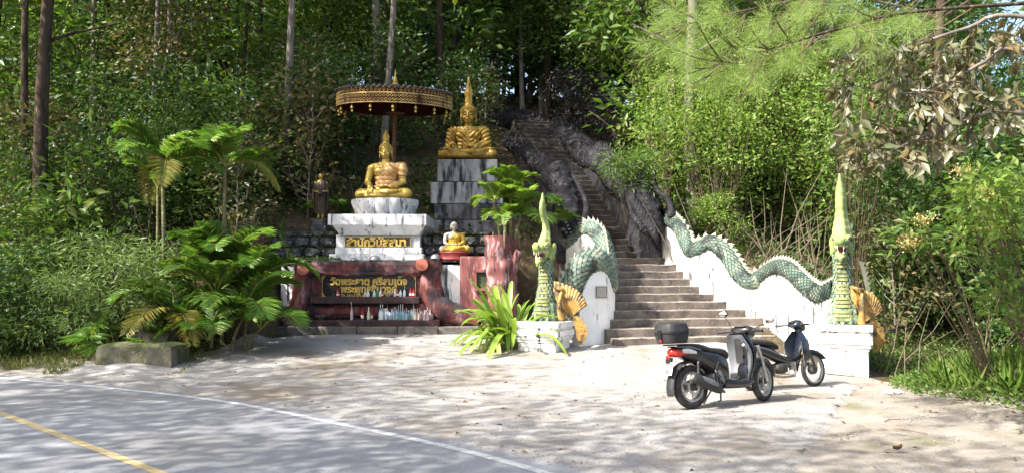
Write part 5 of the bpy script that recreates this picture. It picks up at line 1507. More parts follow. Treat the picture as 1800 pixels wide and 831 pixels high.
# steering: forks, mudguard, bars, cowl
bar = bpy.data.objects.new('handlebar', None); COL.objects.link(bar); bar.parent = q; bar.location = (1.06, 0, 0.9); bar.rotation_euler = (0, 0, ST)
sloft([(-0.10, 0, 0.13, 0.08, 0.03), (-0.06, 0, 0.14, 0.16, 0.055), (0.02, 0, 0.13, 0.18, 0.075), (0.10, 0, 0.10, 0.15, 0.075), (0.17, 0, 0.07, 0.08, 0.05)], e=2.4).build('bar_cowl', M_fair, bar, smooth=1)
MB().ell((0.15, 0, 0.075), (0.045, 0.10, 0.05)).build('headlight', M_clear_lens, bar, smooth=1)
MB().box((-0.055, 0, 0.185), (0.09, 0.16, 0.02), rot=(0, R(20), 0)).build('dashboard', M_plastic, bar, bevel=0.008)
for s in (-1, 1):
    MB().tube([(-0.02, s * 0.14, 0.13), (-0.05, s * 0.24, 0.13)], 0.024, 10).build('switch_block', M_plastic, bar, smooth=1)
    MB().tube([(-0.05, s * 0.24, 0.13), (-0.095, s * 0.36, 0.12)], [0.019, 0.021], 10).build('grip', M_seat, bar, smooth=1)
    MB().tube([(0.0, s * 0.20, 0.14), (0.0, s * 0.28, 0.135), (-0.03, s * 0.37, 0.125)], [0.009, 0.008, 0.007], 6).build('brake_lever', M_alloy, bar, smooth=1)
    ms = [(0.0, s * 0.17, 0.15), (0.01, s * 0.20, 0.24), (-0.01, s * 0.27, 0.36)] if s > 0 else [(0.0, s * 0.17, 0.15), (-0.01, s * 0.30, 0.20), (-0.04, s * 0.42, 0.235)]
    MB().tube(ms, 0.007, 6).build('mirror_stem', M_plastic, bar, smooth=1)
    e = Vector(ms[-1])
    mi = MB().ell(e + Vector((0.012, s * 0.02, 0.03)), (0.022, 0.075, 0.050)).build('mirror', M_plastic, bar, smooth=1)
    MB().ell(e + Vector((-0.004, s * 0.02, 0.03)), (0.009, 0.066, 0.042)).build('mirror_glass', M_mirror, bar, smooth=1)
fk = bpy.data.objects.new('front_fork', None); COL.objects.link(fk); fk.parent = q; fk.location = (1.37, 0, 0.295); fk.rotation_euler = (0, 0, ST)
for s in (-1, 1): MB().tube([(0, s * 0.075, 0.0), (-0.10, s * 0.075, 0.30), (-0.17, s * 0.06, 0.52)], [0.026, 0.024, 0.024], 10).build('fork_tube', M_alloy, fk, smooth=1)
mb = MB(); rr = []
for a in np.linspace(R(10), R(150), 14):
    d = Vector((math.cos(a), 0, math.sin(a)))
    rr.append([d * (0.325 + h) + Vector((0, y, 0)) for y, h in [(-.065, -.03), (-.05, .004), (0, .014), (.05, .004), (.065, -.03), (.05, -.012), (0, -.004), (-.05, -.012)]])
mb.rings(rr).build('front_mudguard', M_navy, fk, smooth=1)
# engine, exhaust, shocks, rear guard
sloft([(-0.02, 0.09, 0.30, 0.05, 0.06), (0.20, 0.10, 0.32, 0.06, 0.09), (0.45, 0.08, 0.32, 0.07, 0.09), (0.55, 0.05, 0.32, 0.05, 0.06)], e=3).build('transmission_case', M_alloy_dark, q, smooth=1)
sloft([(0.12, -0.03, 0.32, 0.06, 0.06), (0.28, -0.06, 0.36, 0.09, 0.11), (0.46, -0.06, 0.37, 0.09, 0.11), (0.58, -0.04, 0.36, 0.06, 0.07)], e=3).build('engine', M_alloy_dark, q, smooth=1)
for i in range(5): MB().box((0.30 + 0.05 * i, -0.155, 0.40 - 0.01 * i), (0.012, 0.03, 0.13)).build('cooling_fin', M_alloy_dark, q, bevel=0.003)
sloft([(-0.13, -0.20, 0.44, 0.030, 0.045), (-0.10, -0.20, 0.43, 0.055, 0.068), (0.10, -0.205, 0.35, 0.06, 0.082), (0.30, -0.20, 0.27, 0.055, 0.075), (0.40, -0.18, 0.235, 0.03, 0.04)], e=2.2).build('muffler', M_plastic, q, smooth=1)
sloft([(0.02, -0.252, 0.415, 0.012, 0.035), (0.16, -0.262, 0.36, 0.012, 0.04), (0.28, -0.25, 0.31, 0.01, 0.028)], e=2.6, n=12).build('heat_shield', M_silver, q, smooth=1)
MB().tube([(0.40, -0.18, 0.235), (0.50, -0.12, 0.20), (0.52, -0.02, 0.24)], 0.02, 8).build('exhaust_pipe', M_brass, q, smooth=1)
MB().lathe([(0.03, -0.02), (0.034, 0.0), (0.03, 0.004)], n=14, M=Matrix.Rotation(R(-78), 3, 'Y')).build('muffler_tip', M_alloy, q, loc=(-0.135, -0.20, 0.442))
for s in (-1, 1):
    MB().tube([(0.02, s * 0.135, 0.32), (0.05, s * 0.135, 0.66)], 0.014, 8).build('shock_rod', M_alloy, q, smooth=1)
    mb = MB(); mb.tube([(0.025 + 0.022 * (i / 60) + 0.030 * math.cos(i * .75), s * 0.135 + 0.030 * math.sin(i * .75), 0.40 + 0.22 * i / 60) for i in range(61)], 0.006, 5)
    mb.build('shock_spring', M_plastic, q, smooth=1)
mb = MB(); rr = []
for a in np.linspace(R(70), R(196), 14):
    d = Vector((math.cos(a), 0, math.sin(a))); k = 0.34 + 0.02 * (a - R(70))
    rr.append([d * (k + h) + Vector((0, y, 0)) for y, h in [(-.075, -.02), (-.06, .004), (0, .012), (.06, .004), (.075, -.02), (.06, -.01), (0, -.004), (-.06, -.01)]])
mb.rings(rr).build('rear_mudguard', M_plastic, q, smooth=1, loc=(0, 0, 0.30))
sloft([(-0.34, 0, 0.78, 0.045, 0.035), (-0.28, 0, 0.775, 0.10, 0.06), (-0.18, 0, 0.77, 0.135, 0.055), (-0.08, 0, 0.775, 0.15, 0.03)], e=2.4).build('tail_light', M_taillight, q, smooth=1)
for s in (-1, 1): sloft([(-0.20, s * 0.12, 0.795, 0.025, 0.03), (-0.10, s * 0.145, 0.79, 0.025, 0.035), (0.0, s * 0.165, 0.765, 0.012, 0.02)], e=2.4, n=12).build('rear_indicator', M_clear_lens, q, smooth=1)
MB().box((-0.345, 0, 0.675), (0.05, 0.10, 0.08), rot=(0, R(15), 0)).build('plate_bracket', M_plastic, q, bevel=0.01)
MB().ell((-0.365, 0, 0.715), (0.02, 0.045, 0.03)).build('reflector', M_taillight, q, smooth=1)
plate = bpy.data.objects.new('number_plate', None); COL.objects.link(plate); plate.parent = q; plate.location = (-0.385, 0, 0.565); plate.rotation_euler = (R(0), R(16), 0)
MB().box((0, 0, 0), (0.008, 0.21, 0.18)).build('plate_sheet', M_plate, plate, bevel=0.003)
for body, z, sz in [('574', 0.052, 0.055), ('ชม', 0.0, 0.045), ('9282', -0.05, 0.06)]:
    text_mesh(body, sz, M_black, plate, (-0.0055, 0, z), rot=(R(90), 0, R(-90)), weight=0.002, depth=0.001)
MB().tube([(0.50, 0.14, 0.22), (0.42, 0.24, 0.02)], 0.012, 8).build('side_stand', M_alloy_dark, q, smooth=1)
MB().tube([(0.45, -0.10, 0.22), (0.42, -0.12, 0.09), (0.36, -0.13, 0.08)], 0.012, 8).build('centre_stand', M_alloy_dark, q, smooth=1)
MB().tube([(0.36, -0.20, 0.62), (0.30, -0.205, 0.54), (0.31, -0.21, 0.46), (0.37, -0.21, 0.42)], 0.009, 6).build('hose', M_plastic, q, smooth=1)
# luggage box on its rack
MB().box((-0.22, 0, 0.882), (0.30, 0.18, 0.02)).build('rack', M_plastic, q, bevel=0.006)
tb = bpy.data.objects.new('top_box', None); COL.objects.link(tb); tb.parent = q; tb.location = (-0.27, 0, 0.90)
sloft([(0, 0, 0.0, 0.155, 0.15), (0, 0, 0.02, 0.175, 0.17), (0, 0, 0.13, 0.20, 0.195)], n=28, e=3.4)
def boxring(w, l, z, e=3.6, n=28):
    out = []
    for j in range(n):
        a = 2 * math.pi * j / n; c, s = math.cos(a), math.sin(a)
        out.append((l * math.copysign(abs(c) ** (2 / e), c), w * math.copysign(abs(s) ** (2 / e), s), z))
    return out
MB().rings([boxring(.15, .15, 0), boxring(.18, .175, .015), boxring(.205, .20, .14)]).build('box_base', M_plastic, tb, smooth=0.7)
MB().rings([boxring(.213, .208, .135), boxring(.213, .208, .16)]).build('box_seam', M_black, tb, smooth=0.7)
MB().rings([boxring(.207, .203, .155), boxring(.205, .20, .20), boxring(.185, .18, .265), boxring(.14, .135, .29), boxring(.06, .05, .297)]).build('box_lid', M_plastic, tb, smooth=0.7)
MB().box((-0.212, 0.0, 0.13), (0.022, 0.07, 0.12)).build('box_latch', M_fair, tb, bevel=0.006)
MB().box((-0.213, -0.02, 0.045), (0.02, 0.03, 0.03)).build('box_reflector', M_taillight, tb, bevel=0.004)

# ---------------------------------------------------------- farther underbone motorbike
pf2 = P(1432, 680, 13.15)
yaw2 = R(22)
WB = 1.24
pr2 = Vector((pf2.x - WB * math.cos(yaw2), pf2.y - WB * math.sin(yaw2), 0))
sc2 = thing('motorbike', 'dark blue underbone motorbike with spoked wheels parked behind the scooter', 'motorbike', (pr2.x, pr2.y, hz(pr2.x, pr2.y) + 0.03), rot=(R(-6), 0, yaw2))
q = sc2
ST2 = R(8)
wheel(q, (0, 0, 0.285), 0.285, 0.075, 0, M_alloy, 'rear_wheel', 0, True, False)
wheel(q, (WB, 0, 0.28), 0.28, 0.066, 0, M_alloy, 'front_wheel', ST2, True, False)
sloft([(-0.28, 0, 0.74, 0.05, 0.025), (-0.1, 0, 0.70, 0.10, 0.06), (0.15, 0, 0.64, 0.12, 0.09), (0.38, 0, 0.56, 0.12, 0.10), (0.60, 0, 0.47, 0.09, 0.07), (0.80, 0, 0.45, 0.075, 0.055), (0.95, 0, 0.50, 0.06, 0.06)], e=2.6).build('frame_cover', M_fair, q, smooth=1)
sloft([(-0.30, 0, 0.775, 0.06, 0.02), (-0.1, 0, 0.775, 0.115, 0.045), (0.15, 0, 0.755, 0.13, 0.05), (0.36, 0, 0.725, 0.12, 0.05), (0.50, 0, 0.67, 0.08, 0.04)], e=2.6).build('seat', M_seat, q, smooth=1)
for s in (-1, 1):
    sloft([(0.0, s * 0.11, 0.705, 0.006, 0.008), (0.3, s * 0.125, 0.62, 0.006, 0.01), (0.6, s * 0.10, 0.50, 0.006, 0.008)], n=8).build('pinstripe', M_silver, q, smooth=1)
    mb = MB(); rr = []
    for f in np.linspace(0, 1, 9):     # swept leg shield
        z = 0.26 + 0.66 * f; x0_ = float(np.interp(f, [0, .35, .7, 1], [0.93, 0.90, 0.84, 0.93])); x1_ = float(np.interp(f, [0, .35, .7, 1], [0.99, 1.10, 1.12, 1.02]))
        y0_ = s * float(np.interp(f, [0, .3, .7, 1], [.10, .20, .20, .07])); y1_ = s * float(np.interp(f, [0, .3, .7, 1], [.08, .10, .10, .05]))
        rr.append([(x0_, y0_, z), (x0_ + .02, y0_ + s * .012, z), (x1_, y1_ + s * .012, z), (x1_, y1_ - s * .004, z)])
    mb.rings(rr).build('leg_shield', M_navy, q, smooth=1.0)
    sloft([(0.885, s * 0.212, 0.36, 0.006, 0.01), (0.862, s * 0.214, 0.58, 0.006, 0.02), (0.86, s * 0.204, 0.74, 0.006, 0.01)], n=8).build('silver_trim', M_silver, q, smooth=1)
sloft([(0.93, 0, 0.55, 0.06, 0.05), (1.0, 0, 0.70, 0.09, 0.10), (1.02, 0, 0.85, 0.08, 0.08), (0.98, 0, 0.95, 0.06, 0.05)], e=2.4).build('front_nose', M_navy, q, smooth=1)
bar = bpy.data.objects.new('handlebar', None); COL.objects.link(bar); bar.parent = q; bar.location = (0.96, 0, 0.92); bar.rotation_euler = (0, 0, ST2)
sloft([(-0.10, 0, 0.09, 0.07, 0.03), (-0.05, 0, 0.11, 0.115, 0.06), (0.03, 0, 0.10, 0.13, 0.085), (0.11, 0, 0.06, 0.10, 0.075), (0.16, 0, 0.04, 0.06, 0.04)], e=2.4).build('bar_cowl', M_navy, bar, smooth=1)
MB().ell((0.13, 0, 0.045), (0.04, 0.085, 0.055)).build('headlight', M_clear_lens, bar, smooth=1)
MB().box((-0.07, 0, 0.135), (0.08, 0.13, 0.02), rot=(0, R(25), 0)).build('dashboard', M_plastic, bar, bevel=0.006)
for s in (-1, 1):
    MB().tube([(-0.02, s * 0.10, 0.10), (-0.06, s * 0.22, 0.10)], 0.016, 8).build('bar_tube', M_plastic, bar, smooth=1)
    MB().tube([(-0.06, s * 0.22, 0.10), (-0.10, s * 0.34, 0.095)], [0.018, 0.02], 10).build('grip', M_seat, bar, smooth=1)
    MB().tube([(0.0, s * 0.18, 0.11), (0.0, s * 0.26, 0.105), (-0.03, s * 0.35, 0.10)], [0.008, 0.007, 0.006], 6).build('brake_lever', M_alloy, bar, smooth=1)
MB().tube([(-0.03, -0.13, 0.11), (-0.06, -0.24, 0.19), (-0.09, -0.34, 0.24)], 0.005, 6).build('bare_mirror_stem', M_alloy, bar, smooth=1)
fk = bpy.data.objects.new('front_fork', None); COL.objects.link(fk); fk.parent = q; fk.location = (WB, 0, 0.28); fk.rotation_euler = (0, 0, ST2)
for s in (-1, 1): MB().tube([(0, s * 0.06, 0.0), (-0.11, s * 0.06, 0.27), (-0.20, s * 0.05, 0.50)], [0.022, 0.02, 0.02], 10).build('fork_tube', M_alloy_dark, fk, smooth=1)
MB().lathe([(0.08, -.05), (0.085, -.03), (0.075, .03), (0.05, .045)], n=20, M=Matrix.Rotation(R(90), 3, 'X')).build('drum_brake', M_alloy_dark, fk, smooth=0.7)
mb = MB(); rr = []
for a in np.linspace(R(28), R(140), 12):
    d = Vector((math.cos(a), 0, math.sin(a))); k = 0.315 + 0.05 * max(0, (R(60) - a))
    rr.append([d * (k + h) + Vector((0, y, 0)) for y, h in [(-.05, -.035), (-.04, .004), (0, .014), (.04, .004), (.05, -.035), (.04, -.012), (0, -.004), (-.04, -.012)]])
mb.rings(rr).build('front_mudguard', M_plastic, fk, smooth=1)
sloft([(0.42, 0, 0.33, 0.10, 0.07), (0.56, 0, 0.33, 0.11, 0.10), (0.70, 0, 0.35, 0.08, 0.075), (0.84, 0, 0.37, 0.055, 0.055)], e=2.8).build('engine', M_alloy_dark, q, smooth=1)
for i in range(6): MB().box((0.70 + 0.025 * i, 0, 0.36), (0.008, 0.15, 0.13)).build('cooling_fin', M_alloy, q, bevel=0.002)
MB().tube([(0.84, -0.05, 0.30), (0.75, -0.11, 0.20), (0.50, -0.13, 0.19), (0.20, -0.145, 0.24)], [0.018, 0.02, 0.024, 0.03], 10).build('exhaust_pipe', M_brass, q, smooth=1)
sloft([(0.22, -0.15, 0.235, 0.03, 0.03), (0.10, -0.155, 0.27, 0.05, 0.05), (-0.20, -0.165, 0.35, 0.052, 0.052), (-0.24, -0.166, 0.36, 0.03, 0.03)], e=2).build('muffler', M_brass, q, smooth=1)
MB().tube([(0.45, -0.12, 0.24), (0.56, -0.22, 0.24)], 0.011, 8).build('foot_peg', M_alloy_dark, q, smooth=1)
MB().tube([(0.62, -0.13, 0.33), (0.60, -0.16, 0.24), (0.68, -0.17, 0.23)], 0.010, 8).build('kick_starter', M_alloy, q, smooth=1)
MB().tube([(0.40, 0.10, 0.22), (0.32, 0.22, 0.01)], 0.011, 8).build('side_stand', M_alloy_dark, q, smooth=1)
for s in (-1, 1):
    MB().tube([(0, s * 0.10, 0.285), (0.06, s * 0.11, 0.62)], 0.02, 8).build('shock_absorber', M_alloy_dark, q, smooth=1)
    MB().tube([(0, s * 0.085, 0.285), (0.40, s * 0.08, 0.32)], 0.018, 8).build('swing_arm', M_alloy_dark, q, smooth=1)
mb = MB(); rr = []
for a in np.linspace(R(60), R(190), 12):
    d = Vector((math.cos(a), 0, math.sin(a)))
    rr.append([d * (0.33 + h) + Vector((0, y, 0)) for y, h in [(-.06, -.03), (-.045, .004), (0, .012), (.045, .004), (.06, -.03), (.045, -.012), (0, -.004), (-.045, -.012)]])
mb.rings(rr).build('rear_mudguard', M_plastic, q, smooth=1, loc=(0, 0, 0.285))
MB().ell((-0.30, 0, 0.70), (0.04, 0.07, 0.04)).build('tail_light', M_taillight, q, smooth=1)
# ================================================================== VEGETATION
G_deep = leafmat('leaf_deep_green', [(0.024, 0.060, 0.015), (0.050, 0.105, 0.022), (0.075, 0.14, 0.03), (0.13, 0.18, 0.045), (0.035, 0.080, 0.020)], 0.36)
G_mid = leafmat('leaf_mid_green', [(0.055, 0.115, 0.022), (0.09, 0.17, 0.03), (0.14, 0.21, 0.04), (0.07, 0.14, 0.03), (0.20, 0.22, 0.055)], 0.42)
G_bright = leafmat('leaf_bright_green', [(0.11, 0.20, 0.035), (0.17, 0.28, 0.045), (0.23, 0.31, 0.06), (0.13, 0.23, 0.04), (0.28, 0.31, 0.085)], 0.45)
G_blue = leafmat('leaf_blue_green', [(0.022, 0.075, 0.040), (0.035, 0.105, 0.055), (0.05, 0.13, 0.06), (0.03, 0.085, 0.04)], 0.30)
G_olive = leafmat('leaf_dry_olive', [(0.10, 0.09, 0.03), (0.07, 0.085, 0.03), (0.15, 0.12, 0.05), (0.05, 0.07, 0.025), (0.20, 0.15, 0.07)], 0.28)
G_purple = leafmat('leaf_dark_purple', [(0.022, 0.018, 0.020), (0.034, 0.028, 0.030), (0.02, 0.028, 0.016), (0.045, 0.036, 0.040)], 0.2)
G_palm = leafmat('palm_leaflet', [(0.085, 0.19, 0.025), (0.12, 0.25, 0.035), (0.18, 0.30, 0.05), (0.10, 0.20, 0.035), (0.27, 0.29, 0.06)], 0.34, rough=0.34)
G_palm_y = leafmat('palm_leaflet_yellow', [(0.30, 0.27, 0.05), (0.22, 0.24, 0.05), (0.36, 0.27, 0.07), (0.14, 0.20, 0.04)], 0.34, rough=0.4)
G_strap = leafmat('strap_leaf', [(0.13, 0.25, 0.03), (0.19, 0.31, 0.045), (0.25, 0.35, 0.06), (0.11, 0.22, 0.035)], 0.40, rough=0.32)
G_strap_pale = leafmat('strap_leaf_bleached', [(0.42, 0.43, 0.17), (0.34, 0.38, 0.12), (0.46, 0.42, 0.20)], 0.3, rough=0.4)
G_pine = leafmat('pine_needle', [(0.19, 0.29, 0.075), (0.25, 0.34, 0.095), (0.31, 0.37, 0.13), (0.15, 0.24, 0.06)], 0.5)
G_brown = leafmat('leathery_brown_leaf', [(0.14, 0.13, 0.055), (0.22, 0.205, 0.12), (0.085, 0.11, 0.035), (0.30, 0.29, 0.22), (0.11, 0.12, 0.05), (0.20, 0.14, 0.06)], 0.34, rough=0.33, spec=0.5, tint=(1.2, 1.05, 0.6))  # palest tones paint the highlights on the leaves into their colour
G_grass = leafmat('grass_blade', [(0.09, 0.19, 0.03), (0.14, 0.25, 0.04), (0.20, 0.29, 0.06), (0.12, 0.21, 0.035), (0.28, 0.29, 0.10)], 0.42)
G_grass_dry = leafmat('dry_grass_blade', [(0.17, 0.19, 0.05), (0.11, 0.17, 0.035), (0.27, 0.23, 0.10), (0.09, 0.14, 0.03)], 0.35)
G_flower = leafmat('cream_flower', [(0.55, 0.40, 0.16), (0.62, 0.50, 0.24), (0.50, 0.32, 0.14)], 0.3)
G_litter = leafmat('fallen_leaf', [(0.12, 0.075, 0.035), (0.20, 0.13, 0.06), (0.08, 0.05, 0.03), (0.26, 0.19, 0.09)], 0.15)
M_bark = mat('brown_bark', (0.075, 0.055, 0.04), 0.95, 0.1, c2=(0.035, 0.027, 0.02), scale=6, third=(0.14, 0.12, 0.09), th_scale=9, bump=1, bscale=16, stretch=(1, 1, 0.25))
M_bark_pale = mat('pale_grey_bark', (0.20, 0.175, 0.15), 0.95, 0.1, c2=(0.11, 0.095, 0.08), scale=5, third=(0.32, 0.30, 0.26), th_scale=8, bump=1, bscale=14, stretch=(1, 1, 0.3))
M_palm_stem = mat('ringed_palm_stem', (0.20, 0.19, 0.09), 0.8, 0.2, c2=(0.10, 0.09, 0.05), scale=14, stretch=(0.3, 0.3, 2.5), third=(0.30, 0.26, 0.18), th_scale=10)
M_cane = mat('dry_cane', (0.17, 0.14, 0.09), 0.85, 0.2, c2=(0.09, 0.075, 0.05), scale=6)
M_twig = mat('brown_twig', (0.13, 0.095, 0.065), 0.9, 0.1)

def unit(v): return v / np.maximum(np.linalg.norm(v, axis=-1, keepdims=True), 1e-9)
def leaves_np(p, d, n, L, W, fold=0.12, bend=0.0):
    """folded pointed leaves: base p, direction d, normal n, length L, width W"""
    d = unit(d); s = unit(np.cross(d, n)); n = np.cross(s, d)
    L = np.asarray(L)[:, None]; W = np.asarray(W)[:, None]
    a = p; b = p + d * L * 0.45 + s * W * 0.5 + n * W * fold; t = p + d * L - n * L * bend; c = p + d * L * 0.45 - s * W * 0.5 + n * W * fold
    V = np.stack([a, b, t, c], 1).reshape(-1, 3)
    k = np.arange(len(p))[:, None] * 4
    F = np.concatenate([k + np.array([0, 1, 2]), k + np.array([0, 2, 3])])
    return V, F
def rnd_dir(g, n, up=0.0):
    v = g.normal(size=(n, 3)); v[:, 2] += up
    return unit(v)
def join_np(parts):
    V = []; F = []; o = 0
    for v, f in parts:
        V.append(v); F.append(f + o); o += len(v)
    return np.concatenate(V), np.concatenate(F)

def cluster_leaves(g, centers, per, spread, leaf, flat=0.6, upn=0.9, elong=2.2, droop=0.0):
    n = len(centers) * per
    c = np.repeat(np.asarray(centers), per, 0)
    off = g.normal(size=(n, 3)) * spread; off[:, 2] *= flat
    p = c + off
    d = unit(off / spread + rnd_dir(g, n) * 0.9 + np.array([0, 0, -droop]))
    nn = rnd_dir(g, n, upn)
    L = leaf * g.uniform(0.6, 1.3, n)
    return leaves_np(p, d, nn, L, L / elong, 0.14, 0.08)

def tree_meshes(seed, H, r0, z0, cr, ncl, per, leaf, spread=0.45, flat=0.55, lean=0.03, limbs=16, elong=2.2, droop=0.15, profile='egg', bare=False):
    g = np.random.default_rng(seed)
    lx, ly = g.normal(0, lean, 2)
    tp = []
    for i in range(9):
        f = i / 8
        tp.append((lx * H * f + 0.05 * H * 0.3 * math.sin(f * 5 + seed) * f, ly * H * f + 0.05 * H * 0.3 * math.cos(f * 4 + seed) * f, -0.5 + (H * 0.93 + 0.5) * f))
    tp = np.array(tp)
    mb = MB(); mb.tube([tuple(q) for q in tp], [r0 * (1.25 if i == 0 else 1) * (1 - 0.85 * i / 8) for i in range(9)], 9)
    cs = []
    while len(cs) < ncl:
        f = g.uniform(0, 1); z = z0 + (H - z0) * f
        if profile == 'egg': R_ = cr * (math.sin(math.pi * (0.12 + 0.80 * f)) ** 0.7)
        elif profile == 'flat': R_ = cr * (0.5 + 0.5 * math.sin(math.pi * f))
        else: R_ = cr * (1 - 0.7 * f)
        a = g.uniform(0, 2 * math.pi); rr = R_ * math.sqrt(g.uniform(0.08, 1)) * g.uniform(0.75, 1.15)
        k = (z + 0.5) / (H * 0.93 + 0.5)
        ax = np.interp(k * 8, np.arange(9), tp[:, 0]); ay = np.interp(k * 8, np.arange(9), tp[:, 1])
        cs.append((ax + rr * math.cos(a), ay + rr * math.sin(a), z))
    cs = np.array(cs)
    for i in range(min(limbs, ncl)):
        c = cs[i]
        zb = max(z0 * 0.75, c[2] - np.linalg.norm(c[:2]) * 0.8 - 0.3); k = np.clip((zb + 0.5) / (H * 0.93 + 0.5) * 8, 0, 8)
        b = np.array([np.interp(k, np.arange(9), tp[:, j]) for j in range(3)])
        m_ = (b + c) / 2 + np.array([0, 0, -0.12 * np.linalg.norm(c - b)]) + g.normal(0, 0.08, 3)
        rb = r0 * (1 - 0.85 * k / 8) * 0.5
        mb.tube([tuple(b), tuple(m_), tuple(c)], [max(rb, .018), max(rb * .6, .012), 0.007], 5)
    tm = mb.mesh('trunk', smooth=1.0)
    V, F = cluster_leaves(g, cs, per, spread, leaf, flat, 0.8, elong, droop)
    return tm, mesh_np('crown', V, F)

PROTO = {}
def proto(key, m_leaf, m_bark, **k):
    tm, cm = tree_meshes(**k)
    tm.materials.append(m_bark); cm.materials.append(m_leaf)
    PROTO[key] = (tm, cm)
proto('tall_a', G_deep, M_bark, seed=11, H=13, r0=0.17, z0=2.2, cr=2.3, ncl=120, per=85, leaf=0.20, spread=0.42)
proto('tall_b', G_mid, M_bark_pale, seed=12, H=12, r0=0.14, z0=3.5, cr=2.0, ncl=95, per=85, leaf=0.18, spread=0.40)
proto('tall_c', G_blue, M_bark, seed=13, H=14, r0=0.16, z0=1.8, cr=2.5, ncl=120, per=90, leaf=0.15, spread=0.45)
proto('tall_d', G_olive, M_bark_pale, seed=14, H=11, r0=0.11, z0=3.0, cr=1.7, ncl=70, per=70, leaf=0.17, spread=0.42)
proto('tall_e', G_mid, M_bark, seed=16, H=12, r0=0.12, z0=2.0, cr=2.1, ncl=70, per=24, leaf=0.40, spread=0.5, limbs=24, elong=2.4)
proto('tall_f', G_bright, M_bark, seed=17, H=11, r0=0.10, z0=3.0, cr=1.9, ncl=80, per=60, leaf=0.16, spread=0.42, limbs=20)
proto('lean_a', G_deep, M_bark_pale, seed=15, H=13, r0=0.13, z0=6.5, cr=1.8, ncl=60, per=80, leaf=0.19, spread=0.42, limbs=10)
proto('sap_a', G_deep, M_bark, seed=21, H=4.6, r0=0.05, z0=0.5, cr=1.25, ncl=46, per=36, leaf=0.19, spread=0.34, limbs=22)
proto('sap_b', G_mid, M_bark, seed=22, H=3.6, r0=0.04, z0=0.3, cr=1.2, ncl=42, per=40, leaf=0.17, spread=0.32, limbs=20)
proto('sap_c', G_olive, M_bark_pale, seed=23, H=4.0, r0=0.04, z0=0.6, cr=1.0, ncl=34, per=30, leaf=0.20, spread=0.34, limbs=24)
proto('sap_d', G_purple, M_bark, seed=24, H=4.4, r0=0.05, z0=0.6, cr=1.3, ncl=70, per=70, leaf=0.15, spread=0.30, limbs=18)
proto('bush_bright', G_bright, M_bark, seed=31, H=3.0, r0=0.05, z0=0.25, cr=1.3, ncl=60, per=75, leaf=0.12, spread=0.26, limbs=12)
proto('vine', G_bright, M_bark, seed=32, H=6.0, r0=0.10, z0=1.2, cr=1.5, ncl=75, per=85, leaf=0.13, spread=0.30, flat=0.9, limbs=14)
proto('sap_e', G_mid, M_bark, seed=25, H=3.4, r0=0.04, z0=0.4, cr=1.1, ncl=26, per=16, leaf=0.34, spread=0.34, limbs=22, elong=2.6)
proto('bush_deep', G_deep, M_bark, seed=33, H=2.0, r0=0.03, z0=0.1, cr=1.1, ncl=40, per=60, leaf=0.14, spread=0.26, limbs=10)
G_pale = leafmat('leaf_pale_green', [(0.12, 0.20, 0.06), (0.18, 0.26, 0.09), (0.24, 0.31, 0.11), (0.10, 0.17, 0.05)], 0.4)
proto('bush_feather', G_pale, M_bark, seed=34, H=1.9, r0=0.03, z0=0.2, cr=1.0, ncl=40, per=46, leaf=0.17, spread=0.26, limbs=20, elong=5.5)

LAND = [(-200, 'at the far left edge'), (150, 'at the left edge above the verge'), (330, 'behind the two palms'), (480, 'behind the left palm clump'), (580, 'behind the standing monk'), (700, 'behind the parasol'), (830, 'behind the upper golden statue'), (950, 'at the top of the stairs'), (1080, 'above the stairs'), (1200, 'behind the right sea monster'), (1330, 'behind the long white wall'), (1480, 'behind the right serpent head'), (1620, 'beyond the right pillar'), (1760, 'at the right edge of the picture')]
def landmark(px):
    return min(LAND, key=lambda q: abs(q[0] - px))[1]
def plant(key, name, x, y, label=None, cat='tree', s=1.0, rz=None, group=None, dz=0.0, sz=None, tilt=None, kind_word='forest tree'):
    tm, cm = PROTO[key]
    px = 900 + FPX * x / max(y, 1)
    row = 'front' if y < 24 else 'middle' if y < 31 else 'back'
    if label is None: label = f'{kind_word} {landmark(px)}, {row} row'
    t = thing(name, label, cat, (x, y, hz(x, y) + dz), rz if rz is not None else random.uniform(0, 6.28), group=group, scale=(s, s, sz or s))
    if tilt: t.rotation_euler = (tilt[0], tilt[1], t.rotation_euler[2])
    o = bpy.data.objects.new('trunk', tm); COL.objects.link(o); o.parent = t
    o = bpy.data.objects.new('crown', cm); COL.objects.link(o); o.parent = t
    return t

FG = 'forest trees on the slope'
rg = random.Random(5)
KW = {'tall_e': 'large-leaved forest tree', 'tall_f': 'bright green forest tree', 'sap_e': 'large-leaved sapling', 'tall_a': 'dark green forest tree', 'tall_b': 'slender pale-barked forest tree', 'tall_c': 'blue-green forest tree', 'tall_d': 'olive-leaved forest tree', 'lean_a': 'bare-stemmed forest tree', 'sap_a': 'dark leafy sapling', 'sap_b': 'mid green sapling', 'sap_c': 'dry olive sapling', 'sap_d': 'dark purplish shrub', 'vine': 'bright vine-covered tree', 'bush_bright': 'bright green bush', 'bush_deep': 'dark green bush'}
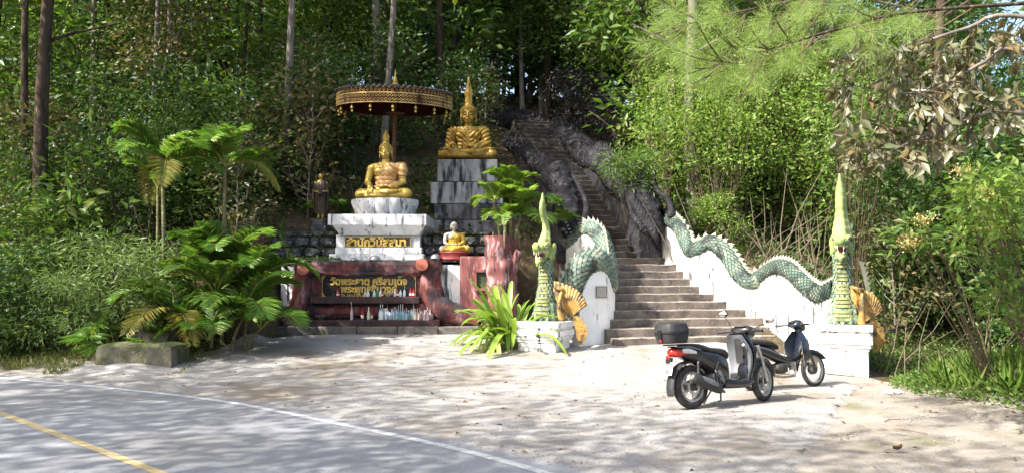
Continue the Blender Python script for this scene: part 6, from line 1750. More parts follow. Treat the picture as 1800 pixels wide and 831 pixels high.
# far wall of forest and middle rows
for (y, x0, x1, step, keys) in [(47, -38, 34, 2.3, ['tall_a', 'tall_c', 'tall_a']), (41, -34, 28, 2.3, ['tall_a', 'tall_c', 'tall_a', 'tall_b']), (35.5, -26, 21, 2.6, ['tall_a', 'tall_b', 'tall_c', 'lean_a']), (30.5, -22, 18, 2.5, ['tall_b', 'tall_a', 'lean_a', 'tall_e', 'tall_c', 'tall_f']), (26.5, -19, 15, 2.6, ['lean_a', 'tall_b', 'tall_d', 'tall_e', 'tall_f'])]:
    x = x0
    while x < x1:
        xx_ = x + rg.uniform(-0.7, 0.7); yy_ = y + rg.uniform(-1.4, 1.4)
        px = 900 + FPX * xx_ / yy_
        x += step * rg.uniform(0.8, 1.2)
        if -150 > px or px > 1950: continue
        if y < 34 and 820 < px < 1140: continue          # the stair corridor
        if y < 28 and 560 < px < 900: continue           # statues and parasol
        if px > 1700 and rg.random() < 0.2: continue
        k = rg.choice(keys)
        plant(k, 'forest_tree', xx_, yy_, s=rg.uniform(0.85, 1.2), group=FG, kind_word=KW[k])
# dense saplings far up the slope close the gaps between the trunks
for i in range(46):
    px = -40 + 1920 * (i + 0.5) / 46 + rg.uniform(-20, 20); D = rg.uniform(37, 47)
    k = rg.choice(['sap_a', 'sap_b', 'sap_a', 'sap_e'])
    plant(k, 'forest_tree', wx(px, D), D, s=rg.uniform(2.0, 2.7), group=FG, kind_word=KW[k])
# understorey on the slope
UG = 'saplings and shrubs on the slope'
def under(px, D, key, s=1.0, label=None, name='sapling', **k):
    plant(key, name, wx(px, D), D, label, 'shrub', s, group=UG, kind_word=KW.get(key, 'shrub'), **k)
for i in range(62):
    px = rg.uniform(-60, 560); D = rg.uniform(18.2, 26)
    x = wx(px, D)
    if x > -5.6 and D < 22.5: continue
    if 150 < px < 500 and D < 20: continue
    k = rg.choice(['sap_a', 'sap_a', 'sap_b', 'sap_c', 'sap_c', 'sap_e', 'bush_deep'])
    under(px, D, k, rg.uniform(0.6, 1.05), name='dark_bush' if 'bush' in k else 'sapling')
for i in range(26):
    px = rg.uniform(470, 900); D = rg.uniform(24.5, 30)
    if 740 < px < 900 and D < 26.5: continue
    k = rg.choice(['sap_a', 'sap_a', 'sap_c', 'bush_deep'])
    under(px, D, k, rg.uniform(0.6, 1.0), name='dark_bush' if 'bush' in k else 'sapling')
for px, D, s in [(1000, 31, .7), (1040, 29.5, .75), (1075, 28, .7), (1100, 27, .6)]:
    under(px, D, 'sap_d', s, name='purple_shrub')
for px, D, s in [(1120, 30, 1.1), (1060, 34, 1.1), (1000, 38, 1.2), (930, 38, 1.1), (870, 36, 1.2), (960, 34, 1.0), (1090, 33, 1.0), (1030, 37, 1.1), (920, 33.5, .9), (1000, 34.5, .9), (1055, 32, .85)]:
    plant('tall_a' if px in (960, 1090, 1030) else 'tall_b', 'forest_tree', wx(px, D), D, s=s, group=FG, kind_word=KW['tall_b'])
for i in range(20):
    px = rg.uniform(1190, 1500); D = rg.uniform(23.2, 28.5)
    k = rg.choice(['sap_a', 'sap_b', 'sap_c', 'sap_c', 'sap_e'])
    under(px, D, k, rg.uniform(0.7, 1.1), name='bright_bush' if 'bush' in k else 'sapling')
for i in range(24):
    px = rg.uniform(1560, 1840); D = rg.uniform(17, 25)
    k = rg.choice(['sap_a', 'sap_a', 'bush_deep', 'sap_c'])
    under(px, D, k, rg.uniform(0.7, 1.1), name='dark_bush' if 'bush' in k else 'sapling')
# sunlit vine-covered trees right of the stairs
for px, D, s in [(1245, 24, .95), (1300, 23.5, .9), (1365, 25, 1.05), (1430, 24, 1.0), (1170, 25.5, .9), (1490, 26, 1.0)]:
    plant('vine', 'vine_covered_tree', wx(px, D), D, s=s, group='vine-covered trees right of the stairs', kind_word=KW['vine'])
for px, D, s in [(1265, 22.4, .6)]:
    under(px, D, 'bush_bright', s, name='bright_bush')

# named trunks that stand out
def trunk_tree(px, D, r, label, m, key, H=14, lean=(0, 0), s=1.0):
    x = wx(px, D); g = np.random.default_rng(int(px))
    t = thing('tall_tree', label, 'tree', (x, D, hz(x, D)), 0)
    pts = [(lean[0] * f + 0.12 * math.sin(f * 6 + px), lean[1] * f, -0.4 + (H + .4) * f) for f in np.linspace(0, 1, 10)]
    mb = MB(); mb.tube(pts, [r * (1.25 if i == 0 else 1) * (1 - 0.55 * i / 9) for i in range(10)], 14)
    for i in range(5):
        z = H * g.uniform(0.45, 0.9); a = g.uniform(0, 6.28); b = Vector(pts[int(z / H * 9)])
        mb.tube([b, b + Vector((math.cos(a) * .7, math.sin(a) * .7, .4)), b + Vector((math.cos(a) * 1.8, math.sin(a) * 1.8, .9))], [r * .3, r * .2, .02], 6)
    mb.build('trunk', m, t, smooth=1)
    o = bpy.data.objects.new('crown', PROTO[key][1]); COL.objects.link(o); o.parent = t; o.location = (lean[0] * .8, lean[1] * .8, H - 9.5 * s); o.scale = (s,) * 3
    return t
trunk_tree(72, 20.5, 0.20, 'thick brown trunk near the left edge of the forest', M_bark, 'lean_a', 14)
trunk_tree(46, 22.0, 0.12, 'thinner brown trunk just left of the thick one', M_bark, 'lean_a', 14, (-.3, 0))
trunk_tree(654, 28.5, 0.17, 'straight grey trunk rising behind the parasol finial', M_bark_pale, 'lean_a', 15)
trunk_tree(683, 31, 0.13, 'thin straight trunk right of the grey one behind the parasol', M_bark_pale, 'lean_a', 15)
trunk_tree(775, 30, 0.17, 'brown trunk between parasol and upper statue', M_bark, 'lean_a', 15)
trunk_tree(800, 32, 0.14, 'thin brown trunk beside the upper statue finial', M_bark, 'lean_a', 15)
trunk_tree(1222, 23.6, 0.20, 'mossy brown trunk behind the right sea monster', M_bark_pale, 'lean_a', 13)
trunk_tree(1180, 24.5, 0.16, 'short dark trunk above the right sea monster', M_bark, 'lean_a', 13)
trunk_tree(1655, 19.5, 0.16, 'dark straight pine trunk beyond the right pillar', M_bark, 'lean_a', 14, (0.35, 0))
trunk_tree(282, 26, 0.09, 'grey trunk behind the left palm', M_bark_pale, 'lean_a', 14)
trunk_tree(420, 27, 0.08, 'slim dark trunk behind the palm clump', M_bark, 'lean_a', 14)

# bent bare branch above the stairs and creeper
br = thing('bare_sapling', 'thin bent bare sapling above the upper stairs', 'sapling', tuple(P(1095, 300, 27)))
MB().tube([P(1098, 305, 27), P(1090, 255, 27), P(1075, 225, 27), P(1050, 205, 27), P(1035, 196, 27)], [0.05, .045, .04, .03, .015], 7).build('stem', M_cane, br, smooth=1, world=True)

# ---------------------------------------------------------- trees out of view on the road side: they throw the dappled shade
RG2 = 'roadside trees that shade the road'
proto('airy', G_mid, M_bark, seed=41, H=14, r0=0.14, z0=8.0, cr=3.2, ncl=75, per=26, leaf=0.24, spread=0.60, limbs=26)
def shade(x, y, key, s, label, sz=None):
    plant(key, 'roadside_tree', x, y, label, 'tree', s, group=RG2, sz=sz)
shade(-11.9, 15.7, 'lean_a', 1.3, 'tall dark tree just beyond the left edge', sz=1.6)
shade(-14.6, 9.0, 'airy', 1.0, 'tall roadside tree left of the road')
shade(-13.2, 17.2, 'lean_a', 1.25, 'second tall dark tree beyond the left edge', sz=1.6)
plant('lean_a', 'tall_tree', -6.9, 23.6, 'slim tall tree added behind the standing monk to shade the upper stairs', 'tree', 1.1, sz=1.3)  # added tree: its crown above the frame shades the upper stairs
plant('lean_a', 'tall_tree', -4.4, 26.4, 'slim tall tree added behind the parasol to shade the upper stairs', 'tree', 1.15, sz=1.25)  # second added tree, placed to shade the upper stairs
shade(-18.5, 16.8, 'airy', 1.2, 'tall airy forest edge tree beyond the left edge')
shade(-21.5, 20.5, 'airy', 1.2, 'second airy forest edge tree beyond the left edge')
ORD = ['first', 'second', 'third', 'fourth', 'fifth', 'sixth', 'seventh', 'eighth', 'ninth', 'tenth', 'eleventh', 'twelfth']
for i, (x, y, s_) in enumerate([(-14.5, 4.0, 1.0), (-11.5, 1.0, .92), (-17.5, 6.5, 1.05), (-9.5, -2.5, .9), (-14.0, -1.5, 1.05), (-18.0, 2.0, 1.1), (-12.8, 7.2, .85), (-6.5, -5.0, .85), (-20.0, 9.5, 1.1), (-8.6, 4.4, .85), (-6.8, 1.4, .9), (-9.2, -.4, 1.0)]):
    shade(x, y, 'airy', s_, f'{ORD[i]} airy roadside tree across the road')
# ---------------------------------------------------------- palms
def frond_meshes(seed, L, rise, droop, nl, ll, lw, m_leaf, vee=0.5, twist=0.0):
    g = np.random.default_rng(seed)
    t = np.linspace(0, 1, 24)
    X = L * (t - 0.12 * t ** 2); Z = rise * t - droop * t ** 2.2
    Y = 0.08 * L * twist * t ** 2
    C = np.stack([X, Y, Z], 1)
    T = np.gradient(C, axis=0); T = unit(T)
    tt = np.linspace(0.16, 0.99, nl)
    pos = np.stack([np.interp(tt, t, C[:, k]) for k in range(3)], 1); tan = unit(np.stack([np.interp(tt, t, T[:, k]) for k in range(3)], 1))
    side = unit(np.cross(tan, np.array([0, 0, 1.0]))); up = np.cross(side, tan)
    parts = []
    for s in (-1, 1):
        prof = np.sin(np.pi * (0.15 + 0.80 * tt)) ** 0.6
        ln = ll * prof * g.uniform(0.85, 1.1, nl)
        d = unit(side * s + tan * (0.45 + 0.5 * tt[:, None]) + up * vee * g.uniform(0.5, 1.1, (nl, 1)) + g.normal(0, 0.07, (nl, 3)))
        nn = unit(up + side * -s * 0.5)
        # two-piece drooping leaflet
        V, F = leaves_np(pos, d, nn, ln, np.full(nl, lw), 0.10, 0.28)
        parts.append((V, F))
    V, F = join_np(parts)
    fm = mesh_np('frond', V, F); fm.materials.append(m_leaf)
    mb = MB().tube([tuple(c) for c in C[::2]], list(np.linspace(0.016, 0.003, 12)), 5)
    rm = mb.mesh('midrib', smooth=1); rm.materials.append(M_palm_mid)
    return fm, rm
M_palm_mid = mat('palm_midrib', (0.28, 0.30, 0.07), 0.6, 0.3, c2=(0.20, 0.22, 0.05), scale=6)
FR = {'a': frond_meshes(1, 1.55, 1.25, 1.15, 44, 0.50, 0.040, G_palm), 'b': frond_meshes(2, 1.30, 1.55, 0.95, 40, 0.48, 0.040, G_palm, 0.6, 0.6), 'c': frond_meshes(3, 1.6, 0.8, 1.35, 42, 0.48, 0.038, G_palm_y, 0.3, -0.5),
      'd': frond_meshes(4, 0.95, 1.05, 0.6, 26, 0.42, 0.060, G_strap, 0.5, 0.3), 'e': frond_meshes(5, 0.95, 0.75, 0.75, 24, 0.40, 0.055, G_bright, 0.5, -0.4)}
def put_frond(parent, key, loc, az, pitch=0.0, s=1.0):
    fm, rm = FR[key]
    o = bpy.data.objects.new('frond', fm); COL.objects.link(o); o.parent = parent; o.location = loc
    o.rotation_euler = Euler((random.uniform(-.25, .25), pitch, az), 'XYZ'); o.scale = (s,) * 3
    r = bpy.data.objects.new('midrib', rm); COL.objects.link(r); r.parent = o
def palm(label, px, py, D, stems, name='areca_palm'):
    b = P(px, py, D)
    zg = hz(b.x, D)
    t = thing(name, label, 'palm', (b.x, D, zg - 0.05))
    for (dx, dy, h, lx, ly, nf, keys, s, r) in stems:
        pts = [Vector((dx + lx * f * f, dy + ly * f * f, h * f)) for f in np.linspace(0, 1, 8)]
        if h > 0.3: MB().tube(pts, [r * (1.15 - 0.35 * i / 7) for i in range(8)], 9).build('stem', M_palm_stem, t, smooth=1)
        a0 = random.uniform(0, 6)
        for i in range(nf):
            put_frond(t, keys[i % len(keys)], tuple(pts[-1]), a0 + i * 2.4, -0.25 + 0.45 * (i / nf) - 0.35 * (i % 3 == 0), s * random.uniform(.85, 1.1))
    return t
random.seed(21)
g_ = hz(wx(290, 18.3), 18.3)
def stem_h(py, D, px):
    return wz(py, D) - hz(wx(px, D), D)
palm('slender palm with arching fronds, left of the pair on the bank', 291, 400, 17.4, [(0, 0, stem_h(292, 17.4, 291), -0.10, 0, 12, ['a', 'b', 'a', 'c'], 0.95, .045), (-0.2, 0.1, stem_h(325, 17.4, 291), -0.08, .1, 4, ['a', 'b'], 0.8, .035)])
palm('slender palm with arching fronds, right of the pair on the bank', 394, 400, 17.9, [(0, 0, stem_h(290, 17.9, 394), 0.0, 0, 11, ['b', 'a', 'a', 'c'], 0.9, .04)])
palm('bushy clumping palm with low fronds left of the altar', 372, 600, 17.0, [(0, 0, 1.2, .1, -.1, 8, ['a', 'b', 'a'], .95, .035), (-.45, -.1, .7, -.25, -.15, 7, ['a', 'c', 'b'], .9, .035), (.45, 0, .7, .25, -.1, 8, ['a', 'b', 'a'], .95, .035), (.1, .3, 1.8, 0, .1, 8, ['b', 'a'], .95, .035), (-.3, .25, 1.5, -.2, 0, 8, ['b', 'a', 'c'], .9, .035), (.75, .1, .45, .3, -.1, 7, ['a', 'a'], .85, .03), (-.75, .1, .5, -.2, .1, 6, ['a', 'c'], .75, .03), (.15, -.35, .25, 0, -.2, 8, ['a', 'b'], .8, .03), (.6, .3, 1.5, .2, 0, 7, ['a', 'b'], .9, .03)])
sp = thing('stump_palm', 'bright feathery palm growing out of the red stump planter', 'palm', tuple(P(893, 420, 19.95)))
for (dx, dy, h) in [(-.1, -.05, .5), (.1, .05, 1.35), (.35, .1, .8), (-.35, .05, .95)]:
    MB().tube([(dx * .5, dy, 0), (dx, dy, h)], [.05, .035], 8).build('stem', M_palm_stem, sp, smooth=1)
    a0 = random.uniform(0, 6)
    for i in range(8): put_frond(sp, ['d', 'e', 'd'][i % 3], (dx, dy, h), a0 + i * 2.4, -0.2 + 0.5 * (i / 8), random.uniform(.58, .85))
# dead hanging fronds on the stump
for i in range(7):
    a = i * 0.9
    mb = MB().tube([(0.3 * math.cos(a), 0.3 * math.sin(a), .35), (.42 * math.cos(a), .42 * math.sin(a), .15), (.45 * math.cos(a), .45 * math.sin(a), -.25)], [.02, .03, .008], 5, flat=.3)
    mb.build('dead_frond', M_cane, sp)

def fan_leaf_mesh(seed, r, n, m):
    g = np.random.default_rng(seed)
    a = np.linspace(-2.2, 2.2, n)
    d = np.stack([np.cos(a), np.sin(a), 0.25 + 0 * a], 1) + g.normal(0, .04, (n, 3))
    V, F = leaves_np(np.zeros((n, 3)), d, np.tile([0, 0, 1.0], (n, 1)), r * (0.8 + 0.2 * np.cos(a * .6)) * g.uniform(.9, 1.05, n), np.full(n, r * .085), 0.15, 0.25)
    me = mesh_np('fan_leaf', V, F); me.materials.append(m); return me
FAN = [fan_leaf_mesh(1, .55, 26, G_palm), fan_leaf_mesh(2, .48, 24, G_palm)]
def fan_palm(label, loc, n, s, spread=.35, h=.5):
    t = thing('fan_palm', label, 'palm', loc)
    for i in range(n):
        az = i * 2.4; el = random.uniform(.2, 1.1); l = random.uniform(.7, 1.1) * h
        e = Vector((math.cos(az) * math.cos(el), math.sin(az) * math.cos(el), math.sin(el))) * l * 1.3
        MB().tube([(0, 0, 0), tuple(e * .6 + Vector((0, 0, .06))), tuple(e)], [.012, .01, .007], 5).build('leaf_stalk', M_palm_mid, t)
        o = bpy.data.objects.new('fan_leaf', FAN[i % 2]); COL.objects.link(o); o.parent = t; o.location = e; o.rotation_euler = (random.uniform(-.3, .3), random.uniform(.1, .7), az); o.scale = (s,) * 3
    return t
b = P(205, 560, 16.2); fan_palm('low fan palm at the foot of the left bank', (b.x, 16.2, hz(b.x, 16.2)), 9, 1.15, h=.55)
b = P(945, 400, 20.4); fan_palm('dark fan palm behind the left serpent crest', (b.x, 20.6, wz(392, 20.6)), 11, .95, h=.65)
b = P(545, 400, 22); fan_palm('small fan palm below the standing monk', (b.x + .2, 22.6, hz(b.x, 22.6)), 6, .8, h=.5)

# ---------------------------------------------------------- strap-leaved clump by the left plinth
def strap_mesh(seed, L, w, rise, fall, m, curl=0.0):
    n = 12; V = []; F = []
    for i in range(n + 1):
        t_ = i / n
        x = L * (t_ * 0.62); z = rise * t_ - fall * t_ ** 2.6
        ww = w * math.sin(math.pi * min(1, 0.18 + 0.82 * (1 - t_))) ** 0.8 * (1 if t_ < .96 else .2)
        y = curl * t_ ** 2
        V += [(x, y - ww / 2, z + ww * .16), (x, y, z - ww * .1), (x, y + ww / 2, z + ww * .16)]
        if i:
            k = 3 * i
            F += [(k - 3, k - 2, k + 1, k), (k - 2, k - 1, k + 2, k + 1)]
    me = mesh_np('strap_leaf', np.array(V), np.array(F), True); me.materials.append(m); return me
STR = [strap_mesh(1, 1.0, .10, 1.35, .35, G_strap), strap_mesh(2, 1.5, .10, 1.15, .75, G_strap, .1), strap_mesh(3, 1.7, .095, .75, .85, G_strap, -.1), strap_mesh(4, 1.5, .09, .5, .95, G_strap_pale, .15), strap_mesh(5, .9, .08, .7, .8, G_strap), strap_mesh(6, 1.2, .10, 1.2, .5, G_strap, -.08)]
b = P(897, 604, 17.35)
sc_t = thing('strap_leaved_plant', 'large bright green strap-leaved clump beside the left serpent plinth', 'plant', (b.x, 17.45, hz(b.x, 17.45) + .02))
random.seed(9)
for i in range(88):
    f = i / 88
    k = 0 if f < .2 else random.choice([1, 5]) if f < .5 else random.choice([1, 2, 2]) if f < .72 else random.choice([3, 4, 4, 2])
    o = bpy.data.objects.new('strap_leaf', STR[k]); COL.objects.link(o); o.parent = sc_t
    a = random.uniform(0, 6.28)
    if math.cos(a) > .55 and random.random() < .6: a += math.pi
    o.location = (random.uniform(-.22, .22), random.uniform(-.15, .15), random.uniform(0, .12)); o.rotation_euler = (random.uniform(-.15, .15), random.uniform(-.25, .2), a); o.scale = (random.uniform(.95, 1.5),) * 3

# ---------------------------------------------------------- pine boughs hanging in from the right
rp = np.random.default_rng(77)
pine = thing('pine_tree', 'bright long-needled pine whose boughs hang in at top right', 'pine', (6.9, 8.8, hz(6.9, 8.8)))
MB().tube([(0, 0, -.4), (.1, 0, 3), (.05, .1, 6), (.2, 0, 10)], [.24, .2, .17, .08], 14).build('trunk', M_bark, pine, smooth=1)
tuftpx = [(1140, 70), (1165, 45), (1185, 85), (1205, 120), (1192, 150), (1225, 65), (1235, 105), (1255, 140), (1262, 40), (1285, 80), (1300, 120), (1305, 50), (1330, 95), (1335, 25), (1352, 120), (1362, 60), (1385, 90), (1392, 35), (1410, 70), (1425, 105), (1435, 30), (1455, 65), (1475, 25), (1490, 60), (1510, 95), (1522, 35), (1545, 70), (1550, 100), (1215, 20), (1180, 10), (1275, 8), (1420, 5), (1500, 5), (1575, 20), (1600, 55), (1320, 148), (1280, 165)]
bough = [np.array([tuple(Vector((6.9, 8.8, 5.0))), tuple(P(1620, 20, 8.6)), tuple(P(1480, 50, 8.4)), tuple(P(1340, 90, 8.3)), tuple(P(1210, 130, 8.2))]), np.array([tuple(Vector((6.9, 8.8, 5.6))), tuple(P(1560, -40, 8.8)), tuple(P(1400, 0, 8.8)), tuple(P(1260, 30, 8.8)), tuple(P(1150, 60, 8.8))])]
bs = [resample(q, 40) for q in bough]
mb = MB()
for q in bs: mb.tube([tuple(c) for c in q], list(np.linspace(.028, .008, 40)), 7)
allb = np.concatenate(bs)
NP_ = []; tw = MB()
for (px, py) in tuftpx:
    for rep in range(4):
        D = rp.uniform(7.5, 10.0); tip = np.array(P(px + rp.normal(0, 16), py + rp.normal(0, 13), D))
        j = np.linalg.norm(allb - tip, axis=1).argmin(); b0 = allb[max(0, j - 3)]
        ax = unit(unit(tip - b0) + np.array([rp.normal(0, .3), rp.normal(0, .3), .25 + rp.normal(0, .3)]))
        if rep < 2: tw.tube([tuple(b0), tuple((b0 + tip) / 2 + np.array([0, 0, -.03])), tuple(tip)], [.010, .008, .005], 5)
        n = 90
        s_ = rp.uniform(-.30, .02, n)
        th = rp.uniform(0, 2 * np.pi, n); e1 = unit(np.cross(ax, np.array([.3, .2, 1.0]))); e2 = np.cross(ax, e1)
        rad = np.cos(th)[:, None] * e1 + np.sin(th)[:, None] * e2
        d = unit(ax[None] * rp.uniform(.35, 1.1, (n, 1)) + rad * rp.uniform(.3, .9, (n, 1)) + np.array([0, 0, -.18]))
        NP_.append(leaves_np(tip[None] + ax[None] * s_[:, None], d, rnd_dir(rp, n), rp.uniform(.16, .28, n), np.full(n, .0034), 0, 0.0))
V, F = join_np(NP_)
o3 = np.array(ORIGIN[pine.name])
link('bough', mb.mesh('bough', smooth=1), M_bark, pine).data.transform(Matrix.Translation(-Vector(o3)))
tag(link('twig', tw.mesh('twig'), M_twig, pine), kind='stuff').data.transform(Matrix.Translation(-Vector(o3)))
me = mesh_np('needles', V - o3, F)
tag(link('needles', me, G_pine, pine), kind='stuff')

# ---------------------------------------------------------- leathery brown-leaved branches at top right
teak = thing('brown_leaved_tree', 'tree with drooping leathery brown leaves reaching in from the right', 'tree', (7.6, 8.0, hz(7.6, 8.0)))
o3 = np.array(ORIGIN[teak.name])
MB().tube([(0, 0, -.4), (-.05, 0, 2.5), (.1, .1, 5), (.1, 0, 8)], [.17, .14, .11, .05], 12).build('trunk', M_bark, teak, smooth=1)
main = [np.array([tuple(o3 + np.array([0, 0, 3.4])), tuple(P(1810, 92, 8.1)), tuple(P(1730, 110, 8.1)), tuple(P(1660, 150, 8.1)), tuple(P(1600, 165, 8.1)), tuple(P(1500, 150, 8.2))]), np.array([tuple(o3 + np.array([0, 0, 4.0])), tuple(P(1800, 30, 8.4)), tuple(P(1700, 50, 8.5)), tuple(P(1580, 90, 8.5)), tuple(P(1490, 120, 8.5))]), np.array([tuple(o3 + np.array([0, 0, 2.9])), tuple(P(1800, 200, 8.3)), tuple(P(1700, 210, 8.3)), tuple(P(1600, 250, 8.3)), tuple(P(1520, 290, 8.3))])]
ms = [resample(q, 40) for q in main]
for q in ms: MB().tube([tuple(c - o3) for c in q], list(np.linspace(.045, .008, 40)), 7).build('branch', M_bark_pale, teak, smooth=1)
allb = np.concatenate([q[6:] for q in ms])
LP = []; tw = MB()
for i in range(190):
    px, py = rp.uniform(1465, 1800), rp.uniform(50, 300)
    if px < 1520 and (py < 80 or py > 320): continue
    if py > 170 + (1800 - px) * .35 + 60 and px > 1650: continue
    D = rp.uniform(7.6, 9.0); tip = np.array(P(px, py, D))
    j = np.linalg.norm(allb - tip, axis=1).argmin(); b0 = allb[j]
    mid = (b0 + tip) / 2 + np.array([0, 0, .04])
    tw.tube([tuple(b0 - o3), tuple(mid - o3), tuple(tip - o3)], [.008, .006, .004], 5)
    n = rp.integers(5, 10)
    f = rp.uniform(.45, 1.05, n)[:, None]
    p_ = b0 * (1 - f) + tip * f + rp.normal(0, .03, (n, 3))
    d = unit(rnd_dir(rp, n) * .8 + np.array([0, 0, -.75]) + unit(tip - b0) * .4)
    L = rp.uniform(.10, .19, n)
    LP.append(leaves_np(p_, d, rnd_dir(rp, n), L, L * .42, .22, .18))
V, F = join_np(LP)
tag(link('leaves', mesh_np('leaves', V - o3, F), G_brown, teak), kind='stuff')
tag(link('twig', tw.mesh('twig'), M_twig, teak), kind='stuff')

# ---------------------------------------------------------- flowering bushes at the right edge
def near_bush(label, clusters, leaf, m, name='leafy_bush', per=26, spread=.13, flowers=(), elong=2.4, base=None, pale=None):
    C = np.array([tuple(P(*c)) for c in clusters])
    bx, by = (base if base else (C[:, 0].mean(), C[:, 1].mean()))
    loc = np.array([bx, by, hz(bx, by)])
    t = thing(name, label, 'bush', tuple(loc))
    mb = MB()
    for c in C:
        m_ = np.array([bx, by, loc[2]]) * .45 + c * .55 + rp.normal(0, .08, 3)
        mb.tube([(0, 0, -.1), tuple(m_ - loc), tuple(c - loc)], [.012, .009, .005], 5)
    tag(mb.build('stems', M_twig, t), kind='stuff')
    V, F = cluster_leaves(rp, C - loc, per, spread, leaf, .7, .9, elong, .2)
    link('foliage', mesh_np('foliage', V, F), m, t)
    for fl in flowers:
        c = np.array(P(*fl)) - loc; n = 160
        p_ = c + rp.normal(0, 1, (n, 3)) * np.array([.07, .07, .05]); d = rnd_dir(rp, n, .4)
        V, F = leaves_np(p_, d, rnd_dir(rp, n), np.full(n, .035), np.full(n, .02))
        tag(link('flower_head', mesh_np('flower_head', V, F), G_flower, t), kind='stuff')
    return t
cl = [(rp.uniform(1585, 1690), rp.uniform(395, 455), rp.uniform(10.8, 11.6)) for _ in range(16)]
near_bush('light green bush with cream flower heads right of the serpent crest', cl, .17, G_mid, per=18, spread=.14, flowers=[(1622, 388, 11), (1598, 425, 11)], elong=2.8, base=(7.2, 11.8))
cl = [(rp.uniform(1690, 1810), rp.uniform(310, 440), rp.uniform(9.6, 10.8)) for _ in range(42)]
near_bush('tall bright bush with yellowish flower heads at the right edge', cl, .15, G_bright, per=22, spread=.15, flowers=[(1735, 340, 10), (1748, 400, 10), (1690, 300, 10.5)], elong=2.6, base=(7.3, 10.6))
cl = [(rp.uniform(1740, 1810), rp.uniform(430, 560), rp.uniform(9.3, 10.3)) for _ in range(26)]
near_bush('drooping leafy shrub low at the right edge', cl, .14, G_mid, per=20, spread=.13, elong=2.8, base=(7.2, 10.0))
cl = [(rp.uniform(1068, 1150), 312 - 36 * math.sin((i % 13) / 12 * 3.1) + rp.uniform(-4, 12), rp.uniform(21.6, 22.6)) for i in range(34)]
near_bush('feathery vivid green bush overhanging the right stone balustrade', cl, .17, G_mid, per=60, spread=.2, elong=5.5, base=(wx(1120, 22.6), 23.2))
cl = [(rp.uniform(1190, 1330), rp.uniform(175, 290), rp.uniform(22, 23)) for _ in range(40)]
near_bush('pale yellow-green creeper hanging over trees right of the stairs', cl, .13, G_bright, per=50, spread=.24, base=(wx(1260, 22.5), 22.8), name='hanging_creeper')
cl = [(rp.uniform(1130, 1195), rp.uniform(170, 260), rp.uniform(22.5, 23.5)) for _ in range(16)]
near_bush('light green leafy sprays above the right sea monster', cl, .15, G_bright, per=36, spread=.24, base=(wx(1165, 23), 23.2))
cl = [(rp.uniform(1460, 1560), rp.uniform(130, 280), rp.uniform(16, 19)) for _ in range(30)]
near_bush('mid green tree foliage behind the right serpent crest', cl, .14, G_mid, per=60, spread=.3, base=(8.2, 19), name='leafy_tree')
# pale feathery shrubs on the left bank
for k, (px, py, D, s, l) in enumerate([(130, 545, 16.6, .85, 'pale feathery shrub at the left of the bank'), (215, 520, 17.0, 1.0, 'pale feathery shrub in the middle of the bank'), (300, 500, 17.4, 1.0, 'pale feathery shrub left of the clumping palm'), (70, 560, 16.9, .8, 'feathery shrub near the left edge of the verge'), (160, 480, 17.8, 1.1, 'tall feathery shrub above the bank')]):
    plant('bush_feather', 'feathery_shrub', wx(px, D), D, l, 'shrub', s, group='pale feathery shrubs on the left bank')
for k, (px, D, s, l) in enumerate([(15, 16.6, .8, 'dark bush at the left edge by the road'), (-30, 16.5, 1.0, 'dark bush cut by the left edge'), (60, 18, 1.0, 'dark bush under the thick trunk')]):
    plant('bush_deep', 'dark_bush', wx(px, D), D, l, 'shrub', s)

# ---------------------------------------------------------- dry canes
CN = []
for i in range(5):
    L = rp.uniform(1.6, 3.2); me = MB().tube([(0, 0, 0), (.05 * L, 0, L * .5), (.22 * L, 0, L)], [.016, .013, .004], 5).mesh('cane', smooth=1); me.materials.append(M_cane); CN.append(me)
def canes(label, x0, x1, D0_, D1_, n, s=1.0, lean=.5):
    cx = wx((x0 + x1) / 2, (D0_ + D1_) / 2); cy = (D0_ + D1_) / 2
    t = thing('dry_bamboo', label, 'bamboo', (cx, cy, hz(cx, cy)))
    for i in range(n):
        D = rp.uniform(D0_, D1_); x = wx(rp.uniform(x0, x1), D)
        o = bpy.data.objects.new('cane', CN[i % 5]); COL.objects.link(o); o.parent = t
        o.location = (x - cx, D - cy, hz(x, D) - hz(cx, cy) - .05); o.rotation_euler = (rp.normal(0, lean), rp.normal(0, lean), rp.uniform(0, 6.3)); o.scale = (s * rp.uniform(.7, 1.2),) * 3
canes('tangle of dry canes behind the long white wall', 1190, 1450, 20.6, 22.8, 64, 1.0)
canes('dry canes in the dark hollow beyond the right pillar', 1540, 1760, 14.5, 17, 30, .7)
canes('dry stalks in the undergrowth behind the left palms', 120, 480, 18.5, 21, 50, .8)
canes('dry stalks behind the front statue and parasol', 430, 640, 22.5, 26, 34, .9)

# ---------------------------------------------------------- grass, ground cover, litter
def scatter_blades(name, label, n, xr, yr, keep, L, W, m, up=1.2, elong=None, tuft=1):
    x = rp.uniform(*xr, n); y = rp.uniform(*yr, n)
    k = keep(x, y); x, y = x[k], y[k]
    if tuft > 1:
        x = np.repeat(x, tuft) + rp.normal(0, .03, len(x) * tuft); y = np.repeat(y, tuft) + rp.normal(0, .03, len(y) * tuft)
    z = hgt(x, y)
    m_ = len(x); p_ = np.stack([x, y, z + .005], 1)
    d = rnd_dir(rp, m_, up); d[:, 2] = np.abs(d[:, 2])
    l = L * rp.uniform(.4, 1.15, m_)
    V, F = leaves_np(p_, d, rnd_dir(rp, m_), l, np.full(m_, W) if elong is None else l / elong, .1, .18)
    o = link(name, mesh_np(name, V, F), m)
    return tag(o, label, 'grass', kind='stuff')
def right_edge(x, y):    # grass lies right of the lay-by
    xe = np.interp(y, [3, 8.5, 10.2, 12.6, 13.6, 15, 16, 18], [10.5, 8.4, 6.75, 6.05, 6.5, 7.2, 7.3, 7.2])
    return x - xe
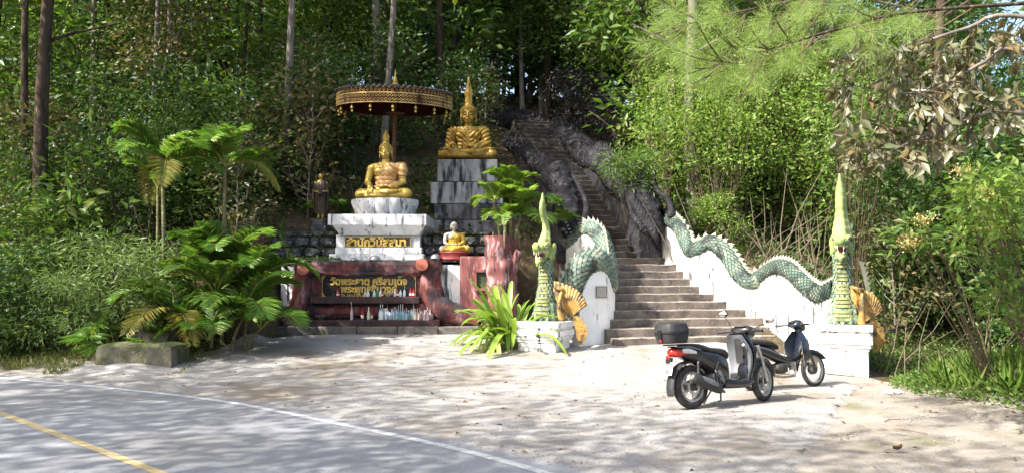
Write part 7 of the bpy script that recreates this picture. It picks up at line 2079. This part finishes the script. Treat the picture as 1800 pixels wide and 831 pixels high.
scatter_blades('grass', 'tall sunlit grass on the mound at right', 4200, (6, 11.5), (9.0, 13.4), lambda x, y: (right_edge(x, y) > .35) & (rp.uniform(0, 1, len(x)) < smoothstep(.3, 1.4, right_edge(x, y))), .55, .012, G_grass, 1.8, tuft=7)
def gc(name, label, n, xr, yr, keep, leaf, m, h):
    x = rp.uniform(*xr, n); y = rp.uniform(*yr, n); k = keep(x, y); x, y = x[k], y[k]; m_ = len(x)
    z = hgt(x, y) + np.abs(rp.normal(0, h, m_)) * .7 + .01
    l = leaf * rp.uniform(.6, 1.3, m_)
    V, F = leaves_np(np.stack([x, y, z], 1), rnd_dir(rp, m_, .1), rnd_dir(rp, m_, 1.4), l, l / 1.6, .12, .1)
    return tag(link(name, mesh_np(name, V, F), m), label, 'ground cover', kind='stuff')
gc('ground_cover', 'low leafy ground cover along the right edge of the forecourt', 26000, (5.9, 11.5), (8.6, 18.5), lambda x, y: (right_edge(x, y) + .15 * vnoise(x, y, 3) > 0) & ~((x < 7.15) & (y > 14.6) & (y < 16.2)), .075, G_mid, .11)
gc('ground_cover', 'green ground plants under the trees on the slope', 26000, (-16, 12), (16.6, 27), lambda x, y: (hgt(x, y) > .55) & ~((x > -6.2) & (x < 5.2) & (y < 23)) & (vnoise(x, y, 1.1) > -.35), .15, G_deep, .22)
gc('ground_cover', 'weeds on the sunny left verge', 9000, (-13, -6.2), (14.3, 18), lambda x, y: (edge_dist(x, y) > .9 + .35 * vnoise(x, y, 2)) & ~((x > -8.3) & (x < -6.3) & (y < 15.7)) & (vnoise(x, y, 1.7) > -.3), .06, G_grass_dry, .07)
scatter_blades('grass', 'short dry grass along the left verge', 2600, (-14, -6.4), (13.8, 18), lambda x, y: (edge_dist(x, y) > .7 + .3 * vnoise(x, y, 2)) & ~((x > -8.3) & (x < -6.3) & (y < 15.7)) & (edge_dist(x, y) < 3.2), .20, .008, G_grass_dry, 1.5, tuft=6)
gc('ground_cover', 'weeds growing on the altar ledge', 900, (wx(490, 20.4), wx(600, 20.4)), (20.25, 20.75), lambda x, y: x > -99, .06, G_mid, .04)
bpy.data.objects[[o.name for o in COL.objects if o.get('label') == 'weeds growing on the altar ledge'][0]].location.z = zt + 0.05 - hz(-4.5, 20.5)
def flat_scatter(name, label, n, keep, xr, yr, l, m):
    x = rp.uniform(*xr, n); y = rp.uniform(*yr, n); k = keep(x, y); x, y = x[k], y[k]; m_ = len(x)
    ll = l * rp.uniform(.4, 1.4, m_)
    d = rnd_dir(rp, m_); d[:, 2] *= .12
    nn = rnd_dir(rp, m_, 3)
    V, F = leaves_np(np.stack([x, y, hgt(x, y) + .036], 1), d, nn, ll, ll * .5, .25, .1)
    return tag(link(name, mesh_np(name, V, F), m), label, 'leaf litter', kind='stuff')
flat_scatter('leaf_litter', 'dry fallen leaves scattered over forecourt and lay-by', 1500, lambda x, y: (edge_dist(x, y) > .3) & (rp.uniform(0, 1, len(x)) < .22 + .55 * smoothstep(4.5, 6.2, x) + .5 * smoothstep(17, 18.5, y)), (-7, 8), (6.5, 18.6), .075, G_litter)
# pebbles
n = 5200
x = rp.uniform(-7, 8.5, n); y = rp.uniform(5.8, 18, n); k = (edge_dist(x, y) > .25) & (vnoise(x, y, .9) + .4 * vnoise(x, y, 2.7) > -.15); x, y = x[k], y[k]; m_ = len(x)
r_ = rp.uniform(.006, .02, m_)[:, None]
c = np.stack([x, y, hgt(x, y) + .032], 1)
base = np.array([(1, 0, 0), (0, 1, 0), (-1, 0, 0), (0, -1, 0), (0, 0, .8)])
V = (c[:, None] + (base[None] * (1 + .3 * rp.normal(size=(m_, 5, 1)))) * r_[:, None]).reshape(-1, 3)
kx = np.arange(m_)[:, None] * 5
F = np.concatenate([kx + np.array(q) for q in [(0, 1, 4), (1, 2, 4), (2, 3, 4), (3, 0, 4)]])
tag(link('gravel', mesh_np('gravel', V, F), mat('pebble', (0.30, 0.26, 0.22), 0.9, 0.2, c2=(0.16, 0.14, 0.12), scale=30)), 'small loose stones on the forecourt', 'gravel', kind='stuff')

# ---------------------------------------------------------- small things on the ground
blk = thing('concrete_block', 'low mossy concrete block by the road at the left', 'block', tuple(P(245, 640, 15.2)))
M_blk = mat('mossy_block_concrete', (0.17, 0.155, 0.12), 0.95, 0.1, c2=(0.08, 0.075, 0.05), scale=3, stain=(0.06, 0.075, 0.025), st_scale=2.5, st_lo=.5, st_hi=.66, bump=1, bscale=18, coords='World', top=(0.10, 0.12, 0.04), top_amt=.7)
def rough_box(c, size, seed):
    g = np.random.default_rng(seed); mb = MB(); n = 10; rr = []
    for i in range(n + 1):
        x = (i / n - .5) * size[0] * (1 + .02 * g.normal()); ring = []
        for (y, z) in [(-.5, -.5), (-.5, -.1), (-.5, .2), (-.49, .42), (-.42, .5), (-.1, .5), (.2, .5), (.45, .48), (.5, .3), (.5, -.5)]:
            ring.append((c[0] + x + g.normal() * .015, c[1] + y * size[1] + g.normal() * .022, c[2] + z * size[2] * (1 - .10 * (i in (0, n))) + g.normal() * .018))
        rr.append(ring)
    return mb.rings(rr)
a, b = wx(176, 15.2), wx(302, 15.2)
rough_box(((a + b) / 2, 15.6, wz(606, 15.2) - .3), (b - a, .8, .62), 3).build('block', M_blk, blk, smooth=.5, world=True)
blk2 = thing('concrete_block', 'upper concrete block beside the fan palm on the bank', 'block', tuple(P(270, 605, 16.7)))
a, b = wx(240, 16.6), wx(306, 16.6)
rough_box(((a + b) / 2, 16.7, wz(580, 16.4) - .3), (b - a, .7, .6), 5).build('block', M_blk, blk2, smooth=.5, world=True)
# crumpled white bag on the verge
bg = P(1570, 697, 12.3)
bag = thing('plastic_bag', 'crumpled white plastic bag at the edge of the grass', 'bag', (bg.x, 12.3, hz(bg.x, 12.3)))
mb = MB()
for i in range(16): mb.ell((rp.uniform(-.13, .13), rp.uniform(-.06, .06), rp.uniform(.01, .05)), (rp.uniform(.03, .07), rp.uniform(.03, .05), rp.uniform(.015, .04)), rot=tuple(rp.uniform(-1, 1, 3)), n=7, m=5)
me = fuse(mb, .012, 0, 'bag_film'); link('bag_film', me, mat('white_plastic_film', (.72, .72, .72), .4, .4), bag)
# curled dead leaf and twigs in the lay-by
dl = P(1578, 797, 8.3)
leaf = thing('dead_leaf', 'large curled brown dead leaf lying in the dirt lay-by', 'leaf', (dl.x, dl.y, hz(dl.x, dl.y) + .02))
V = []; F = []
for i in range(9):
    for j in range(5):
        u, v = i / 8 * 2 - 1, j / 4 * 2 - 1; w = .07 * (1 - u * u) ** .6 + .004
        V.append((u * .05, v * w * .5, .03 + .035 * v * v + .03 * u * u * (1 if u > 0 else .4)))
        if i and j: k = i * 5 + j; F.append((k - 6, k - 5, k, k - 1))
link('leaf_blade', mesh_np('leaf_blade', np.array(V), np.array(F), True), mat('dead_leaf_brown', (.10, .05, .03), .8, .2), leaf)
MB().tube([(-.07, 0, .04), (-.11, .02, .02), (-.14, .03, .0)], .004, 5).build('stalk', M_twig, leaf)
for i, (px, py, l, a) in enumerate([(1555, 740, .35, .5), (1490, 768, .28, 1.0), (1630, 762, .4, 2.2), (1670, 715, .3, .3)]):
    D = 1.84 * FPX / (py - 485); c = P(px, py, D)
    t = thing('fallen_twig', ['thin twig on the dirt right of the scooter', 'short twig on the concrete joint', 'longest twig near the curled dead leaf', 'thin twig by the grass edge'][i], 'twig', (c.x, D, hz(c.x, D) + .03), a)
    MB().tube([(0, 0, 0), (l * .4, .03, .012), (l * .7, -.02, .01), (l, .02, .004)], [.007, .006, .005, .002], 5).build('stem', M_twig, t)
    MB().tube([(l * .4, .03, .012), (l * .6, .12, .02)], [.004, .002], 5).build('side_shoot', M_twig, t)

# ---------------------------------------------------------- labels: alike things are told apart by their order from the left
_ord = ['leftmost', 'second', 'third', 'fourth', 'fifth', 'sixth', 'seventh', 'eighth', 'ninth', 'tenth', 'eleventh', 'twelfth', 'thirteenth', 'fourteenth', 'fifteenth', 'sixteenth']
_by = {}
for o in COL.objects:
    if o.parent is None and o.get('label') and o.get('category') and not o.get('kind'): _by.setdefault(o['label'], []).append(o)
for lab, os_ in _by.items():
    if len(os_) > 1:
        for i, o in enumerate(sorted(os_, key=lambda q: q.location.x / max(q.location.y, 1))):
            o['label'] = lab + ', ' + ('leftmost' if i == 0 else _ord[min(i, 15)] + ' from left')
